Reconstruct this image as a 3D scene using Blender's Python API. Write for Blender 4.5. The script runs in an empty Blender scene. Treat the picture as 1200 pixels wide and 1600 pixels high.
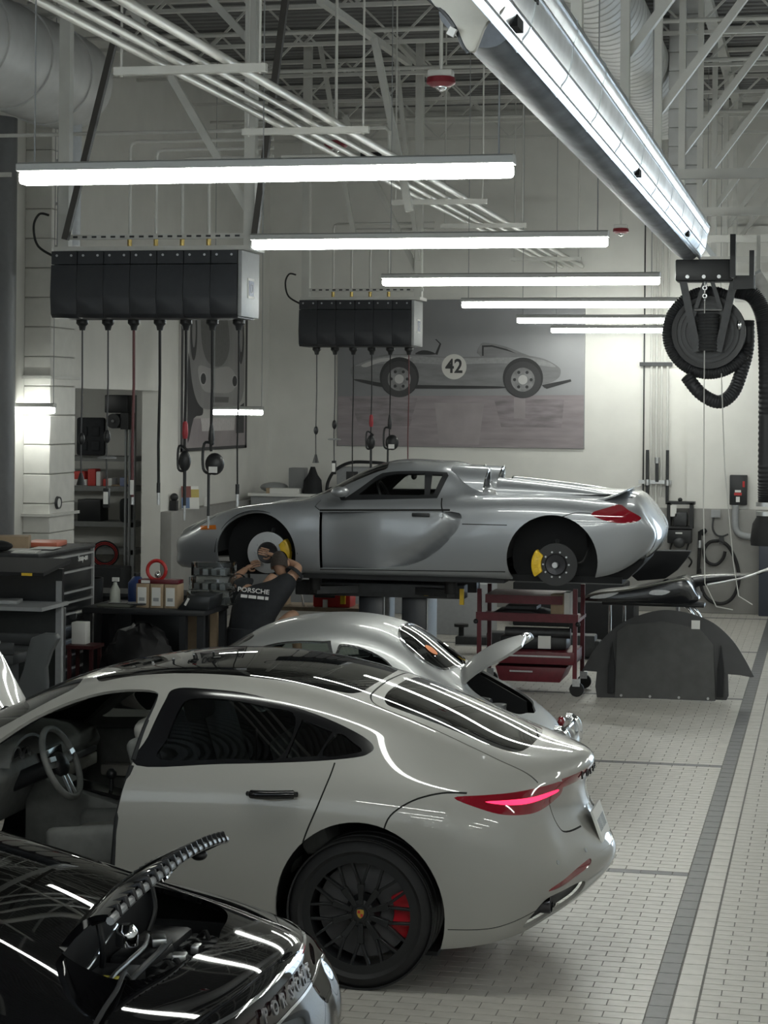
import bpy, bmesh, math, random
import numpy as np
from mathutils import Vector, Matrix
random.seed(7)
PI = math.pi
C = bpy.context.scene.collection
sc = bpy.context.scene

# ------------------------------------------------------------------ camera
FPX = 3200.0                       # focal length in pixels of the 1200 x 1600 frame
YAW = math.atan(700 / FPX)
cam_d = bpy.data.cameras.new('camera')
cam = bpy.data.objects.new('camera', cam_d); C.objects.link(cam)
cam_d.sensor_width = 36.0
cam_d.lens = FPX / 1600 * 36.0
cam_d.shift_y = -(800 - 636) / 1600
cam_d.clip_start = 0.1; cam_d.clip_end = 200
cam.matrix_world = Matrix.Translation((0, 0, 2.73)) @ Matrix.Rotation(YAW, 4, 'Z') @ Matrix.Rotation(PI / 2, 4, 'X') @ Matrix.Rotation(0.0087, 4, 'Z')
sc.camera = cam

# ------------------------------------------------------------------ world and exposure
w = bpy.data.worlds.new('world'); sc.world = w; w.use_nodes = True
bg = w.node_tree.nodes['Background']
bg.inputs[0].default_value = (0.74, 0.87, 1.0, 1); bg.inputs[1].default_value = 5.0
sc.view_settings.view_transform = 'Standard'; sc.view_settings.look = 'None'
sc.view_settings.gamma = 1.0; sc.view_settings.use_curve_mapping = False
sc.view_settings.exposure = 0.58
sc.cycles.max_bounces = 5; sc.cycles.diffuse_bounces = 3; sc.cycles.glossy_bounces = 3; sc.cycles.transmission_bounces = 3; sc.cycles.transparent_max_bounces = 12
sc.cycles.caustics_reflective = False; sc.cycles.caustics_refractive = False
LAMP = 27.0                        # strength of the LED battens

# ------------------------------------------------------------------ materials
MATS = {}
def mat(name, col, rough=0.5, metal=0.0, coat=0.0, noise=0.0, scale=20.0, bump=0.0, spec=0.5, emit=None, es=1.0, flake=0.0, stretch=None):
    if name in MATS: return MATS[name]
    m = bpy.data.materials.new(name); m.use_nodes = True; MATS[name] = m
    nt = m.node_tree; b = nt.nodes['Principled BSDF']
    b.inputs['Base Color'].default_value = (*col, 1); b.inputs['Roughness'].default_value = rough
    b.inputs['Metallic'].default_value = metal; b.inputs['Specular IOR Level'].default_value = spec
    if coat: b.inputs['Coat Weight'].default_value = coat; b.inputs['Coat Roughness'].default_value = 0.03
    if emit: b.inputs['Emission Color'].default_value = (*emit, 1); b.inputs['Emission Strength'].default_value = es
    if noise or bump:
        tc = nt.nodes.new('ShaderNodeTexCoord'); n = nt.nodes.new('ShaderNodeTexNoise')
        n.inputs['Scale'].default_value = scale; n.inputs['Detail'].default_value = 4
        mp = nt.nodes.new('ShaderNodeMapping'); mp.inputs['Scale'].default_value = stretch or (1, 1, 1)
        nt.links.new(tc.outputs['Object'], mp.inputs[0]); nt.links.new(mp.outputs[0], n.inputs['Vector'])
        if noise:
            r = nt.nodes.new('ShaderNodeValToRGB')
            r.color_ramp.elements[0].position = 0.3; r.color_ramp.elements[1].position = 0.7
            r.color_ramp.elements[0].color = (*[max(0, c * (1 - noise)) for c in col], 1)
            r.color_ramp.elements[1].color = (*[min(1, c * (1 + noise)) for c in col], 1)
            nt.links.new(n.outputs['Fac'], r.inputs[0]); nt.links.new(r.outputs[0], b.inputs['Base Color'])
        if bump:
            bp = nt.nodes.new('ShaderNodeBump'); bp.inputs['Strength'].default_value = bump; bp.inputs['Distance'].default_value = 0.01
            nt.links.new(n.outputs['Fac'], bp.inputs['Height']); nt.links.new(bp.outputs[0], b.inputs['Normal'])
    return m
def glass(name, tint, refl=1.0):
    if name in MATS: return MATS[name]
    m = bpy.data.materials.new(name); m.use_nodes = True; MATS[name] = m
    nt = m.node_tree; nt.nodes.remove(nt.nodes['Principled BSDF'])
    o = nt.nodes['Material Output']; mx = nt.nodes.new('ShaderNodeMixShader'); fr = nt.nodes.new('ShaderNodeFresnel')
    fr.inputs[0].default_value = 1.5
    t = nt.nodes.new('ShaderNodeBsdfTransparent'); t.inputs[0].default_value = (*tint, 1)
    g = nt.nodes.new('ShaderNodeBsdfGlossy'); g.inputs['Roughness'].default_value = 0.01; g.inputs[0].default_value = (refl, refl, refl, 1)
    nt.links.new(fr.outputs[0], mx.inputs[0]); nt.links.new(t.outputs[0], mx.inputs[1]); nt.links.new(g.outputs[0], mx.inputs[2])
    nt.links.new(mx.outputs[0], o.inputs[0])
    return m
def emis(name, col, s):
    if name in MATS: return MATS[name]
    m = bpy.data.materials.new(name); m.use_nodes = True; MATS[name] = m
    nt = m.node_tree; b = nt.nodes['Principled BSDF']
    b.inputs['Base Color'].default_value = (*col, 1)
    b.inputs['Emission Color'].default_value = (*col, 1); b.inputs['Emission Strength'].default_value = s
    return m

BLACK = mat('black_plastic', (0.012, 0.013, 0.015), 0.45)
BLACKM = mat('black_matte', (0.010, 0.011, 0.013), 0.8)
RUBBER = mat('rubber', (0.010, 0.010, 0.011), 0.7, noise=0.2)
DARK = mat('dark_grey_metal', (0.045, 0.047, 0.05), 0.5, 0.3, noise=0.15)
STEEL = mat('brushed_steel', (0.55, 0.56, 0.57), 0.35, 0.9, noise=0.1, scale=60)
CHROME = mat('chrome', (0.85, 0.86, 0.88), 0.06, 1.0)
ALU = mat('aluminium', (0.62, 0.64, 0.66), 0.3, 1.0, noise=0.08)
WHITEP = mat('white_paint_steel', (0.58, 0.58, 0.55), 0.5, noise=0.05, scale=6)
GREYP = mat('grey_plastic', (0.30, 0.31, 0.32), 0.5, noise=0.05)
PAPER = mat('paper', (0.75, 0.75, 0.73), 0.8)
CARDB = mat('cardboard', (0.36, 0.27, 0.18), 0.85, noise=0.12, scale=12)
RED = mat('red_plastic', (0.45, 0.02, 0.02), 0.45)
MAROON = mat('maroon_paint', (0.11, 0.010, 0.018), 0.4, noise=0.15)
YELLOW = mat('yellow_paint', (0.75, 0.50, 0.03), 0.35, noise=0.08)

# ------------------------------------------------------------------ mesh helpers
ORG = {}
def P3(v): return Vector(v)
def sp(pts, n=8, closed=False):
    pts = [tuple(p) for p in pts]; m = len(pts); out = []
    rng = range(m if closed else m - 1)
    for i in rng:
        if closed: p0, p1, p2, p3 = pts[(i - 1) % m], pts[i], pts[(i + 1) % m], pts[(i + 2) % m]
        else: p0, p1, p2, p3 = pts[max(i - 1, 0)], pts[i], pts[i + 1], pts[min(i + 2, m - 1)]
        for k in range(n):
            t = k / n
            out.append(tuple(0.5 * (2 * b + (c - a) * t + (2 * a - 5 * b + 4 * c - d) * t * t + (3 * b - a - 3 * c + d) * t ** 3) for a, b, c, d in zip(p0, p1, p2, p3)))
    if not closed: out.append(pts[-1])
    return out
def circ(cx, cy, r, n=32, a0=0.0, a1=2 * PI, ry=None):
    full = abs(a1 - a0 - 2 * PI) < 1e-6
    return [(cx + r * math.cos(a0 + (a1 - a0) * k / (n if full else n - 1)), cy + (ry or r) * math.sin(a0 + (a1 - a0) * k / (n if full else n - 1))) for k in range(n)]

class MB:
    def __init__(s, M=None): s.v = []; s.f = []; s.M = M
    def add(s, vs, fs):
        o = len(s.v)
        if s.M is not None: vs = [s.M @ Vector(v) for v in vs]
        s.v += [tuple(v) for v in vs]; s.f += [tuple(i + o for i in f) for f in fs]; return s
    def box(s, x0, x1, y0, y1, z0, z1):
        return s.add([(x0, y0, z0), (x1, y0, z0), (x1, y1, z0), (x0, y1, z0), (x0, y0, z1), (x1, y0, z1), (x1, y1, z1), (x0, y1, z1)],
                     [(0, 3, 2, 1), (4, 5, 6, 7), (0, 1, 5, 4), (1, 2, 6, 5), (2, 3, 7, 6), (3, 0, 4, 7)])
    def cbox(s, c, d, rz=0.0, rx=0.0, ry=0.0):
        R = Matrix.Rotation(rz, 3, 'Z') @ Matrix.Rotation(ry, 3, 'Y') @ Matrix.Rotation(rx, 3, 'X'); c = Vector(c)
        vs = [c + R @ Vector((d[0] / 2 * a, d[1] / 2 * b, d[2] / 2 * e)) for a, b, e in ((-1, -1, -1), (1, -1, -1), (1, 1, -1), (-1, 1, -1), (-1, -1, 1), (1, -1, 1), (1, 1, 1), (-1, 1, 1))]
        return s.add(vs, [(0, 3, 2, 1), (4, 5, 6, 7), (0, 1, 5, 4), (1, 2, 6, 5), (2, 3, 7, 6), (3, 0, 4, 7)])
    def beam(s, a, b, w, h, up=(0, 0, 1)):
        a, b = Vector(a), Vector(b); d = (b - a).normalized(); up = Vector(up)
        if abs(d.dot(up)) > 0.98: up = Vector((0, 1, 0))
        x = d.cross(up).normalized(); y = x.cross(d)
        vs = [p + x * (w / 2 * i) + y * (h / 2 * j) for p in (a, b) for i, j in ((-1, -1), (1, -1), (1, 1), (-1, 1))]
        return s.add(vs, [(3, 2, 1, 0), (4, 5, 6, 7), (0, 1, 5, 4), (1, 2, 6, 5), (2, 3, 7, 6), (3, 0, 4, 7)])
    def cyl(s, a, b, r, r2=None, n=16, cap=True):
        a, b = Vector(a), Vector(b); d = (b - a).normalized(); r2 = r if r2 is None else r2
        up = Vector((0, 0, 1)) if abs(d.z) < 0.9 else Vector((0, 1, 0))
        x = d.cross(up).normalized(); y = x.cross(d)
        vs = [p + (x * math.cos(2 * PI * k / n) + y * math.sin(2 * PI * k / n)) * q for p, q in ((a, r), (b, r2)) for k in range(n)]
        fs = [(k, (k + 1) % n, n + (k + 1) % n, n + k) for k in range(n)]
        if cap: fs += [tuple(reversed(range(n))), tuple(range(n, 2 * n))]
        return s.add(vs, fs)
    def tube(s, pts, r, n=8, cap=True):
        pts = [Vector(p) for p in pts]; m = len(pts); rr = r if isinstance(r, (list, tuple)) else [r] * m
        T = [(pts[min(i + 1, m - 1)] - pts[max(i - 1, 0)]).normalized() for i in range(m)]
        up = Vector((0, 0, 1)) if abs(T[0].z) < 0.9 else Vector((0, 1, 0))
        x = T[0].cross(up).normalized(); vs = []
        for i in range(m):
            x = (x - T[i] * x.dot(T[i])).normalized(); y = T[i].cross(x)
            vs += [pts[i] + (x * math.cos(2 * PI * k / n) + y * math.sin(2 * PI * k / n)) * rr[i] for k in range(n)]
        fs = [(i * n + k, i * n + (k + 1) % n, (i + 1) * n + (k + 1) % n, (i + 1) * n + k) for i in range(m - 1) for k in range(n)]
        if cap: fs += [tuple(reversed(range(n))), tuple(range((m - 1) * n, m * n))]
        return s.add(vs, fs)
    def lathe(s, prof, c, axis='Z', n=32, close=False):
        c = Vector(c); vs = []; m = len(prof)
        for r, h in prof:
            for k in range(n):
                a = 2 * PI * k / n; p = (r * math.cos(a), r * math.sin(a), h)
                if axis == 'Y': p = (p[0], p[2], p[1])
                if axis == 'X': p = (p[2], p[0], p[1])
                vs.append(c + Vector(p))
        fs = [(i * n + k, i * n + (k + 1) % n, (i + 1) * n + (k + 1) % n, (i + 1) * n + k) for i in range(m - 1) for k in range(n)]
        if close: fs += [((m - 1) * n + k, (m - 1) * n + (k + 1) % n, (k + 1) % n, k) for k in range(n)]
        else:
            if prof[0][0] > 1e-5: fs.append(tuple(reversed(range(n))))
            if prof[-1][0] > 1e-5: fs.append(tuple(range((m - 1) * n, m * n)))
        return s.add(vs, fs)
    def prism(s, poly, t0, t1, fn):
        """poly: 2-D outline, fn(a, b, t) -> 3-D point"""
        n = len(poly)
        vs = [fn(a, b, t0) for a, b in poly] + [fn(a, b, t1) for a, b in poly]
        return s.add(vs, [tuple(reversed(range(n))), tuple(range(n, 2 * n))] + [(k, (k + 1) % n, n + (k + 1) % n, n + k) for k in range(n)])
    def ball(s, c, r, n=16, m=10):
        c = Vector(c); r = r if isinstance(r, (tuple, list)) else (r, r, r); vs = []; fs = []
        for i in range(m + 1):
            t = PI * i / m
            for k in range(n):
                a = 2 * PI * k / n
                vs.append(c + Vector((r[0] * math.sin(t) * math.cos(a), r[1] * math.sin(t) * math.sin(a), r[2] * math.cos(t))))
        fs = [(i * n + k, (i + 1) * n + k, (i + 1) * n + (k + 1) % n, i * n + (k + 1) % n) for i in range(m) for k in range(n)]
        return s.add(vs, fs)
    def grid(s, fn, nu, nv):
        vs = [fn(i / nu, j / nv) for i in range(nu + 1) for j in range(nv + 1)]
        return s.add(vs, [(i * (nv + 1) + j, (i + 1) * (nv + 1) + j, (i + 1) * (nv + 1) + j + 1, i * (nv + 1) + j + 1) for i in range(nu) for j in range(nv)])
    def build(s, name, m, parent=None, bevel=0.0, smooth=38, seg=2, fix=True, thick=0.0, sub=0):
        me = bpy.data.meshes.new(name)
        if parent is not None: o = ORG.get(parent.name, Vector((0, 0, 0)))
        else:
            a = np.array(s.v); lo, hi = a.min(0), a.max(0)
            o = Vector(((lo[0] + hi[0]) / 2, (lo[1] + hi[1]) / 2, lo[2]))
        me.from_pydata([(v[0] - o.x, v[1] - o.y, v[2] - o.z) for v in s.v], [], s.f)
        bm = bmesh.new(); bm.from_mesh(me)
        bmesh.ops.remove_doubles(bm, verts=bm.verts, dist=1e-5)
        if thick: bmesh.ops.solidify(bm, geom=bm.faces[:], thickness=thick)
        if fix: bmesh.ops.recalc_face_normals(bm, faces=bm.faces)
        if bevel: bmesh.ops.bevel(bm, geom=[e for e in bm.edges if len(e.link_faces) == 2 and e.calc_face_angle(0) > 0.5], offset=bevel, segments=seg, affect='EDGES', profile=0.5, clamp_overlap=True)
        for f in bm.faces: f.smooth = smooth > 0
        bm.to_mesh(me); bm.free()
        if smooth > 0: me.set_sharp_from_angle(angle=math.radians(smooth))
        for x in (m if isinstance(m, (list, tuple)) else [m]): me.materials.append(x)
        ob = bpy.data.objects.new(name, me); C.objects.link(ob)
        if parent is not None: ob.parent = parent
        else: ob.location = o
        ORG[ob.name] = Vector(o)
        if sub: md = ob.modifiers.new('sub', 'SUBSURF'); md.levels = sub; md.render_levels = sub
        return ob

def tag(o, label, cat, group=None, kind=None):
    o['label'] = label; o['category'] = cat
    if group: o['group'] = group
    if kind: o['kind'] = kind
    return o
def thing(name, label, cat, loc, group=None):
    o = bpy.data.objects.new(name, None); C.objects.link(o); o.location = loc; o.empty_display_size = 0.1
    ORG[o.name] = Vector(loc)
    return tag(o, label, cat, group)
def struct(o, label=None):
    o['kind'] = 'structure'
    if label: o['label'] = label
    return o
SIDE = bpy.data.scenes.new('evaluation')          # scratch scene: modifiers and lettering are evaluated here, away from the big scene
def evaluated(o):
    vl = SIDE.view_layers[0]; vl.update(); dg = vl.depsgraph; dg.update()
    return o.evaluated_get(dg)
def text_mesh(name, body, size, ext, M, m, parent, bold=0.0, spacing=1.0, sx=1.0):
    cu = bpy.data.curves.new(name, 'FONT'); cu.body = body; cu.size = size; cu.extrude = ext; cu.align_x = 'CENTER'; cu.align_y = 'CENTER'
    cu.offset = bold; cu.space_character = spacing; cu.resolution_u = 3
    t = bpy.data.objects.new(name + '_tmp', cu); SIDE.collection.objects.link(t)
    me = bpy.data.meshes.new_from_object(evaluated(t))
    bpy.data.objects.remove(t); bpy.data.curves.remove(cu)
    org = ORG.get(parent.name, Vector((0, 0, 0))) if parent else Vector((0, 0, 0))
    me.transform(Matrix.Translation(-org) @ M @ Matrix.Diagonal((sx, 1, 1, 1)))
    me.materials.clear(); me.materials.append(m); me.name = name
    o = bpy.data.objects.new(name, me); C.objects.link(o); o.parent = parent; ORG[o.name] = org
    return o
def frame_M(origin, xdir, ydir):
    x = Vector(xdir).normalized(); y = Vector(ydir); y = (y - x * y.dot(x)).normalized(); z = x.cross(y)
    M = Matrix.Identity(4)
    for i in range(3): M[i][0] = x[i]; M[i][1] = y[i]; M[i][2] = z[i]; M[i][3] = origin[i]
    return M
# ------------------------------------------------------------------ measuring helper: the point at depth Y behind a spot of the 1200 x 1600 frame
def at(px, py, Y):
    c, s = math.cos(0.0087), math.sin(0.0087); x, y = px - 600, py - 636
    u, v = c * x + s * y, -s * x + c * y
    r = (-math.sin(YAW) + u / FPX * math.cos(YAW), math.cos(YAW) + u / FPX * math.sin(YAW), -v / FPX); k = Y / r[1]
    return Vector((r[0] * k, Y, 2.73 + r[2] * k))
def proj(X, Y, Z):
    d = -X * math.sin(YAW) + Y * math.cos(YAW); l = X * math.cos(YAW) + Y * math.sin(YAW)
    u, v = FPX * l / d, -FPX * (Z - 2.73) / d; c, s = math.cos(0.0087), math.sin(0.0087)
    return 600 + c * u - s * v, 636 + s * u + c * v

WALL = mat('white_wall_paint', (0.70, 0.695, 0.66), 0.6, noise=0.04, scale=3, bump=0.08)
WAINS = mat('grey_wall_paint', (0.255, 0.25, 0.24), 0.6, noise=0.06, scale=5, bump=0.08)
CEIL = mat('grey_roof_deck', (0.17, 0.172, 0.17), 0.7, noise=0.08, scale=4)
GROUT = mat('floor_grout', (0.19, 0.185, 0.175), 0.8, noise=0.15, scale=30)
TILE = mat('floor_tile', (0.46, 0.442, 0.405), 0.38, noise=0.10, scale=9, bump=0.03)
TILE_D = mat('dark_floor_tile', (0.085, 0.085, 0.09), 0.42, noise=0.15, scale=14)

def build_floor():
    fl = struct(MB().box(-12, 6.2, -4.2, 28.2, -0.12, -0.004).build('floor', GROUT))
    fl['label'] = 'pale brick-format tiled workshop floor with dark dividing rows'
    PX, PY, G = 0.187, 0.0935, 0.006
    def tmesh(name, w, d, m):
        b = MB().box(-w / 2, w / 2, -d / 2, d / 2, -0.006, 0.0)
        me = bpy.data.meshes.new(name); me.from_pydata(b.v, [], b.f); me.materials.append(m); return me
    rows = [12.14 + 3.76 * k for k in range(-2, 5)]
    cells = []                                    # x, y, w, d, dark
    y = 7.0
    j = 0
    while y < 27.9:
        dark = any(abs(y - r) < PY / 2 for r in rows)
        off = (j % 2) * PX / 2; x = -0.80 - off
        if off: cells.append((-0.80 - off / 2, y, off - G, PY - G, dark))
        while x > -7.7:
            cells.append((x - PX / 2, y, PX - G, PY - G, dark)); x -= PX
        x = -0.575 + off
        if off: cells.append((-0.575 + off / 2, y, off - G, PY - G, False))
        while x < 3.0:
            cells.append((x + PX / 2, y, PX - G, PY - G, False)); x += PX
        y += PY; j += 1
    y = 7.0
    while y < 27.8:
        cells.append((-0.749, y + PX / 2, 0.102 - G, PX - G, True)); cells.append((-0.637, y + PX / 2, 0.112 - G, PX - G, False)); y += PX
    def seen(c):
        px, py = proj(c[0], c[1], 0)
        if not (0 < px < 1190 and 0 < py < 1596): return False
        return c[0] > -0.98 or (c[1] < 9.30 and c[0] > -2.25) or (c[1] > 11.6 and c[0] > -1.3 and c[1] < 13)
    vis = sorted((c for c in cells if seen(c)), key=lambda c: c[1])[:300]; vs = set(vis)
    meshes = {}
    for c in vis:
        k = (round(c[2], 4), round(c[3], 4), c[4])
        if k not in meshes: meshes[k] = tmesh('tile', c[2], c[3], TILE_D if c[4] else TILE)
        o = bpy.data.objects.new('tile', meshes[k]); C.objects.link(o); o.parent = fl
        o.location = Vector((c[0], c[1], 0)) - ORG[fl.name]
    for dk, m, nm in ((False, TILE, 'tile_field'), (True, TILE_D, 'dark_tile_rows')):
        b = MB()
        for c in cells:
            if c in vs or c[4] != dk: continue
            b.box(c[0] - c[2] / 2, c[0] + c[2] / 2, c[1] - c[3] / 2, c[1] + c[3] / 2, -0.006, 0.0)
        me = bpy.data.meshes.new(nm); og = ORG[fl.name]; me.from_pydata([(v[0] - og.x, v[1] - og.y, v[2] - og.z) for v in b.v], [], b.f); me.materials.append(m)
        o = bpy.data.objects.new(nm, me); C.objects.link(o); o.parent = fl; o['kind'] = 'stuff'

def build_walls():
    ZC = 6.92
    w = MB().box(-8.04, 1.0, 28, 28.2, 0, ZC).box(1.0, 5.4, 28, 28.2, 4.2, ZC).box(5.4, 6.2, 28, 28.2, 0, ZC)
    struct(w.build('wall_far', WALL)); struct(MB().box(6.0, 6.2, -4, 28, 0, ZC).build('wall_right', WALL)); struct(MB().box(-12, 6.2, -4.2, -4, 0, ZC).build('wall_back', WALL))
    wn = struct(MB().box(1.0, 5.4, 28.06, 28.12, 4.12, 4.2).box(1.0, 5.4, 28.06, 28.12, 0, .08).box(1.0, 1.08, 28.06, 28.12, .08, 4.12).box(5.32, 5.4, 28.06, 28.12, .08, 4.12).build('window_1', ALU))
    for k in range(1, 4): MB().box(1.0 + 1.1 * k - .03, 1.0 + 1.1 * k + .03, 28.06, 28.12, .08, 4.12).build('mullion', ALU, wn)
    for k in range(1, 5): MB().box(1.08, 5.32, 28.06, 28.12, .82 * k - .03, .82 * k + .03).build('rail', ALU, wn)
    for i in range(4):
        for j in range(5): MB().box(1.0 + 1.1 * i + .04, 2.1 + 1.1 * i - .04, 28.085, 28.095, .82 * j + .05, .82 * j + .78).build('pane', glass('door_pane', (.92, .95, .96)), wn)
    struct(MB().box(-1.91, .9, 27.9, 28.0, 0, 5.2).build('wall_pier', WALL))
    struct(MB().box(-7.66, .9, 27.80, 27.9, 0, 1.40).build('trim_1', WAINS, bevel=.01))
    struct(MB().box(-7.8, -7.66, 23.25, 27.9, 0, 1.46).build('trim_2', WAINS, bevel=.01))
    w = MB().box(-8.04, -7.8, 2, 19.4, 0, ZC).box(-8.04, -7.8, 23.25, 28.2, 0, ZC).box(-8.04, -7.8, 19.4, 23.25, 2.90, ZC)
    struct(w.build('wall_left', WALL))
    # storeroom behind the opening
    struct(MB().box(-11.2, -8.04, 25.0, 25.2, 0, 3.4).build('wall_storeroom_back', WALL)); struct(MB().box(-11.4, -11.2, 17, 25.2, 0, 3.4).build('wall_storeroom_side', WALL))
    struct(MB().box(-11.2, -8.04, 17, 25, 3.3, 3.4).build('ceiling_storeroom', CEIL)); struct(MB().box(-11.2, -8.04, 16.8, 17, 0, 3.4).build('wall_storeroom_front', WALL))
    # block pier by the opening: each course a block
    pr = struct(MB().box(-7.80, -7.535, 19.01, 19.67, 0, ZC).build('wall_block_pier', mat('block_joint', (.30, .30, .28), .8)))
    bm_ = mat('painted_block', (.70, .695, .66), .55, noise=.05, scale=8, bump=.15)
    z = 0.0; k = 0
    while z < ZC - .1:
        h = min(.291, ZC - z)
        MB().box(-7.80, -7.52, 19.0, 19.68, z + .004, z + h - .004).build('block', bm_, pr, bevel=.006, seg=1)
        z += .291
    # roof deck with ribs
    d = MB(); y = -4.0
    prof = []
    while y < 28.2:
        prof += [(y, ZC), (y + .09, ZC), (y + .11, ZC + .05), (y + .18, ZC + .05)]; y += .20
    vs = [(x, a, b) for a, b in prof for x in (-12, 6.2)]
    d.add(vs, [(2 * i, 2 * i + 1, 2 * i + 3, 2 * i + 2) for i in range(len(prof) - 1)])
    struct(d.build('ceiling', CEIL, smooth=0, fix=False))
    struct(MB().box(-12, 6.2, -4.2, 28.2, ZC + .06, ZC + .2).build('ceiling_slab', CEIL))
    struct(MB().box(-7.8, 6, 27.96, 28.0, ZC - .22, ZC - .08).build('trim_3', WHITEP))

def bar_joist(Y, x0, x1, zt, zb, n, name='roof_joist', lab=''):
    o = MB().box(x0, x1, Y - .04, Y + .04, zt - .04, zt).build(name, WHITEP)
    og = ORG[o.name]
    MB().box(x0, x1, Y - .03, Y + .03, zb, zb + .035).build('bottom_chord', WHITEP, o)
    for k in range(n):
        xa = x0 + (x1 - x0) * k / n; xb = x0 + (x1 - x0) * (k + .5) / n; xc = x0 + (x1 - x0) * (k + 1) / n
        MB().beam((xa, Y, zt - .02), (xb, Y, zb + .02), .022, .022).build('web_bar', WHITEP, o); MB().beam((xb, Y, zb + .02), (xc, Y, zt - .02), .022, .022).build('web_bar', WHITEP, o)
    return struct(o, lab)

def build_roof_steel():
    for k, Y in enumerate((18.2, 20.1, 22.0, 23.9, 25.8, 27.4)):
        bar_joist(Y, -7.7, 4.0, 6.90, 6.38, 12)
    # deep girder along the aisle: verticals and diagonals
    X = -1.27
    g = struct(MB().box(X - .06, X + .06, 9.5, 28, 6.80, 6.90).build('roof_girder', WHITEP))
    MB().box(X - .06, X + .06, 9.5, 28, 4.28, 4.36).build('bottom_chord', WHITEP, g)
    ys = [12.72 + 2.44 * k for k in range(-1, 7)]
    for Y in ys:
        MB().beam((X, Y, 4.32), (X, Y, 6.85), .055, .085, up=(0, 1, 0)).build('vertical', WHITEP, g)
    # cross trusses spanning to the right from each girder post
    for k, Y in enumerate(ys[1:]):
        g = struct(MB().beam((X, Y + .09, 4.93), (.17, Y + .09, 6.86), .055, .075, up=(0, 1, 0)).build('cross_truss', WHITEP), 'diagonal cross truss at the upper right')
        MB().beam((.20, Y + .09, 4.2), (.20, Y + .09, 6.86), .05, .07, up=(0, 1, 0)).build('vertical', WHITEP, g); MB().beam((.20, Y + .09, 4.93), (1.65, Y + .09, 6.86), .05, .07, up=(0, 1, 0)).build('diagonal', WHITEP, g)
        MB().box(X, 3.0, Y + .06, Y + .12, 6.80, 6.90).build('top_chord', WHITEP, g); MB().box(X, 3.0, Y + .06, Y + .12, 4.16, 4.22).build('bottom_chord', WHITEP, g)
    # bracing that crosses under the deck
    for a, b in ((( 560, 0, 21), (700, 150, 26)), ((585, 60, 17), (640, 330, 17)), ((500, 0, 16.5), (640, 100, 22)), ((330, 0, 16), (395, 70, 16))):
        struct(MB().beam(at(*a), at(*b), .06, .06).build('roof_brace', WHITEP))
    for Y, z in ((19.2, 6.35), (21.1, 6.30), (24.8, 6.30)):
        struct(MB().cyl((-7.7, Y, z), (3, Y, z), .022, n=10).build('sprinkler_pipe', WHITEP))

build_floor(); build_walls(); build_roof_steel()
# ------------------------------------------------------------------ lamps
LED = emis('led_diffuser', (0.97, 1.0, 0.935), LAMP)
HOUS = mat('lamp_housing', (0.42, 0.43, 0.42), .5)
def batten(x0, x1, Y, Z, label, group, top=6.92, w=.05, name='light_batten'):
    t = thing(name, label, 'light', ((x0 + x1) / 2, Y, Z - .045), group)
    MB().prism([(-w - .006, Z + .014), (-w - .006, Z + .045), (-w * .6, Z + .055), (w * .6, Z + .055), (w + .006, Z + .045), (w + .006, Z + .014)], x0, x1, lambda a, b, x: (x, Y + a, b)).build('housing', HOUS, t, smooth=20)
    MB().box(x0 + .006, x1 - .006, Y - w * .92, Y + w * .92, Z - .045, Z + .015).build('diffuser', LED, t, bevel=.016, seg=2)
    for x in (x0 + (x1 - x0) * .03, x1 - (x1 - x0) * .03): MB().cyl((x, Y, Z + .05), (x, Y, top), .004, n=6).build('hanging_wire', GREYP, t)
    return t
ord_ = ['nearest and longest LED batten, over the pale sedan', 'second LED batten from the camera in the ceiling row', 'third LED batten from the camera in the ceiling row', 'fourth LED batten from the camera in the ceiling row', 'fifth LED batten, next to the farthest in the row', 'farthest LED batten, just before the end wall']
for k, Y in enumerate((8.83, 12.68, 16.58, 20.30, 24.0, 27.0)): batten(-3.65, -1.36, Y, 3.78, ord_[k], 'LED battens in the row over the bays')
for k, Y in enumerate((-2.6, .8, 4.2)): batten(-3.65, -1.36, Y, 3.78, ['LED batten behind the camera, farthest back', 'LED batten behind the camera, second in the row', 'LED batten overhead, just ahead of the camera'][k], 'LED battens in the row over the bays')
for k, Y in enumerate((-2.6, .8, 4.2, 8.83, 12.68, 16.58, 20.30, 24.0)): batten(1.3, 3.6, Y, 3.78, ['first', 'second', 'third', 'fourth', 'fifth', 'sixth', 'seventh', 'eighth'][k] + ' LED batten from the back wall over the right-hand lane', 'LED battens over the right-hand lane')
batten(-7.95 + .02, -7.36, 18.72, 2.685, 'short LED batten in front of the block pier', 'short LED battens by the left wall', 6.92, .035)
batten(-6.96, -6.36, 22.6, 2.67, 'short LED batten in front of the front-view racing car poster', 'short LED battens by the left wall', 6.92, .035)

# ------------------------------------------------------------------ conduit run on trapeze hangers
def conduits():
    t = thing('conduit_run', 'four parallel white conduits running away below the roof', 'conduit', (-3.56, 18, 4.65))
    for k, (x, r) in enumerate(((-3.76, .022), (-3.64, .022), (-3.50, .020), (-3.36, .028))): MB().cyl((x, 6.0, 4.655 + r), (x, 27.98, 4.655 + r), r, n=12).build('conduit', mat('pale_conduit', (.66, .66, .62), .4), t)
    for k, Y in enumerate((11.1, 13.7, 18.62, 21.1, 25.9)):
        h = thing('trapeze_hanger', ['trapeze hanger bar nearest the camera under the conduits', 'second trapeze hanger bar under the conduits', 'third trapeze hanger bar under the conduits', 'fourth trapeze hanger bar under the conduits', 'farthest trapeze hanger bar under the conduits'][k], 'hanger', (-3.57, Y, 4.61), 'trapeze hangers under the conduits')
        MB().box(-4.02, -3.12, Y - .025, Y + .025, 4.61, 4.655).build('strut', WHITEP, h)
        for x in (-3.98, -3.16): MB().cyl((x, Y, 4.60), (x, Y, 6.92), .008, n=6).build('rod', WHITEP, h)
conduits()

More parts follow.
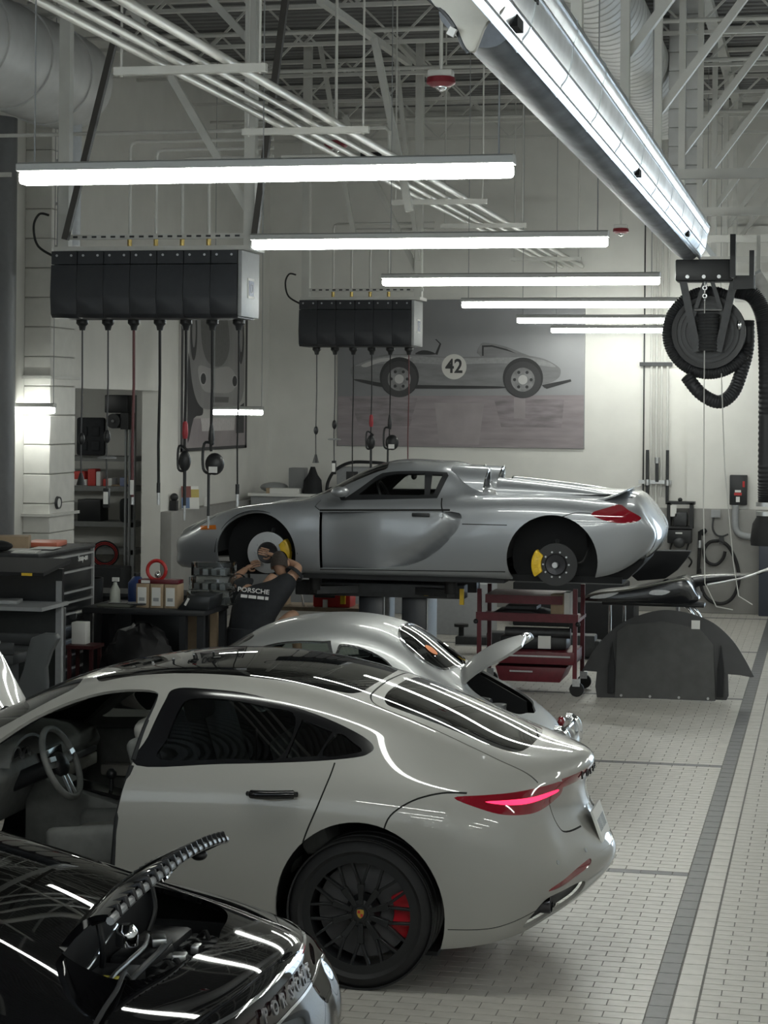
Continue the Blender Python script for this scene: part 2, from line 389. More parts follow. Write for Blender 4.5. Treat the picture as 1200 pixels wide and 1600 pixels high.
# ------------------------------------------------------------------ hose and cable reel banks
COVER = mat('reel_cover_black', (.020, .022, .027), .45, noise=.1)
def reel_bank(X0, X1, Y, n, label, fl):
    t = thing('reel_bank', label, 'hose reel', ((X0 + X1) / 2, Y + .25, 3.42), 'hose reel banks')
    D = .50; pw = (X1 - X0) / n
    for k in range(n):
        xa, xb = X0 + k * pw, X0 + (k + 1) * pw
        p = MB().prism([(0, 3.84), (-.02, 3.60), (0, 3.45), (.03, 3.42), (D - .03, 3.42), (D, 3.45), (D + .02, 3.6), (D, 3.84)], xa + .0012, xb - .0012, lambda a, b, x: (x, Y + a, b)).build('cover', COVER, t, bevel=.0015, seg=1)
        MB().box(xa + .003, xb - .003, Y, Y + D, 3.845, 3.95).build('mounting_plate', COVER, t, bevel=.002, seg=1)
        for x in (xa + .05, xb - .05): MB().cyl((x, Y - .006, 3.915), (x, Y + .004, 3.915), .010, n=8).build('screw', STEEL, t)
        c = (xa + xb) / 2
        MB().lathe([(.0, 0), (.05, 0), (.05, -.03), (.03, -.05), (.022, -.085), (0, -.085)], (c, Y + .42, 3.42), 'Z', 20).build('outlet_nozzle', BLACK, t)
    e = MB().box(X1, X1 + .035, Y, Y + D, 3.43, 3.95).build('end_cap', GREYP, t, bevel=.008)
    e2 = MB().box(X1 + .036, X1 + .040, Y + .16, Y + .34, 3.58, 3.74).build('maker_plate', PAPER, t); MB().box(X1 + .041, X1 + .043, Y + .18, Y + .32, 3.60, 3.72).build('plate_print', mat('plate_blue', (.10, .12, .20), .5), e2)
    MB().lathe([(.03, 0), (.035, 0), (.035, .002), (.03, .002)], (X1 + .044, Y + .25, 3.66), 'X', 20, close=True).build('plate_emblem', PAPER, e2)
    for k, (col, zend, kind) in enumerate(fl):
        c = X0 + (k + .5) * pw; y = Y + .42
        m = {'b': RUBBER, 'r': mat('dark_red_hose', (.10, .018, .022), .5), 'g': mat('grey_cord', (.06, .06, .065), .6)}[col[0]]; r = .012 if len(col) > 1 else .007
        MB().tube([(c, y, 3.36), (c + .004, y, 2.9), (c - .004, y, 2.4), (c, y, zend)], r, 8).build('hose', m, t)
        if kind == 'ball':
            MB().ball((c, y, zend + .30), (.028, .028, .05), 14, 10).build('stop_ball', BLACK, t); MB().lathe([(.0, .1), (.012, .1), (.04, 0), (0, 0)], (c, y, zend - .08), 'Z', 16).build('hook_cone', BLACK, t)
        elif kind == 'lamp':
            MB().ball((c, y, zend + .42), (.028, .028, .055), 14, 10).build('stop_ball', BLACK, t); MB().lathe([(.075, 0), (.08, .01), (.05, .02), (0, .02)], (c, y, zend + .24), 'Z', 20).build('guard_ring', GREYP, t)
            MB().box(c - .025, c + .025, y - .02, y + .02, zend - .16, zend).build('handset', BLACK, t, bevel=.006); MB().box(c - .02, c + .02, y - .023, y - .02, zend - .13, zend - .03).build('handset_label', PAPER, t)
        elif kind == 'gun':
            MB().lathe([(.014, 0), (.022, -.02), (.026, -.10), (.018, -.14)], (c, y, zend + .22), 'Z', 14).build('red_sleeve', mat('sleeve_red', (.30, .02, .03), .5), t)
            MB().ball((c, y, zend - .10), (.05, .045, .085), 16, 10).build('meter_head', BLACK, t); MB().tube(sp([(c + .03, y, zend - .02), (c - .05, y, zend + .02), (c - .055, y, zend - .16), (c, y, zend - .18)], 5), .010, 8).build('trigger_guard', BLACK, t)
            MB().cyl((c, y, zend - .16), (c, y, zend - .46), .014, n=10).build('dispense_tube', BLACK, t); MB().cyl((c, y, zend - .46), (c, y, zend - .58), .012, .008, n=10).build('dispense_tip', STEEL, t)
        elif kind == 'gun2':
            MB().lathe([(.012, 0), (.022, -.06), (.026, -.12), (.018, -.16)], (c, y, zend + .22), 'Z', 14).build('black_sleeve', BLACK, t)
            MB().ball((c + .03, y, zend - .10), (.08, .06, .09), 16, 10).build('meter_head', BLACK, t); MB().box(c + .0, c + .07, y - .066, y - .060, zend - .17, zend - .12).build('meter_label', PAPER, t)
            MB().tube(sp([(c + .02, y, zend + .06), (c - .06, y, zend + .06), (c - .065, y, zend - .14), (c, y, zend - .18)], 5), .012, 8).build('trigger_guard', BLACK, t)
            MB().cyl((c - .02, y, zend - .18), (c - .02, y, zend - .52), .012, n=10).build('dispense_tube', BLACK, t); MB().cyl((c - .02, y, zend - .52), (c - .02, y, zend - .62), .012, .007, n=10).build('dispense_tip', STEEL, t)
        elif kind == 'tag':
            MB().box(c - .015, c + .015, y - .016, y - .014, zend + .02, zend + .14).build('hose_tag', PAPER, t); MB().cyl((c, y, zend), (c, y, zend - .06), .014, n=10).build('coupling', STEEL, t)
        elif kind == 'tip':
            MB().cyl((c, y, zend), (c, y, zend - .08), .016, n=10).build('coupling', BLACK, t); MB().cyl((c, y, zend - .08), (c, y, zend - .18), .012, n=10).build('coupling_tip', STEEL, t)
    # hanging frame: two posts to the roof, rails, brace
    f = thing('hanger_frame', 'white steel frame carrying ' + ('the larger, nearer hose reel bank' if n == 7 else 'the smaller, farther hose reel bank'), 'frame', ((X0 + X1) / 2, Y + .25, 3.96), 'reel bank frames')
    for x in (X0 + .02, X1 + .03): MB().beam((x, Y + .25, 3.99), (x, Y + .25, 6.92), .09, .09, up=(0, 1, 0)).build('post', WHITEP, f)
    for z in (4.06, 4.62):
        MB().box(X0, X1 + .09, Y + .22, Y + .26, z, z + .04).build('rail', WHITEP, f)
        for k in range(int((X1 - X0) / .08)): MB().box(X0 + .1 + k * .08, X0 + .14 + k * .08, Y + .217, Y + .2195, z + .012, z + .028).build('rail_slot', DARK, f)
    MB().box(X0, X1 + .09, Y + .05, Y + .45, 3.955, 3.99).build('carrier_plate', WHITEP, f)
    MB().beam((X0 + .45, Y + .30, 6.1), (X1 + .06, Y + .30, 4.18), .06, .06).build('brace', WHITEP, f)
    if n == 7:
        MB().beam((X0 + .08, Y + .10, 4.05), (X0 + .56, Y + .10, 5.95), .05, .05).build('side_brace', mat('brown_strut', (.06, .055, .05), .6), f)
        MB().beam((X1 + .10, Y + .12, 4.05), (X1 + .46, Y + .12, 6.9), .05, .05).build('side_brace', MATS['brown_strut'], f)
    else:
        MB().beam((X0 + .2, Y + .10, 6.9), (X0 + .62, Y + .10, 4.7), .05, .05).build('side_brace', WHITEP, f); MB().beam((X1 - .25, Y + .12, 6.9), (X1 + .05, Y + .12, 4.4), .05, .05).build('side_brace', WHITEP, f)
    # feed pipes down to the reels
    for k in range(min(n, 4)):
        x = X0 + (k + 2.5) * pw if n == 7 else X0 + (k + 1.5) * pw; z = 4.85 - .07 * k
        if x < X1 - .02: MB().tube([(x, Y + .30, 3.96), (x, Y + .30, z - .05), (x + .015, Y + .30, z - .015), (x + .05, Y + .30, z), (X1 + .2, Y + .30, z)], .014, 8).build('feed_pipe', WHITEP, f)
        MB().cyl((x, Y + .30, 4.0), (x, Y + .30, 4.09), .020, n=8).build('valve', mat('brass', (.50, .38, .14), .4, .8), f)
    c = X0 - .05
    MB().tube(sp([(X0 + .02, Y + .1, 3.9), (c - .10, Y + .1, 4.0), (c - .14, Y + .1, 4.16), (c - .10, Y + .12, 4.26), (c - .02, Y + .12, 4.25)], 6), .010, 8).build('power_lead', RUBBER, t)
    return t
reel_bank(-6.10, -4.55, 15.4, 7, 'larger black seven-reel hose bank hanging nearest the camera', [('g', 2.15, 'ball'), ('g', 2.05, 'lamp'), ('rt', 1.98, 'tag'), ('bt', 2.10, 'tip'), ('bt', 2.38, 'gun'), ('bt', 2.36, 'gun2'), ('b', 2.10, 'tip')])
reel_bank(-6.00, -4.68, 22.8, 6, 'smaller black six-reel hose bank hanging beyond the raised car', [('g', 2.15, 'ball'), ('g', 2.10, 'lamp'), ('b', 1.95, 'tip'), ('b', 2.42, 'gun'), ('b', 2.42, 'gun2'), ('r', 1.98, 'tag')])
# long thin air pipe over the first bank
batten(-10.6, -9.6, 21.6, 3.2, 'LED batten under the storeroom ceiling', 'short LED battens by the left wall', 3.3, .04)  # extra batten, out of view, added to brighten the storeroom shelves
t = tag(MB().tube([(-8, 15.75, 4.93), (-3.45, 15.75, 4.93), (-3.42, 15.75, 4.90), (-3.42, 15.75, 4.55)], .016, 8).build('air_pipe', WHITEP), 'thin white air pipe crossing above the nearer reel bank', 'pipe')
for k, (x, z) in enumerate(((-4.05, 4.93), (-3.65, 4.72), (-3.72, 4.62))): MB().cyl((x, 15.75, z), (x + .17, 15.75, z), .019, n=8).build('marker_band', BLACK, t)
for z in (4.72, 4.62): MB().cyl((-4.3, 15.75, z), (-3.42, 15.75, z), .014, n=8).build('branch_pipe', WHITEP, t)

# ------------------------------------------------------------------ fire detectors on pendants
for (X, Y), lb in (((-2.35, 12.29), 'large red and white fire detector hanging near the big rail'), ((-2.32, 22.9), 'small red and white fire detector beyond the second batten'), ((-3.70, 15.12), 'red and white fire detector partly behind the conduit hanger')):
    t = thing('fire_detector', lb, 'detector', (X, Y, 4.66), 'fire detectors')
    MB().box(X - .075, X + .075, Y - .05, Y + .05, 4.745, 4.79).build('base', WHITEP, t, bevel=.01)
    MB().lathe([(.05, .04), (.085, .035), (.09, .0), (.06, -.02), (0, -.02)], (X, Y, 4.71), 'Z', 28).build('red_body', mat('detector_red', (.20, .018, .028), .45), t)
    MB().ball((X, Y, 4.69), (.035, .035, .03), 16, 10).build('strobe', CHROME, t); MB().cyl((X, Y, 4.78), (X, Y, 6.92), .012, n=8).build('pendant', WHITEP, t)

# ------------------------------------------------------------------ ducts
DUCT = mat('pale_duct_wrap', (.58, .585, .58), .5, noise=.07, scale=5, bump=.25)
def ducts():
    t = thing('round_duct', 'fat pale insulated round duct in the top left corner', 'duct', (-7.0, 14, 5.3))
    MB().lathe([(.46, -6), (.46, 2.7), (.44, 3.0), (.34, 3.15), (0, 3.2)], (-7.05, 15.2, 5.75), 'Y', 40).build('duct_body', DUCT, t)
    for k in range(9): MB().lathe([(.46, -.02), (.475, -.02), (.475, .02), (.46, .02)], (-7.05, 10 + k * .95, 5.75), 'Y', 40, close=True).build('duct_seam', DUCT, t)
    MB().cyl((-6.97, 18.05, 5.4), (-7.0, 18.1, 3.9), .11, n=20).build('down_pipe', mat('bluish_wrap', (.55, .58, .62), .45, noise=.06, bump=.2), t)
    for z in (5.0, 4.6, 4.2): MB().lathe([(.112, -.012), (.118, -.012), (.118, .012), (.112, .012)], (-7.0, 18.08, z), 'Z', 24, close=True).build('strap', STEEL, t)
    t = thing('vertical_duct', 'tall grey vertical pipe at the left edge beside the block pier', 'duct', (-7.56, 17.6, 0))
    MB().cyl((-7.56, 17.6, 0), (-7.56, 17.6, 5.35), .235, n=40).build('pipe_body', mat('grey_duct', (.13, .135, .14), .45, noise=.05), t)
    MB().box(-7.79, -7.26, 17.33, 17.36, 4.78, 4.82).build('strap_rail', WHITEP, t)
    X = -1.95
    t = thing('spiral_duct', 'pale spiral duct running away at the upper right', 'duct', (X, 19, 5.8))
    MB().cyl((X, 11, 6.2), (X, 24, 6.2), .33, n=36).build('duct_body', DUCT, t)
    for k in range(60): MB().lathe([(.33, -.012), (.337, 0), (.33, .012)], (X, 11.2 + k * .21, 6.2), 'Y', 36).build('spiral_seam', DUCT, t)
    t = thing('wrapped_duct', 'pale wrapped vertical duct drop behind the white girder', 'duct', (-1.5, 20.45, 4.6))
    x0, x1 = -1.61, -1.29
    z = 4.78
    while z < 6.9: MB().box(x0, x1, 20.45, 20.81, z, min(z + .185, 6.9)).build('wrap_band', DUCT, t, bevel=.012); z += .187
    MB().box(x0 + .03, x1 - .02, 20.48, 20.78, 4.66, 4.78).build('collar', WHITEP, t, bevel=.01); MB().box(x0 + .05, x1 - .04, 20.5, 20.75, 4.55, 4.66).build('grille', DARK, t)
ducts()

# ------------------------------------------------------------------ exhaust extraction rail with hose reel
GALV = mat('galvanised', (.20, .215, .24), .62, .35, noise=.30, scale=9, stretch=(1, .5, 1))
def extraction():
    t = thing('extraction_rail', 'bright metal exhaust extraction rail crossing the upper right', 'rail', (-1.0, 10, 3.7))
    ya, yb = 6.05, 15.25
    # round galvanised duct below, extruded profile on its right
    pr = [(-1.115, 3.86), (-1.185, 3.92), (-1.19, 3.985), (-1.15, 4.06), (-1.06, 4.08), (-.99, 4.05), (-.965, 3.98), (-.96, 3.90), (-1.0, 3.845), (-1.06, 3.835)]
    pr = sp(pr, 4, True)
    MB().prism(pr, ya + .15, yb, lambda a, b, t_: (a, t_, b)).build('galvanised_duct', GALV, t)
    ex = [(-.985, 3.86), (-.965, 3.838), (-.953, 3.85), (-.948, 3.875), (-.932, 3.895), (-.920, 3.93), (-.912, 3.97), (-.908, 4.01), (-.904, 4.03), (-.896, 4.045), (-.892, 4.07), (-.895, 4.105), (-.92, 4.125), (-.97, 4.13), (-.985, 4.05), (-.99, 3.98)]
    MB().prism(ex, 4.2, yb, lambda a, b, t_: (a, t_, b)).build('profile', mat('polished_profile', (.70, .73, .77), .30, 1.0, noise=.16, scale=6), t, smooth=50)
    for k in range(10):
        y = 6.3 + k * .93
        MB().prism([(a + (.003 if a > -.95 else -.002), b + (.003 if b > 3.98 else -.002)) for a, b in ex], y, y + .014, lambda a, b, t_: (a, t_, b)).build('joint_clamp', MATS['polished_profile'], t, smooth=50)
    for y in (6.05, 10.0, 13.5): MB().box(-.96, -.926, y, y + .12, 3.87, 3.905).build('slot', BLACKM, t)
    MB().box(-.96, -.905, 6.15, 6.35, 3.99, 4.03).build('slot', BLACKM, t)
    for a, b in ((-.951, 3.862), (-.924, 3.917), (-.906, 4.018), (-.890, 4.075)): MB().beam((a, 4.3, b), (a, yb, b), .007, .007).build('profile_rib', ALU, t)
    for y in (7.5, 10.5, 13.5): MB().beam((-1.03, y, 4.1), (-1.2, y, 4.32), .03, .05).build('bracket', WHITEP, t)
    # flared cream end plate with black edging at the near end
    pl = [(at(px, py, 5.86).x, at(px, py, 5.86).z) for px, py in ((672, 0), (695, 18), (713, 42), (724, 68), (732, 80), (742, 80), (749, 66), (762, 36), (790, 8), (800, -90), (640, -90))]
    e = MB().prism(sp(pl, 3, True), 5.85, 5.88, lambda a, b, t_: (a, t_, b)).build('end_plate', mat('cream_plate', (.50, .49, .44), .6, noise=.05), t, bevel=.006)
    MB().tube(sp([at(px, py, 5.86) for px, py in ((665, -8), (694, 18), (712, 42), (723, 68), (732, 81))], 6), .009, 8).build('edge_strip', BLACK, e)
    MB().cbox(at(706, 50, 5.84), (.022, .015, .024), ry=.5).build('small_box', PAPER, e)
    # carriage and reel at the far end
    r = thing('hose_reel', 'black exhaust hose reel hanging from the end of the bright rail', 'hose reel', (-.90, 15.4, 2.75))
    MB().box(-1.14, -.72, 15.24, 15.5, 3.68, 3.84).build('carriage', BLACK, r, bevel=.012)
    MB().box(-.74, -.70, 15.2, 15.28, 3.70, 4.02).build('carriage_arm', BLACK, r); MB().box(-.60, -.565, 15.2, 15.28, 3.62, 3.90).build('carriage_arm', BLACK, r); MB().box(-.72, -.56, 15.26, 15.34, 3.62, 3.72).build('carriage_plate', BLACK, r)
    for x in (-1.05, -.93, -.82, -.72): MB().cyl((x, 15.22, 3.71), (x, 15.25, 3.71), .014, n=10).build('carriage_bolt', STEEL, r)
    c = (-.90, 15.42, 3.305)
    dr = MB().lathe([(.235, -.07), (.27, -.075), (.275, -.06), (.235, -.045), (.235, .045), (.275, .06), (.27, .075), (.235, .07)], c, 'Y', 56, close=True).build('drum', BLACK, r)
    for q in (.09, .13, .17, .205): MB().lathe([(q, -.062), (q + .018, -.062), (q + .018, -.052), (q, -.052)], c, 'Y', 48, close=True).build('drum_ring', DARK, r)
    MB().lathe([(.0, -.05), (.235, -.05), (.235, -.045), (0, -.045)], c, 'Y', 48).build('drum_disc', BLACK, r)
    for s_ in (-1, 1):
        MB().beam((-.90 + s_ * .19, 15.30, 3.70), (-.90 + s_ * .075, 15.30, 3.16), .055, .02, up=(0, 1, 0)).build('fork', DARK, r)
        MB().beam((-.90 + s_ * .02, 15.31, 3.70), (-.90 + s_ * .11, 15.31, 3.42), .03, .015, up=(0, 1, 0)).build('fork_brace', DARK, r)
    for k in range(11): MB().lathe([(.075, -.012), (.082, 0), (.075, .012)], (-.90, 15.33, 3.18 + k * .025), 'Z', 20).build('spring_coil', DARK, r)
    MB().cyl((-1.0, 15.29, 3.47), (-.80, 15.29, 3.47), .010, n=8).build('cross_pin', ALU, r)
    for k in range(5): MB().lathe([(.010, -.004), (.018, -.004), (.018, .004), (.010, .004)], (-.925, 15.27, 3.66 - k * .03), 'Y' if k % 2 else 'X', 12, close=True).build('chain_link', STEEL, r)
    MB().tube([(-.925, 15.27, 3.55), (-.92, 15.27, 2.0), (-.905, 15.27, 1.45), (-.82, 15.27, 1.28), (-.70, 15.27, 1.26)], .004, 6).build('pull_cord', mat('cord_white', (.55, .55, .53), .7), r)
    MB().tube([(-.80, 15.3, 3.0), (-.77, 15.3, 2.3), (-.70, 15.3, 1.6), (-.66, 15.3, 1.36), (-.56, 15.3, 1.30)], .004, 6).build('pull_cord', MATS['cord_white'], r)
    def hose(pts, rad, name, m=24):
        P = sp(pts, m); n = len(P)
        MB().tube(P, [rad * (1.0 if k % 2 else .90) for k in range(n)], 14).build(name, mat('corrugated_hose', (.018, .019, .022), .55), r)
    ang = np.linspace(math.radians(60), math.radians(330), 14)
    hose([(c[0] + .30 * math.cos(a), c[1], c[2] + .30 * math.sin(a)) for a in ang], .05, 'wound_hose', 12)
    hose([(-1.06, 15.36, 2.98), (-.95, 15.34, 2.85), (-.82, 15.36, 2.79), (-.72, 15.40, 2.86), (-.66, 15.46, 3.02), (-.62, 15.5, 3.2), (-.62, 15.5, 3.4)], .052, 'slack_loop', 14)
    hose([(-.70, 15.42, 3.62), (-.58, 15.42, 3.58), (-.50, 15.42, 3.42), (-.475, 15.42, 3.15), (-.47, 15.42, 2.7), (-.47, 15.42, 2.2), (-.47, 15.42, 2.02)], .066, 'drop_hose', 26)
    for s_ in (-.07, .0): MB().cyl((-.47, 15.42, 2.02 + s_), (-.47, 15.42, 2.05 + s_), .075, n=24).build('hose_clamp', STEEL, r)
    MB().lathe([(.07, 0), (.07, -.03), (.10, -.08), (.115, -.20), (.11, -.24), (.095, -.24)], (-.47, 15.42, 1.97), 'Z', 28).build('rubber_nozzle', RUBBER, r)
    MB().ball((-.675, 15.36, 3.36), (.022, .02, .04), 12, 8).build('stop_ball', CHROME, r)
    t2 = thing('side_rail', 'short bright aluminium rail section behind the hose reel', 'rail', (-.5, 16, 3.4))
    MB().beam((-.60, 15.6, 3.74), (-.40, 15.8, 3.40), .16, .05, up=(0, 1, 0)).build('profile', ALU, t2); MB().beam((-.55, 15.7, 3.80), (-.55, 15.7, 4.05), .03, .03).build('hanger', WHITEP, t2)
extraction()
# ------------------------------------------------------------------ car bodies: smooth skin from measured sections, then panels cut out of it
def car_skin(stns, rear, front, KB=5, level=3, p=2.2, iters=3):
    K = len(stns[0][1]); V = []; Fc = []; ids = []
    for s, rows in stns:
        half = [(-(r[2] if len(r) > 2 else s), -r[0], r[1]) for r in rows]
        ring = half + [(x, -y, z) for x, y, z in reversed(half[:-1])]
        ids.append(list(range(len(V), len(V) + len(ring)))); V += ring
    W = 2 * K - 1
    for i in range(len(stns) - 1):
        for c in range(W - 1): Fc.append((ids[i][c], ids[i][c + 1], ids[i + 1][c + 1], ids[i + 1][c]))
    def cap(st, table, flip):
        cols = list(range(KB, W - KB)); m = len(cols); G = []
        yt = [V[ids[st][c]][1] for c in cols]; ymx = abs(yt[0])
        for k in range(KB + 1):
            row = []
            for j, c in enumerate(cols):
                if k == KB: row.append(ids[st][c]); continue
                if j == 0: row.append(ids[st][k]); continue
                if j == m - 1: row.append(ids[st][W - 1 - k]); continue
                E = V[ids[st][k]]; sc_, zc = table[k]; t = yt[j] / ymx
                row.append(len(V)); V.append((-sc_ + (E[0] + sc_) * abs(t) ** p, -t * E[1] if False else t * abs(E[1]), zc + (E[2] - zc) * t * t))
            G.append(row)
        for k in range(KB):
            for j in range(m - 1):
                q = (G[k][j], G[k][j + 1], G[k + 1][j + 1], G[k + 1][j])
                Fc.append(q if not flip else tuple(reversed(q)))
    cap(0, rear, False); cap(len(stns) - 1, front, True)
    me = bpy.data.meshes.new('cage'); me.from_pydata(V, [], Fc)
    ob = bpy.data.objects.new('cage', me); SIDE.collection.objects.link(ob)
    md = ob.modifiers.new('s', 'SUBSURF'); md.levels = 1; md.render_levels = 1; md.boundary_smooth = 'PRESERVE_CORNERS'
    T = np.array(V); cur = T.copy()
    for _ in range(iters):
        ev = evaluated(ob); e = ev.to_mesh()
        a = np.empty(len(e.vertices) * 3); e.vertices.foreach_get('co', a); a = a.reshape(-1, 3)[:len(V)]
        ev.to_mesh_clear()
        cur = cur + 0.85 * (T - a); me.vertices.foreach_set('co', cur.ravel()); me.update()
    md.levels = level
    ev = evaluated(ob); e = ev.to_mesh()
    co = np.empty(len(e.vertices) * 3); e.vertices.foreach_get('co', co); co = co.reshape(-1, 3)
    polys = [tuple(q.vertices) for q in e.polygons]
    ev.to_mesh_clear(); bpy.data.objects.remove(ob); bpy.data.meshes.remove(me)
    q = np.array(polys); nrm = np.zeros_like(co)
    fn = np.cross(co[q[:, 2]] - co[q[:, 0]], co[q[:, 3]] - co[q[:, 1]])
    cen = co[q].mean(1)
    if (fn * (cen - np.array([cen[:, 0].mean(), 0, 0.5]))).sum() < 0: fn = -fn; q = q[:, ::-1]
    for k in range(4): np.add.at(nrm, q[:, k], fn)
    nrm /= np.maximum(np.linalg.norm(nrm, axis=1, keepdims=True), 1e-12)
    full = np.hstack([co, nrm])
    return Skin([[[tuple(full[i]) for i in f], 'body'] for f in q[cen[:, 1] < 0]])

def _inside(pt, poly):
    x, y = pt; r = False; n = len(poly); j = n - 1
    for i in range(n):
        xi, yi = poly[i]; xj, yj = poly[j]
        if (yi > y) != (yj > y) and x < (xj - xi) * (y - yi) / (yj - yi) + xi: r = not r
        j = i
    return r
PROJ = {'xz': ((1, 0, 0, 0), (0, 0, 1, 0)), 'yz': ((0, 1, 0, 0), (0, 0, 1, 0)), 'xy': ((1, 0, 0, 0), (0, 1, 0, 0)),
        'sz': ((-1, 0, 0, 0), (0, 0, 1, 0)), 'sy': ((-1, 0, 0, 0), (0, -1, 0, 0)), 'qz': ((-1, -1, 0, -0.93), (0, 0, 1, 0))}
class Skin:
    def __init__(s, F): s.F = F; s.ns = 0
    def cut(s, poly, proj, newtag, only=('body',), cond=None):
        U, Vv = PROJ[proj] if isinstance(proj, str) else proj
        fu = lambda v: U[0] * v[0] + U[1] * v[1] + U[2] * v[2] + U[3]
        fv = lambda v: Vv[0] * v[0] + Vv[1] * v[1] + Vv[2] * v[2] + Vv[3]
        A = np.array(poly); B = np.roll(A, -1, axis=0)
        lo, hi = A.min(0), A.max(0); slo, shi = np.minimum(A, B), np.maximum(A, B); out = []
        for f in s.F:
            pl, tg = f
            if tg not in only: out.append(f); continue
            us = [fu(v) for v in pl]; vs = [fv(v) for v in pl]
            u0, u1, v0, v1 = min(us), max(us), min(vs), max(vs)
            if u1 < lo[0] or u0 > hi[0] or v1 < lo[1] or v0 > hi[1]: out.append(f); continue
            n = len(pl); cx = sum(v[0] for v in pl) / n; cy = sum(v[1] for v in pl) / n; cz = sum(v[2] for v in pl) / n
            nx = pl[0][3], pl[0][4], pl[0][5]
            if cond and not cond(cx, cy, cz, nx): out.append(f); continue
            hit = np.nonzero((slo[:, 0] <= u1) & (shi[:, 0] >= u0) & (slo[:, 1] <= v1) & (shi[:, 1] >= v0))[0]
            pieces = [pl]
            for k in hit:
                a, b = A[k], B[k]; dx, dy = b[0] - a[0], b[1] - a[1]; L = math.hypot(dx, dy)
                if L < 1e-9: continue
                new = []
                for pc in pieces:
                    d = [((fu(v) - a[0]) * dy - (fv(v) - a[1]) * dx) / L for v in pc]
                    if max(d) < 1e-6 or min(d) > -1e-6: new.append(pc); continue
                    p1, p2 = [], []
                    for i in range(len(pc)):
                        j = (i + 1) % len(pc); va, vb, da, db = pc[i], pc[j], d[i], d[j]
                        if da >= -1e-9: p1.append(va)
                        if da <= 1e-9: p2.append(va)
                        if (da > 1e-9 and db < -1e-9) or (da < -1e-9 and db > 1e-9):
                            t = da / (da - db); m = tuple(x + (y - x) * t for x, y in zip(va, vb)); p1.append(m); p2.append(m)
                    if len(p1) > 2: new.append(p1)
                    if len(p2) > 2: new.append(p2)
                pieces = new
            for pc in pieces:
                n = len(pc); c = (sum(fu(v) for v in pc) / n, sum(fv(v) for v in pc) / n)
                out.append([pc, newtag if _inside(c, poly) else tg])
        s.F = out; return s
    def line(s, pts, proj, width, newtag='seam', only=('body',), cond=None):
        """a panel gap: a narrow strip along a polyline"""
        if newtag == 'seam': newtag = 'seam%d' % s.ns; s.ns += 1
        L, R = [], []; m = len(pts)
        for i in range(m):
            a, b = pts[max(i - 1, 0)], pts[min(i + 1, m - 1)]; dx, dy = b[0] - a[0], b[1] - a[1]; d = math.hypot(dx, dy) or 1
            L.append((pts[i][0] - dy / d * width / 2, pts[i][1] + dx / d * width / 2)); R.append((pts[i][0] + dy / d * width / 2, pts[i][1] - dx / d * width / 2))
        return s.cut(L + R[::-1], proj, newtag, only, cond)
    def seams(s, car, off):
        for k in range(s.ns):
            for sd in ('near', 'far'): s.emit('seam%d' % k, 'panel_gap', GAP, car, sd, off=off)
    def hit(s, y, z, xmin=-0.6):
        """point of the tail skin nearest to (y, z), with its normal"""
        best = None
        for pl, tg in s.F:
            for v in pl:
                if v[0] > xmin:
                    d = (v[1] + abs(y)) ** 2 + (v[2] - z) ** 2
                    if best is None or d < best[0]: best = (d, v)
        v = best[1]; g = 1 if y <= 0 else -1
        return Vector((v[0], y, z)), Vector((v[3], v[4] * g, v[5])).normalized()
    def drop(s, tg): s.F = [f for f in s.F if f[1] != tg]; return s
    def emit(s, tags, name, m, parent, side='both', thick=0.0, off=0.0, inner=None, T=None, warp=None):
        tags = (tags,) if isinstance(tags, str) else tags
        src = [f[0] for f in s.F if f[1] in tags]
        P = []
        if side in ('both', 'near'): P += src
        if side in ('both', 'far'): P += [[(v[0], -v[1], v[2], v[3], -v[4], v[5]) for v in reversed(pl)] for pl in src]
        key = {}; V = []; N = []; Fs = []
        for pl in P:
            f = []
            for v in pl:
                if warp: v = warp(v)
                k = (round(v[0] * 5e4), round(v[1] * 5e4), round(v[2] * 5e4))
                i = key.get(k)
                if i is None:
                    i = key[k] = len(V); l = math.sqrt(v[3] ** 2 + v[4] ** 2 + v[5] ** 2) or 1; nn = (v[3] / l, v[4] / l, v[5] / l)
                    V.append((v[0] + nn[0] * off, v[1] + nn[1] * off, v[2] + nn[2] * off)); N.append(nn)
                if not f or f[-1] != i: f.append(i)
            if len(f) > 2 and f[0] == f[-1]: f.pop()
            if len(set(f)) == len(f) and len(f) > 2: Fs.append(f)
        LN = [N[i] for f in Fs for i in f]; MI = [0] * len(Fs); allF = [tuple(f) for f in Fs]
        if thick:
            o = len(V); ed = {}
            for f in Fs:
                for i in range(len(f)):
                    a, b = f[i], f[(i + 1) % len(f)]; k = (min(a, b), max(a, b)); ed[k] = None if k in ed else (a, b)
            V += [tuple(V[i][c] - N[i][c] * thick for c in range(3)) for i in range(o)]
            for f in Fs:
                g = [i + o for i in reversed(f)]; allF.append(tuple(g)); MI.append(1 if inner else 0); LN += [tuple(-c for c in N[i - o]) for i in g]
            for e in ed.values():
                if not e: continue
                a, b = e; q = (b, a, a + o, b + o); allF.append(q); MI.append(0)
                va, vb, vc = Vector(V[b]), Vector(V[a]), Vector(V[a + o]); nn = (vb - va).cross(vc - va)
                nn = tuple(nn.normalized()) if nn.length > 1e-12 else (0, 0, 1); LN += [nn] * 4
        if T is not None:
            V = [tuple(T @ Vector(v)) for v in V]; R3 = T.to_3x3(); LN = [tuple(R3 @ Vector(n)) for n in LN]
        me = bpy.data.meshes.new(name); me.from_pydata(V, [], allF)
        me.polygons.foreach_set('use_smooth', [True] * len(allF)); me.polygons.foreach_set('material_index', MI)
        me.materials.append(m)
        if inner: me.materials.append(inner)
        me.normals_split_custom_set(LN)
        o = bpy.data.objects.new(name, me); C.objects.link(o); o.parent = parent; ORG[o.name] = ORG[parent.name]
        return o

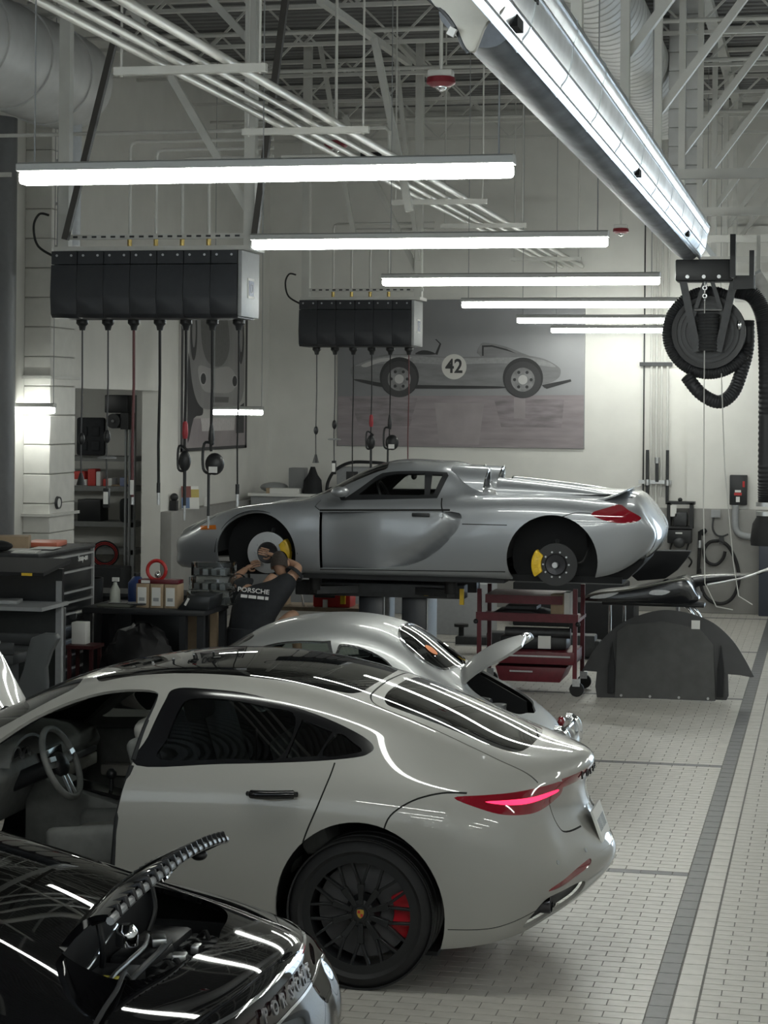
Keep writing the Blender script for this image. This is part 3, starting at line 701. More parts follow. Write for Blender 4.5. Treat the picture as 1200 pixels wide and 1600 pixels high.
PAINT_CHALK = mat('chalk_paint', (0.305, 0.30, 0.279), 0.42, 0.0, 1.0)
PAINT_BLACK = mat('black_paint', (0.003, 0.003, 0.0035), 0.5, 0.0, 1.0, spec=0.0)
PAINT_SILVER = mat('silver_paint', (0.31, 0.325, 0.345), 0.42, 0.55, 1.0)
PAINT_SILVER2 = mat('pale_silver_paint', (0.42, 0.43, 0.43), 0.40, 0.65, 0.5)
GAP = mat('panel_gap', (0.004, 0.004, 0.004), 0.9)
TRIM = mat('gloss_black_trim', (0.006, 0.006, 0.007), 0.12)
GLASS_W = glass('water_clear_glass', (0.88, 0.90, 0.89))
GLASS_T = glass('tinted_glass', (0.17, 0.19, 0.19))
GLASS_C = glass('clear_glass', (0.62, 0.68, 0.66))
GLASS_D = glass('dark_roof_glass', (0.03, 0.035, 0.035))
CABIN = mat('cabin_black', (0.016, 0.017, 0.018), 0.6, noise=0.2)
LEATHER = mat('cabin_grey_leather', (0.15, 0.155, 0.15), 0.55, noise=0.12)
LEATHER_L = mat('pale_seat_leather', (0.42, 0.41, 0.38), 0.55, noise=0.1)
LENS_RED = mat('red_lens', (0.20, 0.004, 0.012), 0.08, 0.0, 1.0)
LED_RED = emis('tail_light_led', (1.0, 0.02, 0.08), 1.6)

def wheel(car, x, y, z, R, rimR, width, side, rim_m, spokes=10, crest=True, caliper=None, name='wheel'):
    """a road wheel: one part (tyre) with rim, spokes, hub cap, brake disc and caliper as sub-parts; side -1 = near"""
    o = ORG[car.name]; c = (o.x + x, o.y + y, o.z + z); sg = side; wd = width / 2
    pr = [(rimR, -wd + 0.01), (rimR + 0.012, -wd), (R - 0.055, -wd - 0.008), (R - 0.03, -wd + 0.004), (R - 0.012, -wd + 0.02), (R - 0.003, -wd + 0.04)]
    for g in (-0.45, -0.15, 0.15, 0.45): pr += [(R, g * width - 0.012), (R - 0.008, g * width - 0.008), (R - 0.008, g * width + 0.008), (R, g * width + 0.012)]
    pr = [q for q in pr if abs(q[1]) <= wd + 0.01]
    pr += [(R - 0.003, wd - 0.04), (R - 0.012, wd - 0.02), (R - 0.03, wd - 0.004), (R - 0.055, wd + 0.008), (rimR + 0.012, wd), (rimR, wd - 0.01)]
    t = MB().lathe(pr, c, 'Y', 72, close=True)
    tyre = t.build(name, RUBBER, car, smooth=30)
    y0 = c[1] + sg * (wd - 0.012)
    m = MB().lathe([(rimR + 0.004, -wd + 0.01), (rimR + 0.004, wd - 0.008), (rimR - 0.008, wd - 0.004), (rimR - 0.016, wd - 0.012), (rimR - 0.02, wd - 0.03), (rimR - 0.035, 0), (rimR - 0.04, -wd + 0.01)], c, 'Y', 64, close=True)
    m.build('rim', rim_m, tyre)
    for k in range(spokes):
        a = 2 * PI * (k + 0.5) / spokes; s = MB()
        def pt(r, ang, d): return (c[0] + r * math.cos(ang), y0 - sg * d, c[2] + r * math.sin(ang))
        for da in (-0.5, 0.5):
            a2 = a + da * 2 * PI / spokes * 0.62
            A, B, D = pt(0.045, a, 0.03), pt(rimR * 0.5, a + (a2 - a) * 0.25, 0.022), pt(rimR - 0.012, a2, 0.012)
            s.beam(A, B, 0.020, 0.030, up=(0, 1, 0)); s.beam(B, D, 0.013, 0.026, up=(0, 1, 0))
        s.build('spoke', rim_m, tyre, bevel=0.002, seg=1)
    h = MB().cyl((c[0], y0 - sg * 0.075, c[2]), (c[0], y0 - sg * 0.022, c[2]), 0.085, 0.062, 32)
    h.build('hub', rim_m, tyre, bevel=0.004)
    for k in range(5):
        a = 2 * PI * k / 5 + 0.3; q = (c[0] + 0.055 * math.cos(a), c[2] + 0.055 * math.sin(a))
        MB().cyl((q[0], y0 - sg * 0.024, q[1]), (q[0], y0 - sg * 0.016, q[1]), 0.010, n=6).build('wheel_bolt', BLACK, tyre)
    MB().cyl((c[0], y0 - sg * 0.025, c[2]), (c[0], y0 - sg * 0.012, c[2]), 0.034, 0.031, 28).build('centre_cap', BLACK, tyre)
    if crest:
        sh = [(-0.016, 0.018), (0, 0.021), (0.016, 0.018), (0.017, 0.0), (0.011, -0.014), (0, -0.022), (-0.011, -0.014), (-0.017, 0.0)]
        MB().prism(sh, 0, 0.003, lambda a, b, t: (c[0] + a, y0 - sg * (0.012 - t), c[2] + b)).build('crest', mat('crest_gold', (0.62, 0.42, 0.08), 0.3, 0.6), tyre)
        q = MB()
        for a0, a1, b0, b1 in ((-0.013, -0.001, 0.002, 0.015), (0.001, 0.012, -0.014, 0.0)): q.box(c[0] + a0, c[0] + a1, y0 + sg * -0.010, y0 + sg * -0.0085, c[2] + b0, c[2] + b1)
        q.build('crest_stripes', RED, tyre)
    MB().lathe([(0.08, -0.012), (rimR * 0.80, -0.012), (rimR * 0.80, 0.012), (0.08, 0.012)], (c[0], c[1] - sg * 0.0 + sg * 0.015, c[2]), 'Y', 48, close=True).build('brake_disc', mat('disc_iron', (.12, .12, .125), .5, .6), tyre)
    if caliper:
        a0 = -0.6; pl = [(r * math.cos(a), r * math.sin(a)) for r, a in [(rimR * 0.86, t) for t in np.linspace(a0, 0.5, 9)] + [(rimR * 0.52, t) for t in np.linspace(0.5, a0, 9)]]
        MB().prism(pl, -0.03, 0.055, lambda a, b, t: (c[0] + a, c[1] + sg * t, c[2] + b)).build('brake_caliper', caliper, tyre, bevel=0.006)
    return tyre
mat('caliper_red', (.5, .01, .02), .35)
# ------------------------------------------------------------------ chalk-coloured four-door fastback
def build_sedan():
    X0, Y0 = -1.04, 10.27
    car = thing('fastback_sedan', 'pale chalk four-door fastback sedan with open front door and black wheels', 'car', (X0, Y0, 0))
    st = [
     (.2, [(.66,.305,.285),(.71,.39,.24),(.75,.53,.215),(.745,.71,.265),(.69,.855,.30),(.60,.925,.30),(.47,.955,.235),(.33,.978,.18),(.17,.99,.14),(0,.995,.125)]),
     (.44, [(.83,.25),(.875,.335),(.91,.52),(.912,.70),(.865,.86),(.755,.965),(.62,1.022),(.47,1.05),(.25,1.063),(0,1.066)]),
     (.75, [(.90,.205),(.93,.29),(.957,.5),(.965,.68),(.945,.865),(.835,.995),(.70,1.09),(.57,1.155),(.28,1.178),(0,1.182)]),
     (1.10,[(.90,.19),(.935,.28),(.962,.5),(.968,.70),(.945,.88),(.855,1.025),(.735,1.165),(.60,1.268),(.32,1.297),(0,1.303)]),
     (1.55,[(.88,.18),(.915,.27),(.945,.5),(.955,.70),(.935,.885),(.865,1.015),(.755,1.20),(.61,1.362),(.34,1.405),(0,1.413)]),
     (2.05,[(.87,.17),(.905,.26),(.93,.48),(.942,.70),(.92,.875),(.865,.99),(.76,1.21),(.61,1.39),(.34,1.427),(0,1.435)]),
     (2.45,[(.87,.17),(.905,.26),(.925,.48),(.94,.70),(.92,.865),(.868,.98),(.76,1.18),(.61,1.345),(.34,1.388),(0,1.398)]),
     (2.8, [(.87,.17),(.905,.26),(.925,.48),(.94,.69),(.92,.855),(.872,.965),(.775,1.10),(.62,1.225),(.34,1.293),(0,1.313)]),
     (3.15,[(.87,.17),(.91,.26),(.935,.48),(.945,.68),(.925,.845),(.885,.94),(.80,.99),(.67,1.05),(.36,1.13),(0,1.155)]),
     (3.55,[(.88,.18),(.92,.27),(.95,.48),(.96,.68),(.94,.83),(.895,.905),(.82,.93),(.70,.95),(.38,.985),(0,.995)]),
     (4.05,[(.88,.19),(.915,.28),(.95,.48),(.962,.68),(.94,.82),(.88,.885),(.79,.905),(.65,.915),(.36,.935),(0,.945)]),
     (4.45,[(.85,.2),(.89,.28),(.93,.48),(.94,.65),(.91,.77),(.84,.83),(.72,.85),(.56,.86),(.32,.875),(0,.88)]),
     (4.75,[(.77,.2),(.82,.28),(.87,.46),(.88,.60),(.85,.69),(.78,.74),(.66,.765),(.5,.78),(.28,.79),(0,.795)]),
     (4.93,[(.62,.2,4.91),(.68,.28,4.94),(.73,.43,4.95),(.74,.55,4.92),(.72,.61,4.89),(.66,.65,4.87),(.52,.68,4.89),(.38,.69,4.91),(.2,.695,4.93),(0,.695,4.94)])]
    rear = [(.12,.34),(.045,.42),(.0,.545),(.115,.69),(.155,.86),(0,0)]
    front = [(5.0,.2),(5.04,.28),(5.05,.43),(5.03,.55),(4.99,.63),(0,0)]
    S = car_skin(st, rear, front, level=4, p=1.65)
    RW, FW = 1.10, 4.05
    # wheel arches
    for ax in (RW, FW): S.cut(circ(ax, .36, .408, 56, ry=.432), 'sz', 'arch', cond=lambda x, y, z, n: y < -0.6)
    S.drop('arch')
    up = lambda x, y, z, n: n[2] > 0.15
    side = lambda x, y, z, n: y < -0.45
    # side glass: rear door window + quarter light inside a gloss black surround
    dlo = sp([(2.225,.99),(2.19,1.12),(2.135,1.28),(2.10,1.338),(1.95,1.345),(1.69,1.325),(1.37,1.248),(1.16,1.172),(1.075,1.12),(1.09,1.088),(1.16,1.068),(1.40,1.042),(1.80,1.015)], 5, True)
    S.cut(dlo, 'sz', 'frame', cond=side)
    S.cut(sp([(2.11,1.022),(2.09,1.12),(2.05,1.255),(2.0,1.298),(1.84,1.303),(1.62,1.275),(1.47,1.235),(1.52,1.055),(1.75,1.04)], 5, True), 'sz', 'rear_window', ('frame',))
    S.cut([(1.435,1.225),(1.28,1.175),(1.335,1.07),(1.485,1.055)], 'sz', 'vent_window', ('frame',))
    S.cut(sp([(1.255,1.168),(1.17,1.13),(1.125,1.10),(1.17,1.085),(1.31,1.072)], 4, True), 'sz', 'quarter_window', ('frame',))
    # front doorway
    door = [(2.31,.24),(2.322,.45),(2.32,.58),(2.305,.72),(2.275,.88)] + sp([(2.245,1.01),(2.215,1.15),(2.175,1.285),(2.20,1.325),(2.35,1.325),(2.51,1.298),(2.68,1.24),(2.85,1.155),(3.0,1.045),(3.09,.97)], 4) + [(3.17,.90),(3.22,.6),(3.18,.35),(3.12,.25)]
    S.cut(door, 'sz', 'front_door', cond=side)
    # roof glass, hatch glass, windscreen, bonnet (top view: s, -y)
    S.cut(sp([(1.20,0),(1.205,.3),(1.22,.46),(1.30,.535),(1.6,.56),(2.0,.57),(2.4,.565),(2.54,.54),(2.62,.3),(2.64,0),(2.64,-.05),(1.20,-.05)], 5, True), 'sy', 'roof_glass', cond=up)
    S.cut(sp([(.40,0),(.405,.22),(.44,.40),(.53,.455),(.8,.485),(1.0,.505),(1.08,.48),(1.115,.3),(1.12,0),(1.12,-.05),(.40,-.05)], 5, True), 'sy', 'hatch_glass', cond=up)
    S.cut(sp([(2.72,-.05),(2.70,.3),(2.66,.52),(2.74,.585),(3.0,.66),(3.25,.735),(3.38,.72),(3.48,.4),(3.52,0),(3.52,-.05)], 5, True), 'sy', 'windscreen', cond=lambda x, y, z, n: n[2] > 0.1)
    S.cut(sp([(3.60,-.05),(3.57,.4),(3.48,.76),(3.7,.82),(4.2,.80),(4.6,.68),(4.78,.35),(4.82,-.05)], 5, True), 'sy', 'hood', cond=lambda x, y, z, n: n[2] > 0.3 and z > 0.7)
    # rear lamp: wraps from flank to tail, joined by a strip across the hatch
    S.cut(sp([(.63,.917),(.50,.870),(.36,.842),(.15,.832),(0,.838),(-.15,.852),(-.26,.872),(-.285,.905),(-.26,.935),(-.1,.932),(.25,.930),(.45,.927)], 4, True), 'qz', 'tail_lamp', cond=lambda x, y, z, n: x > -.8 and y < -.2)
    S.cut([(-.27,.945),(-.27,.902),(-1.0,.915),(-1.0,.965)], 'qz', 'lamp_strip', cond=lambda x, y, z, n: x > -0.35)
    S.cut(sp([(.46,.90),(.32,.882),(.10,.876),(-.2,.888),(-.2,.902),(.05,.898),(.3,.902)], 4, True), 'qz', 'tail_led', ('tail_lamp',))
    # reflector, exhaust opening, number plate recess on the tail
    tail = lambda x, y, z, n: x > -0.45
    S.cut(sp([(.05,.472),(-.22,.50),(-.44,.53),(-.45,.56),(-.22,.535),(.0,.498)], 4, True), 'qz', 'reflector', cond=tail)
    S.cut(sp([(.20,.305),(.02,.325),(-.2,.345),(-.36,.365),(-.42,.41),(-.38,.46),(-.13,.462),(.06,.44),(.15,.375)], 5, True), 'qz', 'exhaust_bay', cond=tail)
    S.cut([(-.27,.565),(.05,.565),(.05,.745),(-.27,.745)], 'yz', 'plate_bay', cond=tail)
    # panel gaps
    S.line(sp([(1.245,1.045),(1.26,.98),(1.30,.86),(1.345,.75),(1.37,.68)], 5), 'sz', .008, cond=side)
    S.line(sp([(.605,.936),(.72,.935),(.85,.90),(.95,.83),(.985,.74)], 5), 'sz', .008, cond=side)
    S.line([(2.31,.25),(1.55,.25)], 'sz', .008, cond=side)
    S.line(sp([(.68,.31),(.50,.315),(.38,.345),(.26,.40)], 4), 'sz', .005, cond=side)
    S.line(sp([(1.175,-.02),(1.17,.3),(1.155,.48),(1.09,.56),(.9,.57),(.62,.585),(.48,.60),(.38,.60),(.31,.60)], 5), 'sy', .009, cond=up)
    S.line(sp([(-.58,.86),(-.54,.74),(-.48,.70),(-.27,.69),(0,.69)], 4), 'yz', .008, cond=tail)
    S.emit('body', 'body_shell', PAINT_CHALK, car, thick=.018, inner=CABIN)
    S.seams(car, -.003)
    S.emit('frame', 'window_surround', TRIM, car, 'near', thick=.02, inner=CABIN); S.emit('frame', 'window_surround', TRIM, car, 'far', thick=.02, inner=CABIN)
    for sd in ('near', 'far'):
        for t in ('rear_window', 'vent_window', 'quarter_window'): S.emit(t, t, GLASS_T, car, sd, off=-.004)
    S.emit('roof_glass', 'roof_glass', GLASS_D, car); S.emit('hatch_glass', 'hatch_glass', GLASS_T, car); S.emit('windscreen', 'windscreen', GLASS_C, car)
    S.emit('tail_lamp', 'tail_lamp', LENS_RED, car, 'near', thick=.01); S.emit('tail_lamp', 'tail_lamp', LENS_RED, car, 'far', thick=.01)
    S.emit('tail_led', 'tail_lamp_led', LED_RED, car, 'near'); S.emit('tail_led', 'tail_lamp_led', LED_RED, car, 'far')
    S.emit('lamp_strip', 'lamp_strip', LENS_RED, car, thick=.01)
    S.emit('reflector', 'reflector', LENS_RED, car, 'near', off=-.004); S.emit('reflector', 'reflector', LENS_RED, car, 'far', off=-.004)
    S.emit('exhaust_bay', 'exhaust_surround', BLACK, car, 'near', off=-.03); S.emit('exhaust_bay', 'exhaust_surround', BLACK, car, 'far', off=-.03)
    S.emit('plate_bay', 'plate_recess', PAINT_CHALK, car, off=-.006)
    # bonnet raised on its rear hinge, front door swung open on its front hinge
    T = Matrix.Translation((-3.41, 0, .985)) @ Matrix.Rotation(math.radians(62), 4, 'Y') @ Matrix.Translation((3.5, 0, -.97))
    S.emit('hood', 'hood', PAINT_CHALK, car, thick=.03, inner=BLACKM, T=T)
    T = Matrix.Translation((-3.2, -.93, 0)) @ Matrix.Rotation(math.radians(-74), 4, 'Z') @ Matrix.Translation((3.2, .93, 0))
    S.cut(sp([(2.29,1.0),(2.255,1.10),(2.225,1.24),(2.27,1.285),(2.45,1.27),(2.68,1.20),(2.85,1.11),(2.97,1.02),(3.0,.985),(2.7,.985)], 4, True), 'sz', 'front_window', ('front_door',))
    d = S.emit('front_door', 'front_door', PAINT_CHALK, car, 'near', thick=.06, inner=LEATHER, T=T); S.emit('front_window', 'front_door_glass', GLASS_C, d, 'near', off=-.02, T=T)
    S.emit('front_door', 'front_door', PAINT_CHALK, car, 'far', thick=.05, inner=LEATHER); S.emit('front_window', 'front_window', GLASS_C, car, 'far', off=-.02)
    o = Vector((X0, Y0, 0))
    L = lambda s, y, z: (X0 - s, Y0 + y, z)
    # door pull on the inside of the open door
    M = Matrix.Translation(o) @ T
    MB(M).tube(sp([(-2.5,-.845,.80),(-2.6,-.80,.84),(-2.8,-.80,.86),(-2.95,-.845,.86)], 4), .018).build('door_pull', ALU, d)
    MB(M).cbox((-2.7,-.83,.72), (.70,.07,.07)).build('armrest', LEATHER, d, bevel=.02)
    # black door surround seal seen in the doorway
    seal = [L(s, -sec_y(st, s, z) + .012, z) for s, z in door[5:38]]
    MB().tube(seal, .017, 8).build('door_seal', BLACKM, car)
    MB().tube([L(2.31, -.90, .25), L(2.32, -.925, .5), L(2.30, -.93, .74), L(2.25, -.865, .99)], .014, 8).build('door_seal', BLACKM, car)
    # wheels
    for s_ in (-1, 1):
        wheel(car, -RW, s_ * .782, .353, .353, .281, .30, s_, mat('black_wheel', (.011, .012, .013), .38), caliper=mat('caliper_red', (.5, .01, .02), .35))
        wheel(car, -FW, s_ * .81, .353, .353, .281, .27, s_, MATS['black_wheel'], caliper=MATS['caliper_red'])
    # wheel housings and floor pan
    for ax in (RW, FW):
        for s_ in (-1, 1):
            MB().grid(lambda u, v: L(ax + .43 * math.cos(PI * u), s_ * (.45 + .47 * v), .36 + .43 * math.sin(PI * u)), 20, 2).build('wheel_housing', BLACKM, car, thick=.004)
            MB().prism(circ(ax, .40, .44, 24), 0, .01, lambda a, b, t: L(a, s_ * (.45 + t), max(b, .14))).build('wheel_housing', BLACKM, car)
    MB().box(X0 - 4.8, X0 - .75, Y0 - .80, Y0 + .80, .15, .17).box(X0 - 3.6, X0 - 1.5, Y0 - .86, Y0 + .86, .17, .27).build('floor_pan', BLACKM, car)
    # door handles: recess cup and pull
    for s_ in (-1, 1):
        MB().tube(sp([L(1.40, s_*.944, .905), L(1.44, s_*.962, .905), L(1.53, s_*.966, .90), L(1.60, s_*.964, .898), L(1.645, s_*.944, .897)], 5), [.012]*3 + [.021]*15 + [.012]*3, 10).build('door_handle', TRIM, car)
        MB().ball(L(1.52, s_*.928, .885), (.075, .016, .028), 20, 10).build('handle_cup', PAINT_CHALK, car)
    # twin exhaust tips
    for s_ in (-1, 1):
        e = [-.66, -.54]
        for y in e:
            MB().lathe([(.048, -.12), (.052, 0), (.045, .004), (.042, -.10)], L(.235, s_ * y, .40), 'X', 24).build('exhaust_tip', mat('dark_chrome', (.10, .10, .11), .2, 1.0), car)
    # number plate
    pl = MB().cbox(L(.078, 0, .665), (.012, .32, .16), ry=-0.35).build('number_plate', PAPER, car)
    for k in range(7): MB().cbox(L(.0705, -.105 + k * .035, .662), (.004, .018 if k != 3 else .008, .06), ry=-0.35).build('plate_character', GREYP, pl)
    # letters across the tail
    for i, ch in enumerate('PORSCHE'):
        h, n = S.hit((i - 3) * .075, .93)
        text_mesh('letter', ch, .050, .004, frame_M(o + h + n * .006, (-.0 - n.y / max(n.x, .2), 1, 0), (-.1, 0, 1)), mat('badge_dark', (.03, .03, .032), .25, .6), car, bold=.001)
    for y in (-.70, -.40, .40, .70):
        h, n = S.hit(y, .60); MB().cyl(o + h - n * .01, o + h + n * .004, .011, n=14).build('parking_sensor', GREYP, car)
    # ---- cabin
    def seat(y, s0):
        def cush(u, v):
            a, b = PI * (u - .5), 2 * PI * v
            return None
        b = MB().cbox(L(s0, y, .50), (.52, .50, .17), ry=-.10); c = b.build('seat_cushion', LEATHER_L, car, bevel=.06, seg=4)
        for e in (-1, 1): MB().cbox(L(s0 + .02, y + e * .24, .54), (.50, .09, .20), ry=-.10).build('seat_bolster', LEATHER, car, bevel=.04, seg=3)
        MB().cbox(L(s0 - .32, y, .86), (.16, .46, .66), ry=-.30).build('seat_back', LEATHER_L, car, bevel=.06, seg=4)
        for e in (-1, 1): MB().cbox(L(s0 - .29, y + e * .22, .82), (.16, .09, .56), ry=-.30).build('seat_bolster', LEATHER, car, bevel=.04, seg=3)
        MB().cbox(L(s0 - .44, y, 1.235), (.10, .26, .17), ry=-.2).build('headrest', LEATHER, car, bevel=.04, seg=3)
    seat(-.40, 2.5); seat(.40, 2.5)
    MB().cbox(L(1.75, 0, .52), (.5, 1.3, .16)).build('rear_bench', LEATHER, car, bevel=.05); MB().cbox(L(1.47, 0, .84), (.16, 1.3, .6), ry=-.35).build('rear_backrest', LEATHER, car, bevel=.05)
    # dashboard: curved top, lower fascia with trim strip, instrument cowl, vents
    da = [(3.00,.84),(3.03,.905),(3.12,.935),(3.25,.94),(3.42,.94),(3.42,.60),(3.12,.58),(3.06,.70)]
    MB().prism(da, -.76, .76, lambda a, b, t: L(a, t, b)).build('dashboard', LEATHER, car, bevel=.015)
    MB().cbox(L(3.02, .32, .795), (.05, .72, .03)).build('trim_strip', ALU, car, bevel=.006)
    MB().cbox(L(3.025, .32, .74), (.06, .74, .07)).build('dash_panel', LEATHER_L, car, bevel=.012)
    cow = MB().grid(lambda u, v: L(2.97 + .16 * v, -.40 + .23 * math.cos(PI * u), .90 + (.125 - .03 * v) * math.sin(PI * u)), 20, 4).build('instrument_cowl', LEATHER, car, thick=.015)
    for y, r in ((-.40, .065), (-.53, .045), (-.27, .045)):
        MB().lathe([(r, 0), (r, .012), (r - .008, .012), (r - .008, 0)], L(3.04, y, .905), 'X', 28, close=True).build('gauge_ring', STEEL, cow)
        MB().cyl(L(3.045, y, .905), L(3.05, y, .905), r - .006, n=28).build('gauge_face', BLACK, cow)
    sc_ = MB().cbox(L(3.0, .0, .83), (.02, .30, .14), ry=-.2).build('centre_screen', TRIM, car, bevel=.004)
    # steering wheel on its column
    Ms = Matrix.Translation(L(2.79, -.40, .90)) @ Matrix.Rotation(math.radians(-24), 4, 'Y')
    swl = MB(Ms).tube([(0, .185 * math.cos(a), .185 * math.sin(a)) for a in np.linspace(0, 2 * PI, 41)], .017, 10, cap=False).build('steering_wheel', LEATHER, car)
    MB(Ms).ball((-.01, 0, -.005), (.04, .072, .066), 20, 12).build('airbag_hub', BLACK, swl)
    MB(Ms).beam((-.005, -.06, .01), (0, -.18, .02), .05, .012, up=(1, 0, 0)).build('wheel_spoke', LEATHER, swl); MB(Ms).beam((-.005, .06, .01), (0, .18, .02), .05, .012, up=(1, 0, 0)).build('wheel_spoke', LEATHER, swl)
    MB(Ms).beam((-.008, -.022, -.05), (0, -.03, -.178), .012, .012, up=(1, 0, 0)).beam((-.008, .022, -.05), (0, .03, -.178), .012, .012, up=(1, 0, 0)).build('lower_spoke', ALU, swl)
    MB(Ms).beam((.022, -.10, .03), (.018, -.165, .035), .025, .008, up=(1, 0, 0)).build('wheel_buttons', STEEL, swl); MB(Ms).beam((.022, .10, .03), (.018, .165, .035), .025, .008, up=(1, 0, 0)).build('wheel_buttons', STEEL, swl)
    MB(Ms).cyl((-.03, 0, 0), (-.34, 0, 0), .045).build('steering_column', BLACK, swl)
    # console with gear lever
    cs = [(2.0,.30),(2.0,.60),(2.55,.64),(2.85,.72),(3.1,.80),(3.1,.30)]
    cn = MB().prism(cs, -.13, .13, lambda a, b, t: L(a, t, b)).build('centre_console', LEATHER, car, bevel=.02)
    MB().cbox(L(2.70, 0, .69), (.36, .16, .02), ry=.17).build('console_panel', TRIM, cn)
    MB().cyl(L(2.66, -.01, .67), L(2.66, -.01, .77), .012).ball(L(2.66, -.01, .78), (.028, .024, .03)).build('gear_lever', BLACK, cn)
    MB().cbox(L(2.48, 0, .65), (.12, .09, .012), ry=.1).build('cup_lid', ALU, cn)
    # far door trim
    ft = MB().prism([(2.1,.40),(3.1,.40),(3.1,.88),(2.1,.92)], .80, .84, lambda a, b, t: L(a, t, b)).build('door_trim', LEATHER, car, bevel=.01)
    MB().cbox(L(2.65, .775, .66), (.7, .08, .07)).build('armrest', LEATHER_L, ft, bevel=.02)
    MB().cbox(L(2.75, .79, .80), (.12, .015, .03)).build('door_pull', ALU, ft, bevel=.004)
    # rear-view mirror on the far flank
    mr = MB().ball(L(2.98, 1.02, 1.0), (.08, .11, .065), 20, 12).build('wing_mirror', PAINT_CHALK, car); MB().beam(L(3.02, .89, .955), L(2.98, .97, .97), .03, .05).build('mirror_arm', BLACK, mr)
    return car
def sec_y(st, s, z):
    """half width of the skin at (s, z), read off the measured sections"""
    def at(rows):
        pz = [(r[1], r[0]) for r in rows]
        for (za, ya), (zb, yb) in zip(pz, pz[1:]):
            if za <= z <= zb and zb > za: return ya + (yb - ya) * (z - za) / (zb - za)
        return pz[0][1] if z < pz[0][0] else pz[-1][1]
    for (s0, r0), (s1, r1) in zip(st, st[1:]):
        if s0 <= s <= s1: t = (s - s0) / (s1 - s0); return at(r0) * (1 - t) + at(r1) * t
    return at(st[-1][1])
# ------------------------------------------------------------------ silver mid-engined sports car up on the lift, wheels off
def build_supercar():
    X0, Y0, Z0 = -1.52, 19.4, 1.065
    car = thing('sports_car', 'silver mid-engined sports car raised on a lift with its wheels removed', 'car', (X0, Y0, Z0))
    L = lambda s, y, z: (X0 - s, Y0 + y, Z0 + z)
    lo = [(.84,.10),(.89,.145),(.925,.28),(.935,.50)]
    st = [
     (.2, [(.72,.29,.20),(.78,.36,.13),(.82,.46,.08),(.845,.57,.08),(.855,.69,.15),(.80,.79,.22),(.62,.845,.24),(.42,.87,.23),(.22,.88,.22),(0,.885,.22)]),
     (.45,[(.84,.155),(.88,.21),(.92,.33),(.94,.52),(.925,.70),(.80,.80),(.66,.835),(.45,.875),(.25,.90),(0,.905)]),
     (.95,[(.86,.11),(.91,.16),(.95,.30),(.962,.50),(.935,.725),(.80,.845),(.66,.865),(.46,.89),(.25,.92),(0,.925)]),
     (1.4,[(.84,.10),(.89,.15),(.935,.28),(.955,.50),(.925,.735),(.79,.84),(.65,.865),(.48,.885),(.26,.905),(0,.91)]),
     (1.68,[(.83,.10),(.885,.145),(.925,.28),(.945,.50),(.905,.735),(.775,.835),(.66,.88),(.52,.915),(.28,.935),(0,.94)]),
     (1.9,[(.83,.10),(.88,.145),(.915,.28),(.935,.50),(.89,.735),(.772,.828),(.68,.94),(.56,1.06),(.3,1.11),(0,1.125)]),
     (2.15,[(.83,.10),(.88,.145),(.91,.28),(.925,.50),(.885,.73),(.772,.82),(.685,.96),(.565,1.09),(.3,1.14),(0,1.153)]),
     (2.5,[(.83,.10),(.88,.145),(.905,.28),(.92,.50),(.885,.725),(.775,.812),(.685,.96),(.565,1.09),(.3,1.15),(0,1.166)]),
     (2.8,[(.83,.10),(.88,.145),(.905,.28),(.92,.50),(.89,.72),(.78,.80),(.695,.905),(.575,1.01),(.31,1.072),(0,1.09)]),
     (3.1,[(.83,.10),(.88,.145),(.91,.28),(.925,.50),(.90,.715),(.785,.785),(.71,.83),(.59,.88),(.32,.92),(0,.935)]),
     (3.4,[(.83,.105),(.88,.15),(.92,.29),(.94,.50),(.91,.705),(.79,.77),(.70,.775),(.58,.775),(.32,.775),(0,.78)]),
     (3.74,[(.82,.11),(.88,.16),(.93,.30),(.945,.50),(.90,.68),(.78,.735),(.68,.73),(.55,.715),(.30,.705),(0,.705)]),
     (4.15,[(.80,.11),(.85,.16),(.90,.29),(.915,.44),(.87,.585),(.76,.65),(.66,.65),(.52,.64),(.28,.635),(0,.635)]),
     (4.5,[(.70,.12,4.50),(.745,.17,4.53),(.77,.26,4.52),(.78,.35,4.53),(.755,.43,4.50),(.67,.485,4.45),(.54,.50,4.50),(.40,.50,4.55),(.22,.495,4.59),(0,.495,4.61)])]
    rear = [(.13,.29),(.05,.37),(0,.46),(.0,.57),(.08,.71),(0,0)]
    front = [(4.7,.12),(4.73,.17),(4.70,.26),(4.70,.35),(4.67,.43),(0,0)]
    S = car_skin(st, rear, front, level=3)
    side = lambda x, y, z, n: y < -0.45
    S.cut(circ(.95, .285, .415, 48), 'sz', 'arch', cond=lambda x, y, z, n: y < -0.55); S.cut(circ(3.74, .285, .385, 48), 'sz', 'arch', cond=lambda x, y, z, n: y < -0.55); S.drop('arch')
    # side glass in a black surround
    S.cut([(2.95,.79),(2.80,.90),(2.66,1.01)] + sp([(2.60,1.045),(2.45,1.065),(2.2,1.07),(1.985,1.06)], 4) + [(1.965,1.03),(2.045,.825)], 'sz', 'frame', cond=side)
    S.cut([(2.80,.845),(2.65,.975),(2.57,1.02),(2.45,1.04),(2.19,1.045),(2.17,.85)], 'sz', 'door_window', ('frame',))
    S.cut([(2.12,1.04),(2.02,1.038),(2.085,.86),(2.12,.855)], 'sz', 'quarter_window', ('frame',))
    up = lambda x, y, z, n: n[2] > 0.08
    S.cut(sp([(2.60,-.05),(2.60,.3),(2.57,.53),(2.66,.575),(2.9,.62),(3.10,.66),(3.24,.60),(3.34,.3),(3.37,0),(3.37,-.05)], 5, True), 'sy', 'windscreen', cond=up)
    S.cut(sp([(1.70,-.05),(1.70,.40),(1.73,.50),(1.86,.50),(1.88,.40),(1.88,-.05)], 4, True), 'sy', 'rear_window', cond=lambda x, y, z, n: z > .9)
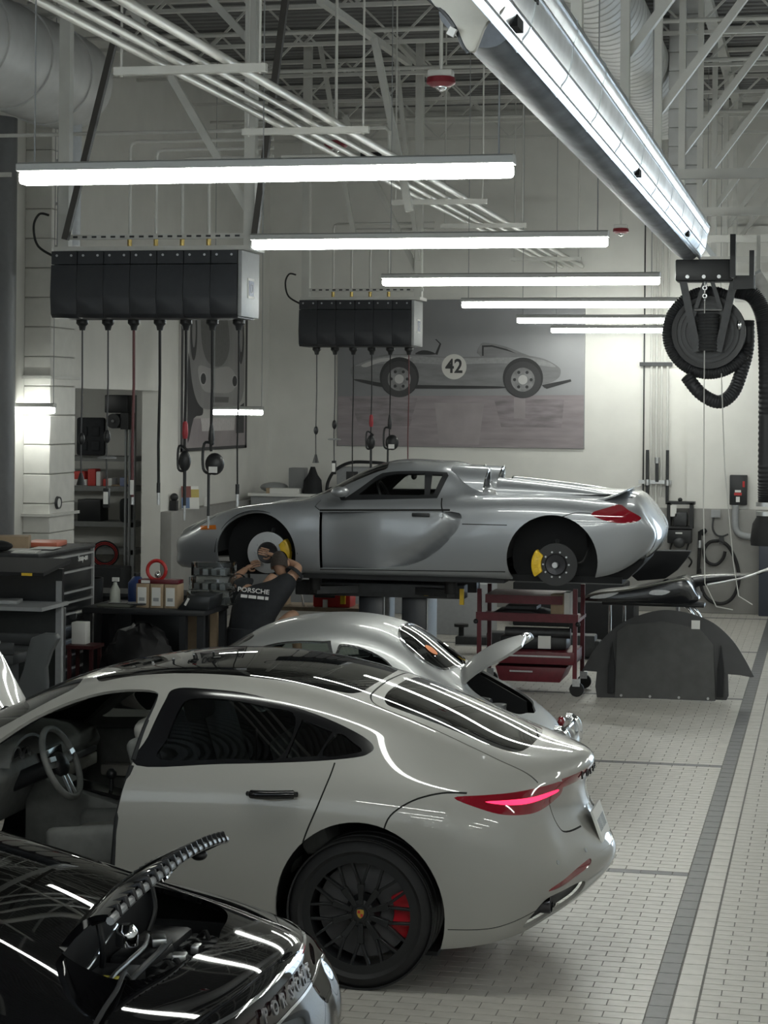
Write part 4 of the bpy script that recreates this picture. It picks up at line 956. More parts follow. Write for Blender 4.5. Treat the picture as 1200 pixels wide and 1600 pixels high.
    # door scoop and its long black seam line, tail lamp, side marker, head lamp
    scoop = [(3.13,.155)] + [(3.13,.685)] + sp([(2.5,.70),(1.88,.712)], 4) + sp([(1.81,.70),(1.785,.66),(1.81,.57),(1.90,.45),(2.03,.33),(2.2,.235),(2.4,.185),(2.7,.16)], 4)
    S.cut(scoop, 'sz', 'door_panel', cond=side)
    S.cut(sp([(.60,.715),(.42,.645),(.24,.64),(.15,.685),(.27,.755),(.35,.80),(.45,.775)], 3, True), 'sz', 'tail_lamp', cond=side)
    S.cut([(4.30,.49),(4.13,.50),(4.14,.54),(4.31,.525)], 'sz', 'side_marker', cond=side)
    S.cut(sp([(4.42,.55),(4.30,.50),(4.12,.62),(4.10,.70),(4.22,.68),(4.36,.62)], 3, True), 'sy', 'head_lamp', cond=lambda x, y, z, n: n[2] > .2)
    S.line([(3.13,.70),(2.5,.712),(1.90,.724)], 'sz', .018, cond=side)
    S.line(sp([(2.0,.83),(1.985,.76),(1.96,.69)], 4), 'sz', .012, cond=side)
    S.line([(1.78,.60),(1.36,.60)], 'sz', .008, cond=side)
    S.line([(3.15,.79),(3.18,.735),(3.13,.70)], 'sz', .008, cond=side)
    S.line(sp([(.86,.685),(.75,.72),(.60,.72)], 4), 'sz', .008, cond=side)
    S.line([(4.17,.62),(4.42,.47)], 'sz', .008, cond=side)
    S.line([(3.13,.145),(1.38,.17)], 'sz', .010, cond=side)
    def dent(v):
        def dep(s, z):
            f = max(0.0, min(1.0, (s - 2.55) / .57)); d = .10 * f * f * (3 - 2 * f) + .012
            if s < 2.75:
                q = min(math.hypot(s - a, z - b) for a, b in rim); r = max(0.0, 1 - q / .20); d += .085 * r * r * (3 - 2 * r) * max(0.0, min(1.0, (2.6 - s) / .5))
            return d
        s, z = -v[0], v[2]; d = dep(s, z); e = .01
        gx = -(dep(s + e, z) - d) / e; gz = (dep(s, z + e) - d) / e
        return (v[0], v[1] + d, v[2], v[3] + gx, v[4], v[5] + gz)
    rim = sp([(1.81,.70),(1.785,.66),(1.81,.57),(1.90,.45),(2.03,.33),(2.2,.235),(2.4,.185)], 5)
    S.emit('body', 'body_shell', PAINT_SILVER, car, thick=.02, inner=BLACKM)
    S.seams(car, -.004)
    for sd in ('near', 'far'):
        S.emit('door_panel', 'door_panel', PAINT_SILVER, car, sd, thick=.02, warp=dent)
        S.emit('frame', 'window_surround', BLACK, car, sd, thick=.02); S.emit('door_window', 'door_window', GLASS_W, car, sd, off=-.004); S.emit('quarter_window', 'quarter_window', GLASS_W, car, sd, off=-.004)
        S.emit('tail_lamp', 'tail_lamp', LENS_RED, car, sd, thick=.01); S.emit('side_marker', 'side_marker', mat('amber_lens', (.55, .14, .01), .15), car, sd, thick=.006, off=.003)
        S.emit('head_lamp', 'head_lamp', GLASS_T, car, sd)
    S.emit('windscreen', 'windscreen', GLASS_W, car); S.emit('rear_window', 'rear_window', GLASS_D, car)
    # scoop walls behind the recessed door panel
    for s_ in (-1, 1):
        MB().prism(scoop, .58, .68, lambda a, b, t: L(a, s_ * t, b)).build('door_inner', BLACKM, car)
    # roll-over fairings with bright rims and the humps behind them
    for s_ in (-1, 1):
        def fair(u, v):
            a = PI * u; s = 1.99 - .34 * v; w = .20 - .02 * v; h = (.30 - .015 * v)
            return L(s - .04 * math.sin(a), s_ * (.43 + w * math.cos(a) * (1 - .25 * math.sin(a))), .81 + h * math.sin(a) ** .55)
        f = MB().grid(fair, 18, 6).build('roll_hoop_fairing', PAINT_SILVER, car, thick=.02)
        MB().tube([fair(k / 18, 1.0) for k in range(19)], .012, 8).build('fairing_rim', CHROME, f)
        MB().tube([fair(k / 18, .45) for k in range(19)], .010, 8).build('fairing_rim', CHROME, f)
        def hump(u, v):
            a = PI * u; s = 1.52 - 1.05 * v; w = .17 * (1 - .35 * v); h = .145 * (1 - v) ** .7
            return L(s, s_ * (.42 + w * math.cos(a)), .86 + .012 * v + h * math.sin(a))
        h = MB().grid(hump, 16, 12).build('engine_cover_hump', PAINT_SILVER, car, thick=.012)
        MB().prism([(.42 + .17 * math.cos(a), .86 + .145 * math.sin(a)) for a in np.linspace(0, PI, 17)], 1.505, 1.52, lambda a, b, t: L(t, s_ * a, b)).build('hump_mesh', BLACKM, h)
    # rear wing lip, standing slightly proud of the tail
    wg = [(.54,.872),(.40,.905),(.28,.945),(.20,.985),(.19,.972),(.30,.918),(.42,.875)]
    MB().prism(wg, -.72, .72, lambda a, b, t: L(a + .10 * (t / .72) ** 2, t, b - .05 * (t / .72) ** 2)).build('rear_wing', PAINT_SILVER, car, bevel=.004)
    MB().prism([(.16,.62),(.14,.72),(.22,.86),(.26,.86),(.20,.70)], -.60, .60, lambda a, b, t: L(a + .04 * (t / .6) ** 2, t, b)).build('tail_grille', BLACKM, car)
    # wing mirror, wiper
    for s_ in (-1, 1):
        m = MB().ball(L(2.93, s_ * .93, .875), (.085, .10, .05), 20, 10).build('wing_mirror', PAINT_SILVER, car); MB().beam(L(2.93, s_ * .79, .80), L(2.93, s_ * .90, .86), .05, .02).build('mirror_arm', BLACK, m)
        MB().cyl(L(1.975, s_ * .905, .675), L(1.975, s_ * .935, .675), .018, n=16).build('door_lock', STEEL, car)
        MB().cbox(L(2.17, s_ * .905, .675), (.17, .02, .035)).build('door_handle', BLACK, car, bevel=.008)
    MB().tube(sp([L(3.33, -.45, .80), L(3.2, -.1, .865), L(3.08, .25, .93)], 4), .008, 6).build('wiper', BLACK, car)
    # underbody, wheel housings
    MB().box(X0 - 4.3, X0 - .35, Y0 - .55, Y0 + .55, Z0 + .06, Z0 + .12).box(X0 - 3.3, X0 - 1.4, Y0 - .84, Y0 + .84, Z0 + .06, Z0 + .12).build('underbody', BLACKM, car)
    for ax, r in ((.95, .43), (3.74, .40)):
        for s_ in (-1, 1):
            MB().grid(lambda u, v: L(ax + r * math.cos(PI * u), s_ * (.48 + .44 * v), .285 + r * math.sin(PI * u)), 20, 2).build('wheel_housing', BLACKM, car, thick=.004)
            MB().prism(circ(ax, .285, r, 24), 0, .01, lambda a, b, t: L(a, s_ * (.47 + t), max(b, .10))).build('wheel_housing', BLACKM, car)
            hs = (.93 if ax < 2 else 3.66); hz = .285 if ax > 2 else .24; rr = .195
            dm = mat('ceramic_disc', (.035, .036, .038), .55, .3) if ax < 2 else mat('bright_disc', (.62, .63, .64), .28, .9)
            c = L(hs, s_ * .78, hz)
            d = MB().lathe([(.10, -.016), (rr, -.016), (rr, .016), (.10, .016)], c, 'Y', 48, close=True).build('brake_disc', dm, car)
            MB().lathe([(.0, .03), (.035, .03), (.04, .05 * 1), (.095, .045), (.115, .0), (.115, -.02)], c, 'Y', 36).build('hub', mat('hub_iron', (.05, .05, .055), .4, .7), d) if s_ > 0 else MB().lathe([(.0, -.05), (.03, -.05), (.035, -.03), (.09, -.04), (.11, .0), (.11, .02)], c, 'Y', 36).build('hub', mat('hub_iron', (.05, .05, .055), .4, .7), d)
            MB().cyl((c[0], c[1] + s_ * .03, c[2]), (c[0], c[1] + s_ * .10, c[2]), .026, n=20).build('hub_nut', STEEL, d)
            for k in range(10):
                a = 2 * PI * k / 10; q = (c[0] + .118 * math.cos(a), c[2] + .118 * math.sin(a))
                MB().cyl((q[0], c[1], q[1]), (q[0], c[1] + s_ * .024, q[1]), .009, n=8).build('disc_bolt', STEEL, d)
            sg = 1 if ax > 2 else -1            # calipers sit between the axles
            pl = [(r_ * math.cos(a) * sg, r_ * math.sin(a)) for r_, a in [(.225, t) for t in np.linspace(-.55, .65, 9)] + [(.135, t) for t in np.linspace(.60, -.50, 7)]]
            cp = MB().prism(pl, -.055, .055, lambda a, b, t: (c[0] + a, c[1] + t, c[2] + b)).build('brake_caliper', YELLOW, d, bevel=.012)
            for tt in (-.3, .1, .5): MB().cyl((c[0] + sg * .18 * math.cos(tt), c[1] + s_ * .05, c[2] + .18 * math.sin(tt)), (c[0] + sg * .18 * math.cos(tt), c[1] + s_ * .062, c[2] + .18 * math.sin(tt)), .022, n=16).build('piston_cap', YELLOW, cp)
            MB().tube([L(hs + .05, s_ * .72, hz - .06), L(hs + .12, s_ * .45, hz - .08)], .022, 8).build('wishbone', DARK, car)
            MB().tube([L(hs - .12, s_ * .45, hz - .08), L(hs - .02, s_ * .72, hz - .06)], .022, 8).build('wishbone', DARK, car)
            MB().tube([L(hs, s_ * .70, hz + .12), L(hs + .03, s_ * .48, hz + .20)], .020, 8).build('upper_arm', STEEL, car)
            MB().tube(sp([L(hs - .05, s_ * .74, hz + .05), L(hs - .22, s_ * .75, hz + .02), L(hs - .28, s_ * .70, hz + .14), L(hs - .25, s_ * .55, hz + .26)], 5), .009, 6).build('brake_hose', RUBBER, car)
    # cabin: seats, wheel, dash
    for y in (-.36, .36):
        MB().cbox(L(2.45, y, .42), (.5, .46, .18), ry=-.12).build('seat_cushion', BLACK, car, bevel=.05); MB().cbox(L(2.19, y, .60), (.14, .44, .50), ry=-.32).build('seat_back', BLACK, car, bevel=.05)
    MB().prism([(2.78,.45),(2.75,.72),(2.85,.80),(3.2,.775),(3.2,.45)], -.70, .70, lambda a, b, t: L(a, t, b)).build('dashboard', BLACK, car, bevel=.02)
    Ms = Matrix.Translation(L(2.62, -.36, .80)) @ Matrix.Rotation(math.radians(-24), 4, 'Y')
    MB(Ms).tube([(0, .175 * math.cos(a), .175 * math.sin(a)) for a in np.linspace(0, 2 * PI, 33)], .015, 8, cap=False).build('steering_wheel', BLACK, car)
    MB().ball(L(2.42, 0, 1.0), (.02, .11, .035), 16, 8).build('rear_view_mirror', BLACK, car)
    # black diffuser hanging under the tail
    MB().prism([(.62,.13),(.36,.17),(.20,.28),(.14,.30),(.16,.25),(.30,.10),(.52,.08)], -.52, .55, lambda a, b, t: L(a, t, b)).build('rear_diffuser', BLACKM, car, bevel=.01)
    return car
# ------------------------------------------------------------------ small round classic coupe, engine lid up
def build_classic():
    X0, Y0 = -1.75, 14.0
    car = thing('classic_coupe', 'pale silver rounded classic coupe with its rear engine lid raised', 'car', (X0, Y0, 0))
    L = lambda s, y, z: (X0 - s, Y0 + y, z)
    st = [
     (.14,[(.50,.26,.17),(.58,.33,.13),(.62,.40,.13),(.62,.46,.15),(.58,.51,.18),(.50,.545,.18),(.40,.558,.165),(.28,.566,.15),(.15,.57,.145),(0,.572,.14)]),
     (.4, [(.64,.23),(.73,.31),(.785,.44),(.775,.56),(.70,.645),(.58,.69),(.47,.715),(.36,.735),(.2,.745),(0,.75)]),
     (.75,[(.66,.22),(.75,.30),(.81,.45),(.81,.60),(.74,.725),(.63,.80),(.53,.86),(.42,.905),(.22,.935),(0,.945)]),
     (1.1,[(.66,.22),(.75,.30),(.81,.45),(.815,.61),(.75,.76),(.655,.86),(.57,.99),(.455,1.11),(.25,1.175),(0,1.19)]),
     (1.5,[(.66,.22),(.74,.30),(.80,.45),(.81,.61),(.755,.77),(.665,.87),(.59,1.04),(.475,1.185),(.27,1.26),(0,1.277)]),
     (1.9,[(.66,.22),(.74,.30),(.79,.45),(.80,.61),(.755,.765),(.665,.865),(.59,1.03),(.475,1.165),(.27,1.235),(0,1.25)]),
     (2.2,[(.66,.22),(.74,.30),(.79,.45),(.80,.61),(.755,.765),(.665,.86),(.595,.985),(.495,1.075),(.28,1.14),(0,1.157)]),
     (2.5,[(.66,.22),(.74,.30),(.79,.45),(.80,.61),(.76,.76),(.67,.85),(.61,.90),(.52,.935),(.3,.965),(0,.975)]),
     (2.9,[(.66,.22),(.75,.30),(.81,.45),(.815,.60),(.75,.735),(.64,.81),(.55,.825),(.44,.835),(.24,.845),(0,.85)]),
     (3.4,[(.63,.23),(.71,.31),(.77,.43),(.77,.54),(.69,.64),(.57,.70),(.47,.715),(.36,.725),(.2,.735),(0,.74)]),
     (3.78,[(.48,.26,3.76),(.56,.33,3.79),(.60,.40,3.8),(.60,.46,3.77),(.56,.51,3.74),(.48,.55,3.72),(.38,.565,3.74),(.27,.572,3.76),(.15,.577,3.77),(0,.58,3.78)])]
    rear = [(.12,.26),(.06,.33),(.03,.40),(.05,.46),(.09,.52),(0,0)]
    front = [(3.82,.26),(3.87,.33),(3.9,.40),(3.87,.46),(3.83,.52),(0,0)]
    S = car_skin(st, rear, front, level=3)
    for ax in (.93, 3.03): S.cut(circ(ax, .33, .33, 40), 'sz', 'arch', cond=lambda x, y, z, n: y < -.5)
    S.drop('arch')
    side = lambda x, y, z, n: y < -.38
    up = lambda x, y, z, n: n[2] > .1 and abs(y) < .62
    win = [sp([(2.20,.905),(2.16,1.0),(2.05,1.08),(1.85,1.128),(1.60,1.138),(1.545,1.12),(1.55,.905)], 3, True), sp([(1.515,.91),(1.50,1.08),(1.47,1.125),(1.32,1.10),(1.18,1.04),(1.10,.97),(1.12,.93),(1.2,.915)], 3, True)]
    for k, wpoly in enumerate(win):
        S.cut(wpoly, 'sz', 'wf', cond=side)
        cx = sum(p[0] for p in wpoly) / len(wpoly); cz = sum(p[1] for p in wpoly) / len(wpoly)
        S.cut([(cx + (a - cx) * .93, cz + (b - cz) * .90) for a, b in wpoly], 'sz', 'door_window' if k == 0 else 'quarter_window', ('wf',))
    rw = sp([(.755,-.05),(.76,.2),(.80,.38),(.89,.445),(1.02,.435),(1.12,.34),(1.155,.17),(1.16,0),(1.16,-.05)], 4, True)
    S.cut(rw, 'sy', 'rf', cond=up); S.cut([(.97 + (a - .97) * .94, b * .945) for a, b in rw], 'sy', 'rear_window', ('rf',))
    S.cut(sp([(2.18,-.05),(2.18,.25),(2.13,.40),(2.22,.46),(2.38,.50),(2.46,.35),(2.48,0),(2.48,-.05)], 4, True), 'sy', 'windscreen', cond=up)
    S.cut(sp([(.26,-.05),(.265,.18),(.31,.36),(.43,.43),(.57,.42),(.66,.32),(.695,.15),(.70,-.05)], 4, True), 'sy', 'engine_lid', cond=lambda x, y, z, n: z > .5)
    S.emit('body', 'body_shell', PAINT_SILVER2, car, thick=.015, inner=BLACKM)
    S.emit('rf', 'rear_window_trim', CHROME, car, thick=.012, off=.006)
    S.emit('rear_window', 'rear_window', GLASS_T, car); S.emit('windscreen', 'windscreen', GLASS_C, car)
    for sd in ('near', 'far'):
        S.emit('wf', 'window_trim', CHROME, car, sd, thick=.012, off=.005); S.emit('door_window', 'door_window', GLASS_C, car, sd); S.emit('quarter_window', 'quarter_window', GLASS_C, car, sd)
    T = Matrix.Translation((-.74, 0, .90)) @ Matrix.Rotation(math.radians(-57), 4, 'Y') @ Matrix.Translation((.74, 0, -.90))
    def lidp(u, v, d=0.0):
        w = (.40 - .03 * v) * (1 - max(0.0, v - .7) ** 2 * 3.0); y = w * (2 * u - 1); q = (y / .40) ** 2
        return L(.74 - .46 * v + .03 * math.sin(PI * v) - .35 * d, y, .905 + .255 * v + .035 * math.sin(PI * v) - .135 * q * (1 - .25 * v) + .9 * d)
    lid = MB().grid(lambda u, v: lidp(u, v), 24, 12).build('engine_lid', PAINT_SILVER2, car, thick=.02)
    # lid handle and number lamp at the raised edge, two grilles
    MB().ball(lidp(.5, .97, .0), (.035, .11, .03), 16, 10).build('lid_handle', CHROME, lid)
    for y in (-.13, .13):
        for k in range(6): MB().beam(lidp(.5 + (y - .04 + k * .016) / .8, .38, .006), lidp(.5 + (y - .04 + k * .016) / .8, .78, .006), .006, .012).build('grille_slat', CHROME, lid)
    # engine bay: dark tub, fan housing, air filters
    MB().prism([(.30,.36),(.34,.66),(.72,.86),(.76,.86),(.76,.36)], -.36, -.34, lambda a, b, t: L(a, t, b)).prism([(.30,.36),(.34,.66),(.72,.86),(.76,.86),(.76,.36)], .34, .36, lambda a, b, t: L(a, t, b)).box(X0 - .78, X0 - .76, Y0 - .36, Y0 + .36, .36, .87).box(X0 - .78, X0 - .30, Y0 - .36, Y0 + .36, .34, .36).build('engine_bay', BLACKM, car)
    MB().lathe([(.03, -.06), (.14, -.06), (.15, 0), (.14, .06), (.03, .06)], L(.60, 0, .58), 'X', 28).build('fan_housing', BLACK, car)
    for y in (-.2, .2): MB().cyl(L(.52, y, .50), L(.52, y, .64), .06, n=20).cyl(L(.52, y, .64), L(.52, y, .655), .062, n=20).build('air_filter', STEEL, car)
    # round sticker in the rear window
    h, n = S.hit(-.20, .965, -1.1)
    hp = Vector((X0, Y0, 0)); v = min(((pl[0][0] + .93) ** 2 + (pl[0][1] + .2) ** 2, pl[0]) for pl, tg in S.F if tg == 'rear_window')[1]
    pos = hp + Vector(v[:3]) + Vector(v[3:]) * .004; nn = Vector(v[3:]).normalized()
    MB(frame_M(pos, nn.cross(Vector((0, 1, 0))).cross(nn) * 1.0, nn.cross(Vector((0, 1, 0))))).lathe([(0, 0), (.052, 0), (.052, .001), (0, .001)], (0, 0, 0), 'Z', 28).build('window_sticker', mat('orange_sticker', (.75, .22, .05), .6), car)
    # bumper with overriders, lamps
    bp = sp([L(.42, -.80, .43), L(.20, -.70, .43), L(.02, -.40, .43), L(-.03, 0, .43), L(.02, .40, .43), L(.20, .70, .43), L(.42, .80, .43)], 6)
    b = MB().tube(bp, .038, 10).build('rear_bumper', PAINT_SILVER2, car)
    for y in (-.30, .30):
        MB().tube(sp([L(.02, y, .36), L(-.035, y, .42), L(-.03, y, .52), L(.0, y, .565), L(.05, y, .57)], 4), .028, 10).build('overrider', CHROME, b)
    MB().tube(sp([L(.02, -.30, .55), L(-.02, -.15, .57), L(-.02, .15, .57), L(.02, .30, .55)], 4), .014, 8).build('overrider_bar', CHROME, b)
    for y in (-.52, .52): MB().ball(L(.115, y, .50), (.03, .05, .04), 16, 10).build('tail_lamp', LENS_RED, car)
    MB().cbox(L(.06, 0, .515), (.05, .16, .05)).build('plate_lamp', CHROME, car, bevel=.012)
    for ax in (.93, 3.03):
        for s_ in (-1, 1): wheel(car, -ax, s_ * .66, .31, .31, .20, .17, s_, STEEL, crest=False, spokes=8)
    MB().box(X0 - 3.6, X0 - .3, Y0 - .62, Y0 + .62, .2, .22).build('floor_pan', BLACKM, car)
    for y in (-.3, .3):
        MB().cbox(L(2.0, y, .48), (.46, .44, .14)).build('seat_cushion', LEATHER, car, bevel=.04); MB().cbox(L(1.74, y, .72), (.12, .44, .5), ry=-.25).build('seat_back', LEATHER, car, bevel=.04)
    return car
# ------------------------------------------------------------------ black rear-engined coupe in the foreground
def build_black_coupe():
    X0, Y0 = -1.63, 6.45
    car = thing('black_coupe', 'glossy black sports coupe with raised slatted engine lid, nearest the camera', 'car', (X0, Y0, 0))
    L = lambda s, y, z: (X0 - s, Y0 + y, z)
    st = [
     (.2, [(.70,.30,.20),(.78,.38,.16),(.82,.52,.13),(.83,.67,.14),(.80,.775,.20),(.72,.842,.22),(.56,.872,.185),(.40,.892,.16),(.2,.902,.145),(0,.906,.14)]),
     (.45,[(.84,.22),(.88,.32),(.915,.5),(.92,.68),(.89,.82),(.78,.905),(.64,.94),(.46,.963),(.24,.975),(0,.98)]),
     (.75,[(.85,.20),(.89,.30),(.925,.5),(.928,.68),(.905,.84),(.80,.945),(.67,1.00),(.52,1.038),(.27,1.058),(0,1.065)]),
     (1.1,[(.85,.19),(.89,.29),(.92,.5),(.925,.68),(.90,.85),(.79,.962),(.66,1.06),(.53,1.13),(.28,1.165),(0,1.175)]),
     (1.6,[(.83,.18),(.87,.28),(.895,.48),(.90,.66),(.87,.84),(.76,.955),(.66,1.11),(.54,1.225),(.3,1.265),(0,1.275)]),
     (2.1,[(.82,.18),(.86,.27),(.88,.46),(.885,.66),(.86,.82),(.76,.93),(.66,1.12),(.54,1.245),(.3,1.29),(0,1.30)]),
     (2.6,[(.82,.18),(.86,.27),(.88,.46),(.885,.65),(.86,.80),(.77,.91),(.67,1.06),(.55,1.18),(.3,1.235),(0,1.25)]),
     (3.0,[(.82,.18),(.86,.27),(.89,.46),(.895,.65),(.87,.80),(.78,.885),(.70,.97),(.60,1.04),(.33,1.09),(0,1.105)]),
     (3.35,[(.82,.18),(.87,.27),(.905,.46),(.91,.65),(.885,.80),(.79,.86),(.70,.87),(.58,.875),(.32,.885),(0,.89)]),
     (3.65,[(.81,.18),(.86,.27),(.90,.45),(.905,.63),(.875,.78),(.78,.835),(.67,.825),(.54,.80),(.3,.785),(0,.785)]),
     (4.1,[(.77,.2),(.82,.27),(.85,.42),(.85,.55),(.80,.665),(.70,.70),(.58,.69),(.44,.675),(.24,.67),(0,.67)]),
     (4.36,[(.62,.2,4.33),(.68,.27,4.36),(.71,.38,4.38),(.71,.47,4.37),(.67,.53,4.34),(.59,.57,4.31),(.48,.575,4.33),(.36,.575,4.36),(.2,.575,4.38),(0,.575,4.39)])]
    rear = [(.10,.32),(.04,.40),(.0,.52),(.03,.66),(.085,.79),(0,0)]
    front = [(4.45,.2),(4.5,.27),(4.52,.38),(4.5,.47),(4.46,.53),(0,0)]
    S = car_skin(st, rear, front, level=4)
    for ax in (1.05, 3.5): S.cut(circ(ax, .35, .385, 48), 'sz', 'arch', cond=lambda x, y, z, n: y < -.55)
    S.drop('arch')
    side = lambda x, y, z, n: y < -.42
    up = lambda x, y, z, n: n[2] > .1
    S.cut(sp([(2.75,.925),(2.55,1.06),(2.35,1.155),(2.05,1.20),(1.75,1.185),(1.45,1.10),(1.25,1.0),(1.3,.975),(1.7,.96),(2.3,.935)], 4, True), 'sz', 'side_window', cond=side)
    S.cut(sp([(.76,-.05),(.77,.25),(.80,.41),(.90,.455),(1.15,.475),(1.5,.49),(1.68,.44),(1.73,.25),(1.74,-.05)], 5, True), 'sy', 'rear_window', cond=up)
    S.cut(sp([(2.55,-.05),(2.53,.3),(2.48,.46),(2.6,.52),(2.95,.60),(3.15,.60),(3.26,.35),(3.28,-.05)], 4, True), 'sy', 'windscreen', cond=up)
    S.cut(sp([(.36,-.05),(.37,.20),(.41,.40),(.48,.49),(.57,.50),(.68,.46),(.70,.40),(.71,.2),(.712,-.05)], 5, True), 'sy', 'bay', cond=lambda x, y, z, n: z > .85)
    S.drop('bay')
    tail = lambda x, y, z, n: x > -.45
    S.cut([(.60,.80),(.40,.775),(.2,.77),(0,.772),(-1,.79),(-1,.855),(0,.838),(.2,.832),(.45,.825)], 'qz', 'light_bar', cond=tail)
    S.cut([(.52,.812),(.40,.80),(.22,.795),(.22,.815),(.4,.818)], 'qz', 'tail_led', ('light_bar',))
    S.line([(.60,.765),(.2,.748),(-1,.768)], 'qz', .010, 'chrome_line', cond=tail)
    S.line([(.45,.845),(.2,.856),(-1,.882)], 'qz', .009, 'chrome_line2', cond=tail)
    S.line(sp([(.44,.92),(.42,.85),(.43,.75),(.50,.65),(.60,.58)], 4), 'sz', .007, cond=side)
    S.emit('body', 'body_shell', PAINT_BLACK, car, thick=.018, inner=BLACKM)
    S.seams(car, -.003)
    S.emit('light_bar', 'light_bar', mat('smoked_red_lens', (.012, .003, .004), .3, 0, 1.0, spec=0.0), car, thick=.01); S.emit('chrome_line', 'chrome_line', CHROME, car, off=.002, thick=.004); S.emit('chrome_line2', 'chrome_line', CHROME, car, off=.002, thick=.004)
    for sd in ('near', 'far'): S.emit('side_window', 'side_window', GLASS_T, car, sd); S.emit('tail_led', 'tail_lamp_led', mat('lens_red2', (.55, .03, .03), .2), car, sd, off=.001)
    S.emit('rear_window', 'rear_window', GLASS_T, car); S.emit('windscreen', 'windscreen', GLASS_C, car)
    o = Vector((X0, Y0, 0))
    for i, ch in enumerate('PORSCHE'):
        h, n = S.hit((i - 3) * .088, .818)
        text_mesh('letter', ch, .064, .004, frame_M(o + h + n * .012, (-n.y / max(n.x, .2), 1, 0), (-.25, 0, 1)), mat('letter_grey', (.30, .30, .31), .3, .8), car, bold=.0015)
    # raised lid: curved spoiler with a row of slats along its top
    def lidp(u, v, d=0.0):
        y = -.60 + 1.20 * u; q = (y / .6) ** 2
        s = .70 - .03 * q - (.24 - .05 * q) * v; z = 1.075 - .035 * q + (.155 - .02 * q) * v + .03 * math.sin(PI * v)
        return L(s - .6 * d, y * (.80 + .20 * v), z + .8 * d)
    lid = MB().grid(lambda u, v: lidp(u, v), 30, 8).build('engine_lid', PAINT_BLACK, car, thick=.022)
    for k in range(19):
        u = .04 + .92 * k / 18
        MB().beam(lidp(u, .42, .016), lidp(u, 1.0, .020), .014, .040).build('lid_slat', mat('slat_black', (.012, .012, .013), .4, spec=.3), lid, bevel=.003, seg=1)
    MB().tube([lidp(k / 30, 1.0, .0) for k in range(31)], .014, 8).build('lid_edge', mat('satin_grey_edge', (.18, .185, .19), .35), lid)
    MB().grid(lambda u, v: lidp(.06 + .88 * u, .1 + .75 * v, -.03), 20, 4).build('lid_liner', BLACKM, lid, thick=.02)
    MB().tube(sp([lidp(.62, .75, -.05), lidp(.62, .85, -.10), lidp(.66, .85, -.10), lidp(.66, .75, -.05)], 3), .007, 6).build('lid_latch', CHROME, lid)
    MB().ball(lidp(.93, .8, -.05), (.03, .03, .02)).build('lid_buffer', BLACK, lid)
    for u in (.25, .75):
        a = lidp(u, .3, -.04); MB().tube(sp([a, (a[0] + .02, a[1], a[2] - .10), L(.64, (u - .5) * .9, .93)], 4), .011, 8).build('lid_hinge', BLACK, lid)
    # engine bay tub and what is in it
    MB().box(X0 - .74, X0 - .72, Y0 - .50, Y0 + .50, .74, 1.03).box(X0 - .74, X0 - .33, Y0 - .50, Y0 + .50, .72, .74).box(X0 - .35, X0 - .33, Y0 - .5, Y0 + .5, .74, .90).box(X0 - .74, X0 - .36, Y0 - .52, Y0 - .50, .74, .90).box(X0 - .74, X0 - .36, Y0 + .50, Y0 + .52, .74, .90).build('engine_bay', BLACKM, car)
    for y in (-.24, .05, .26): MB().cbox(L(.60, y, .85), (.16, .22, .14)).build('air_box', BLACK, car, bevel=.02)
    for k, y in enumerate((-.10, .16)):
        f = MB().lathe([(.02, -.03), (.10, -.03), (.115, 0), (.10, .03), (.02, .03)], L(.50, y + .12, .86), 'Z', 24).build('cooling_fan', BLACK, car)
        for j in range(7):
            a = 2 * PI * j / 7; MB().beam((X0 - .50 + .02 * math.cos(a), Y0 + y + .12 + .02 * math.sin(a), .893), (X0 - .50 + .09 * math.cos(a), Y0 + y + .12 + .09 * math.sin(a), .893), .022, .004).build('fan_blade', DARK, f)
    MB().tube(sp([L(.56, -.42, .91), L(.57, -.30, .93), L(.58, 0, .935), L(.60, .10, .95)], 6), .008, 8).build('pipe', ALU, car); MB().tube(sp([L(.52, -.40, .90), L(.52, -.25, .915), L(.53, 0, .92), L(.53, .12, .93)], 6), .012, 8).build('pipe', BLACK, car)
    MB().tube(sp([L(.66, -.44, .93), L(.64, -.35, .96), L(.66, -.15, .985), L(.68, .02, 1.0)], 6), .006, 8).build('pipe', ALU, car)
    MB().lathe([(0, .03), (.02, .03), (.035, .012), (.038, 0), (.038, -.04), (0, -.04)], L(.63, -.02, .985), 'Z', 20).build('filler_cap', CHROME, car)
    MB().cbox(L(.56, .10, .935), (.05, .08, .03), rz=.4).build('connector', ALU, car, bevel=.006); MB().cbox(L(.46, .02, .90), (.05, .05, .04), rz=.2).build('connector', STEEL, car, bevel=.006)
    MB().cbox(L(.44, .14, .905), (.03, .05, .03)).build('connector', STEEL, car, bevel=.006)
    MB().cbox(L(.575, -.33, .925), (.05, .03, .006)).build('warning_tag', mat('yellow_tag', (.7, .62, .10), .6), car)
    random.seed(3)
    for k in range(9):
        y = -.36 + .08 * k; MB().tube(sp([L(.42 + .02 * random.random(), y, .86), L(.46, y + .03, .90 + .02 * random.random()), L(.50, y + .06, .88)], 4), .009, 6).build('engine_hose', RUBBER, car)
    # cable led out of the bay over the flank
    MB().tube(sp([L(.50, -.36, .93), L(.47, -.50, .99), L(.45, -.62, .975), L(.45, -.74, .945), L(.45, -.84, .90), L(.45, -.93, .78), L(.46, -.95, .55), L(.47, -.955, .2), L(.5, -.96, .02)], 6), .008, 8).build('charging_cable', RUBBER, car)
    for ax, wd in ((1.05, .30), (3.5, .26)):
        for s_ in (-1, 1): wheel(car, -ax, s_ * .765, .345, .345, .27, wd, s_, DARK, caliper=MATS['caliper_red'])
    MB().box(X0 - 4.2, X0 - .4, Y0 - .76, Y0 + .76, .16, .18).build('floor_pan', BLACKM, car)
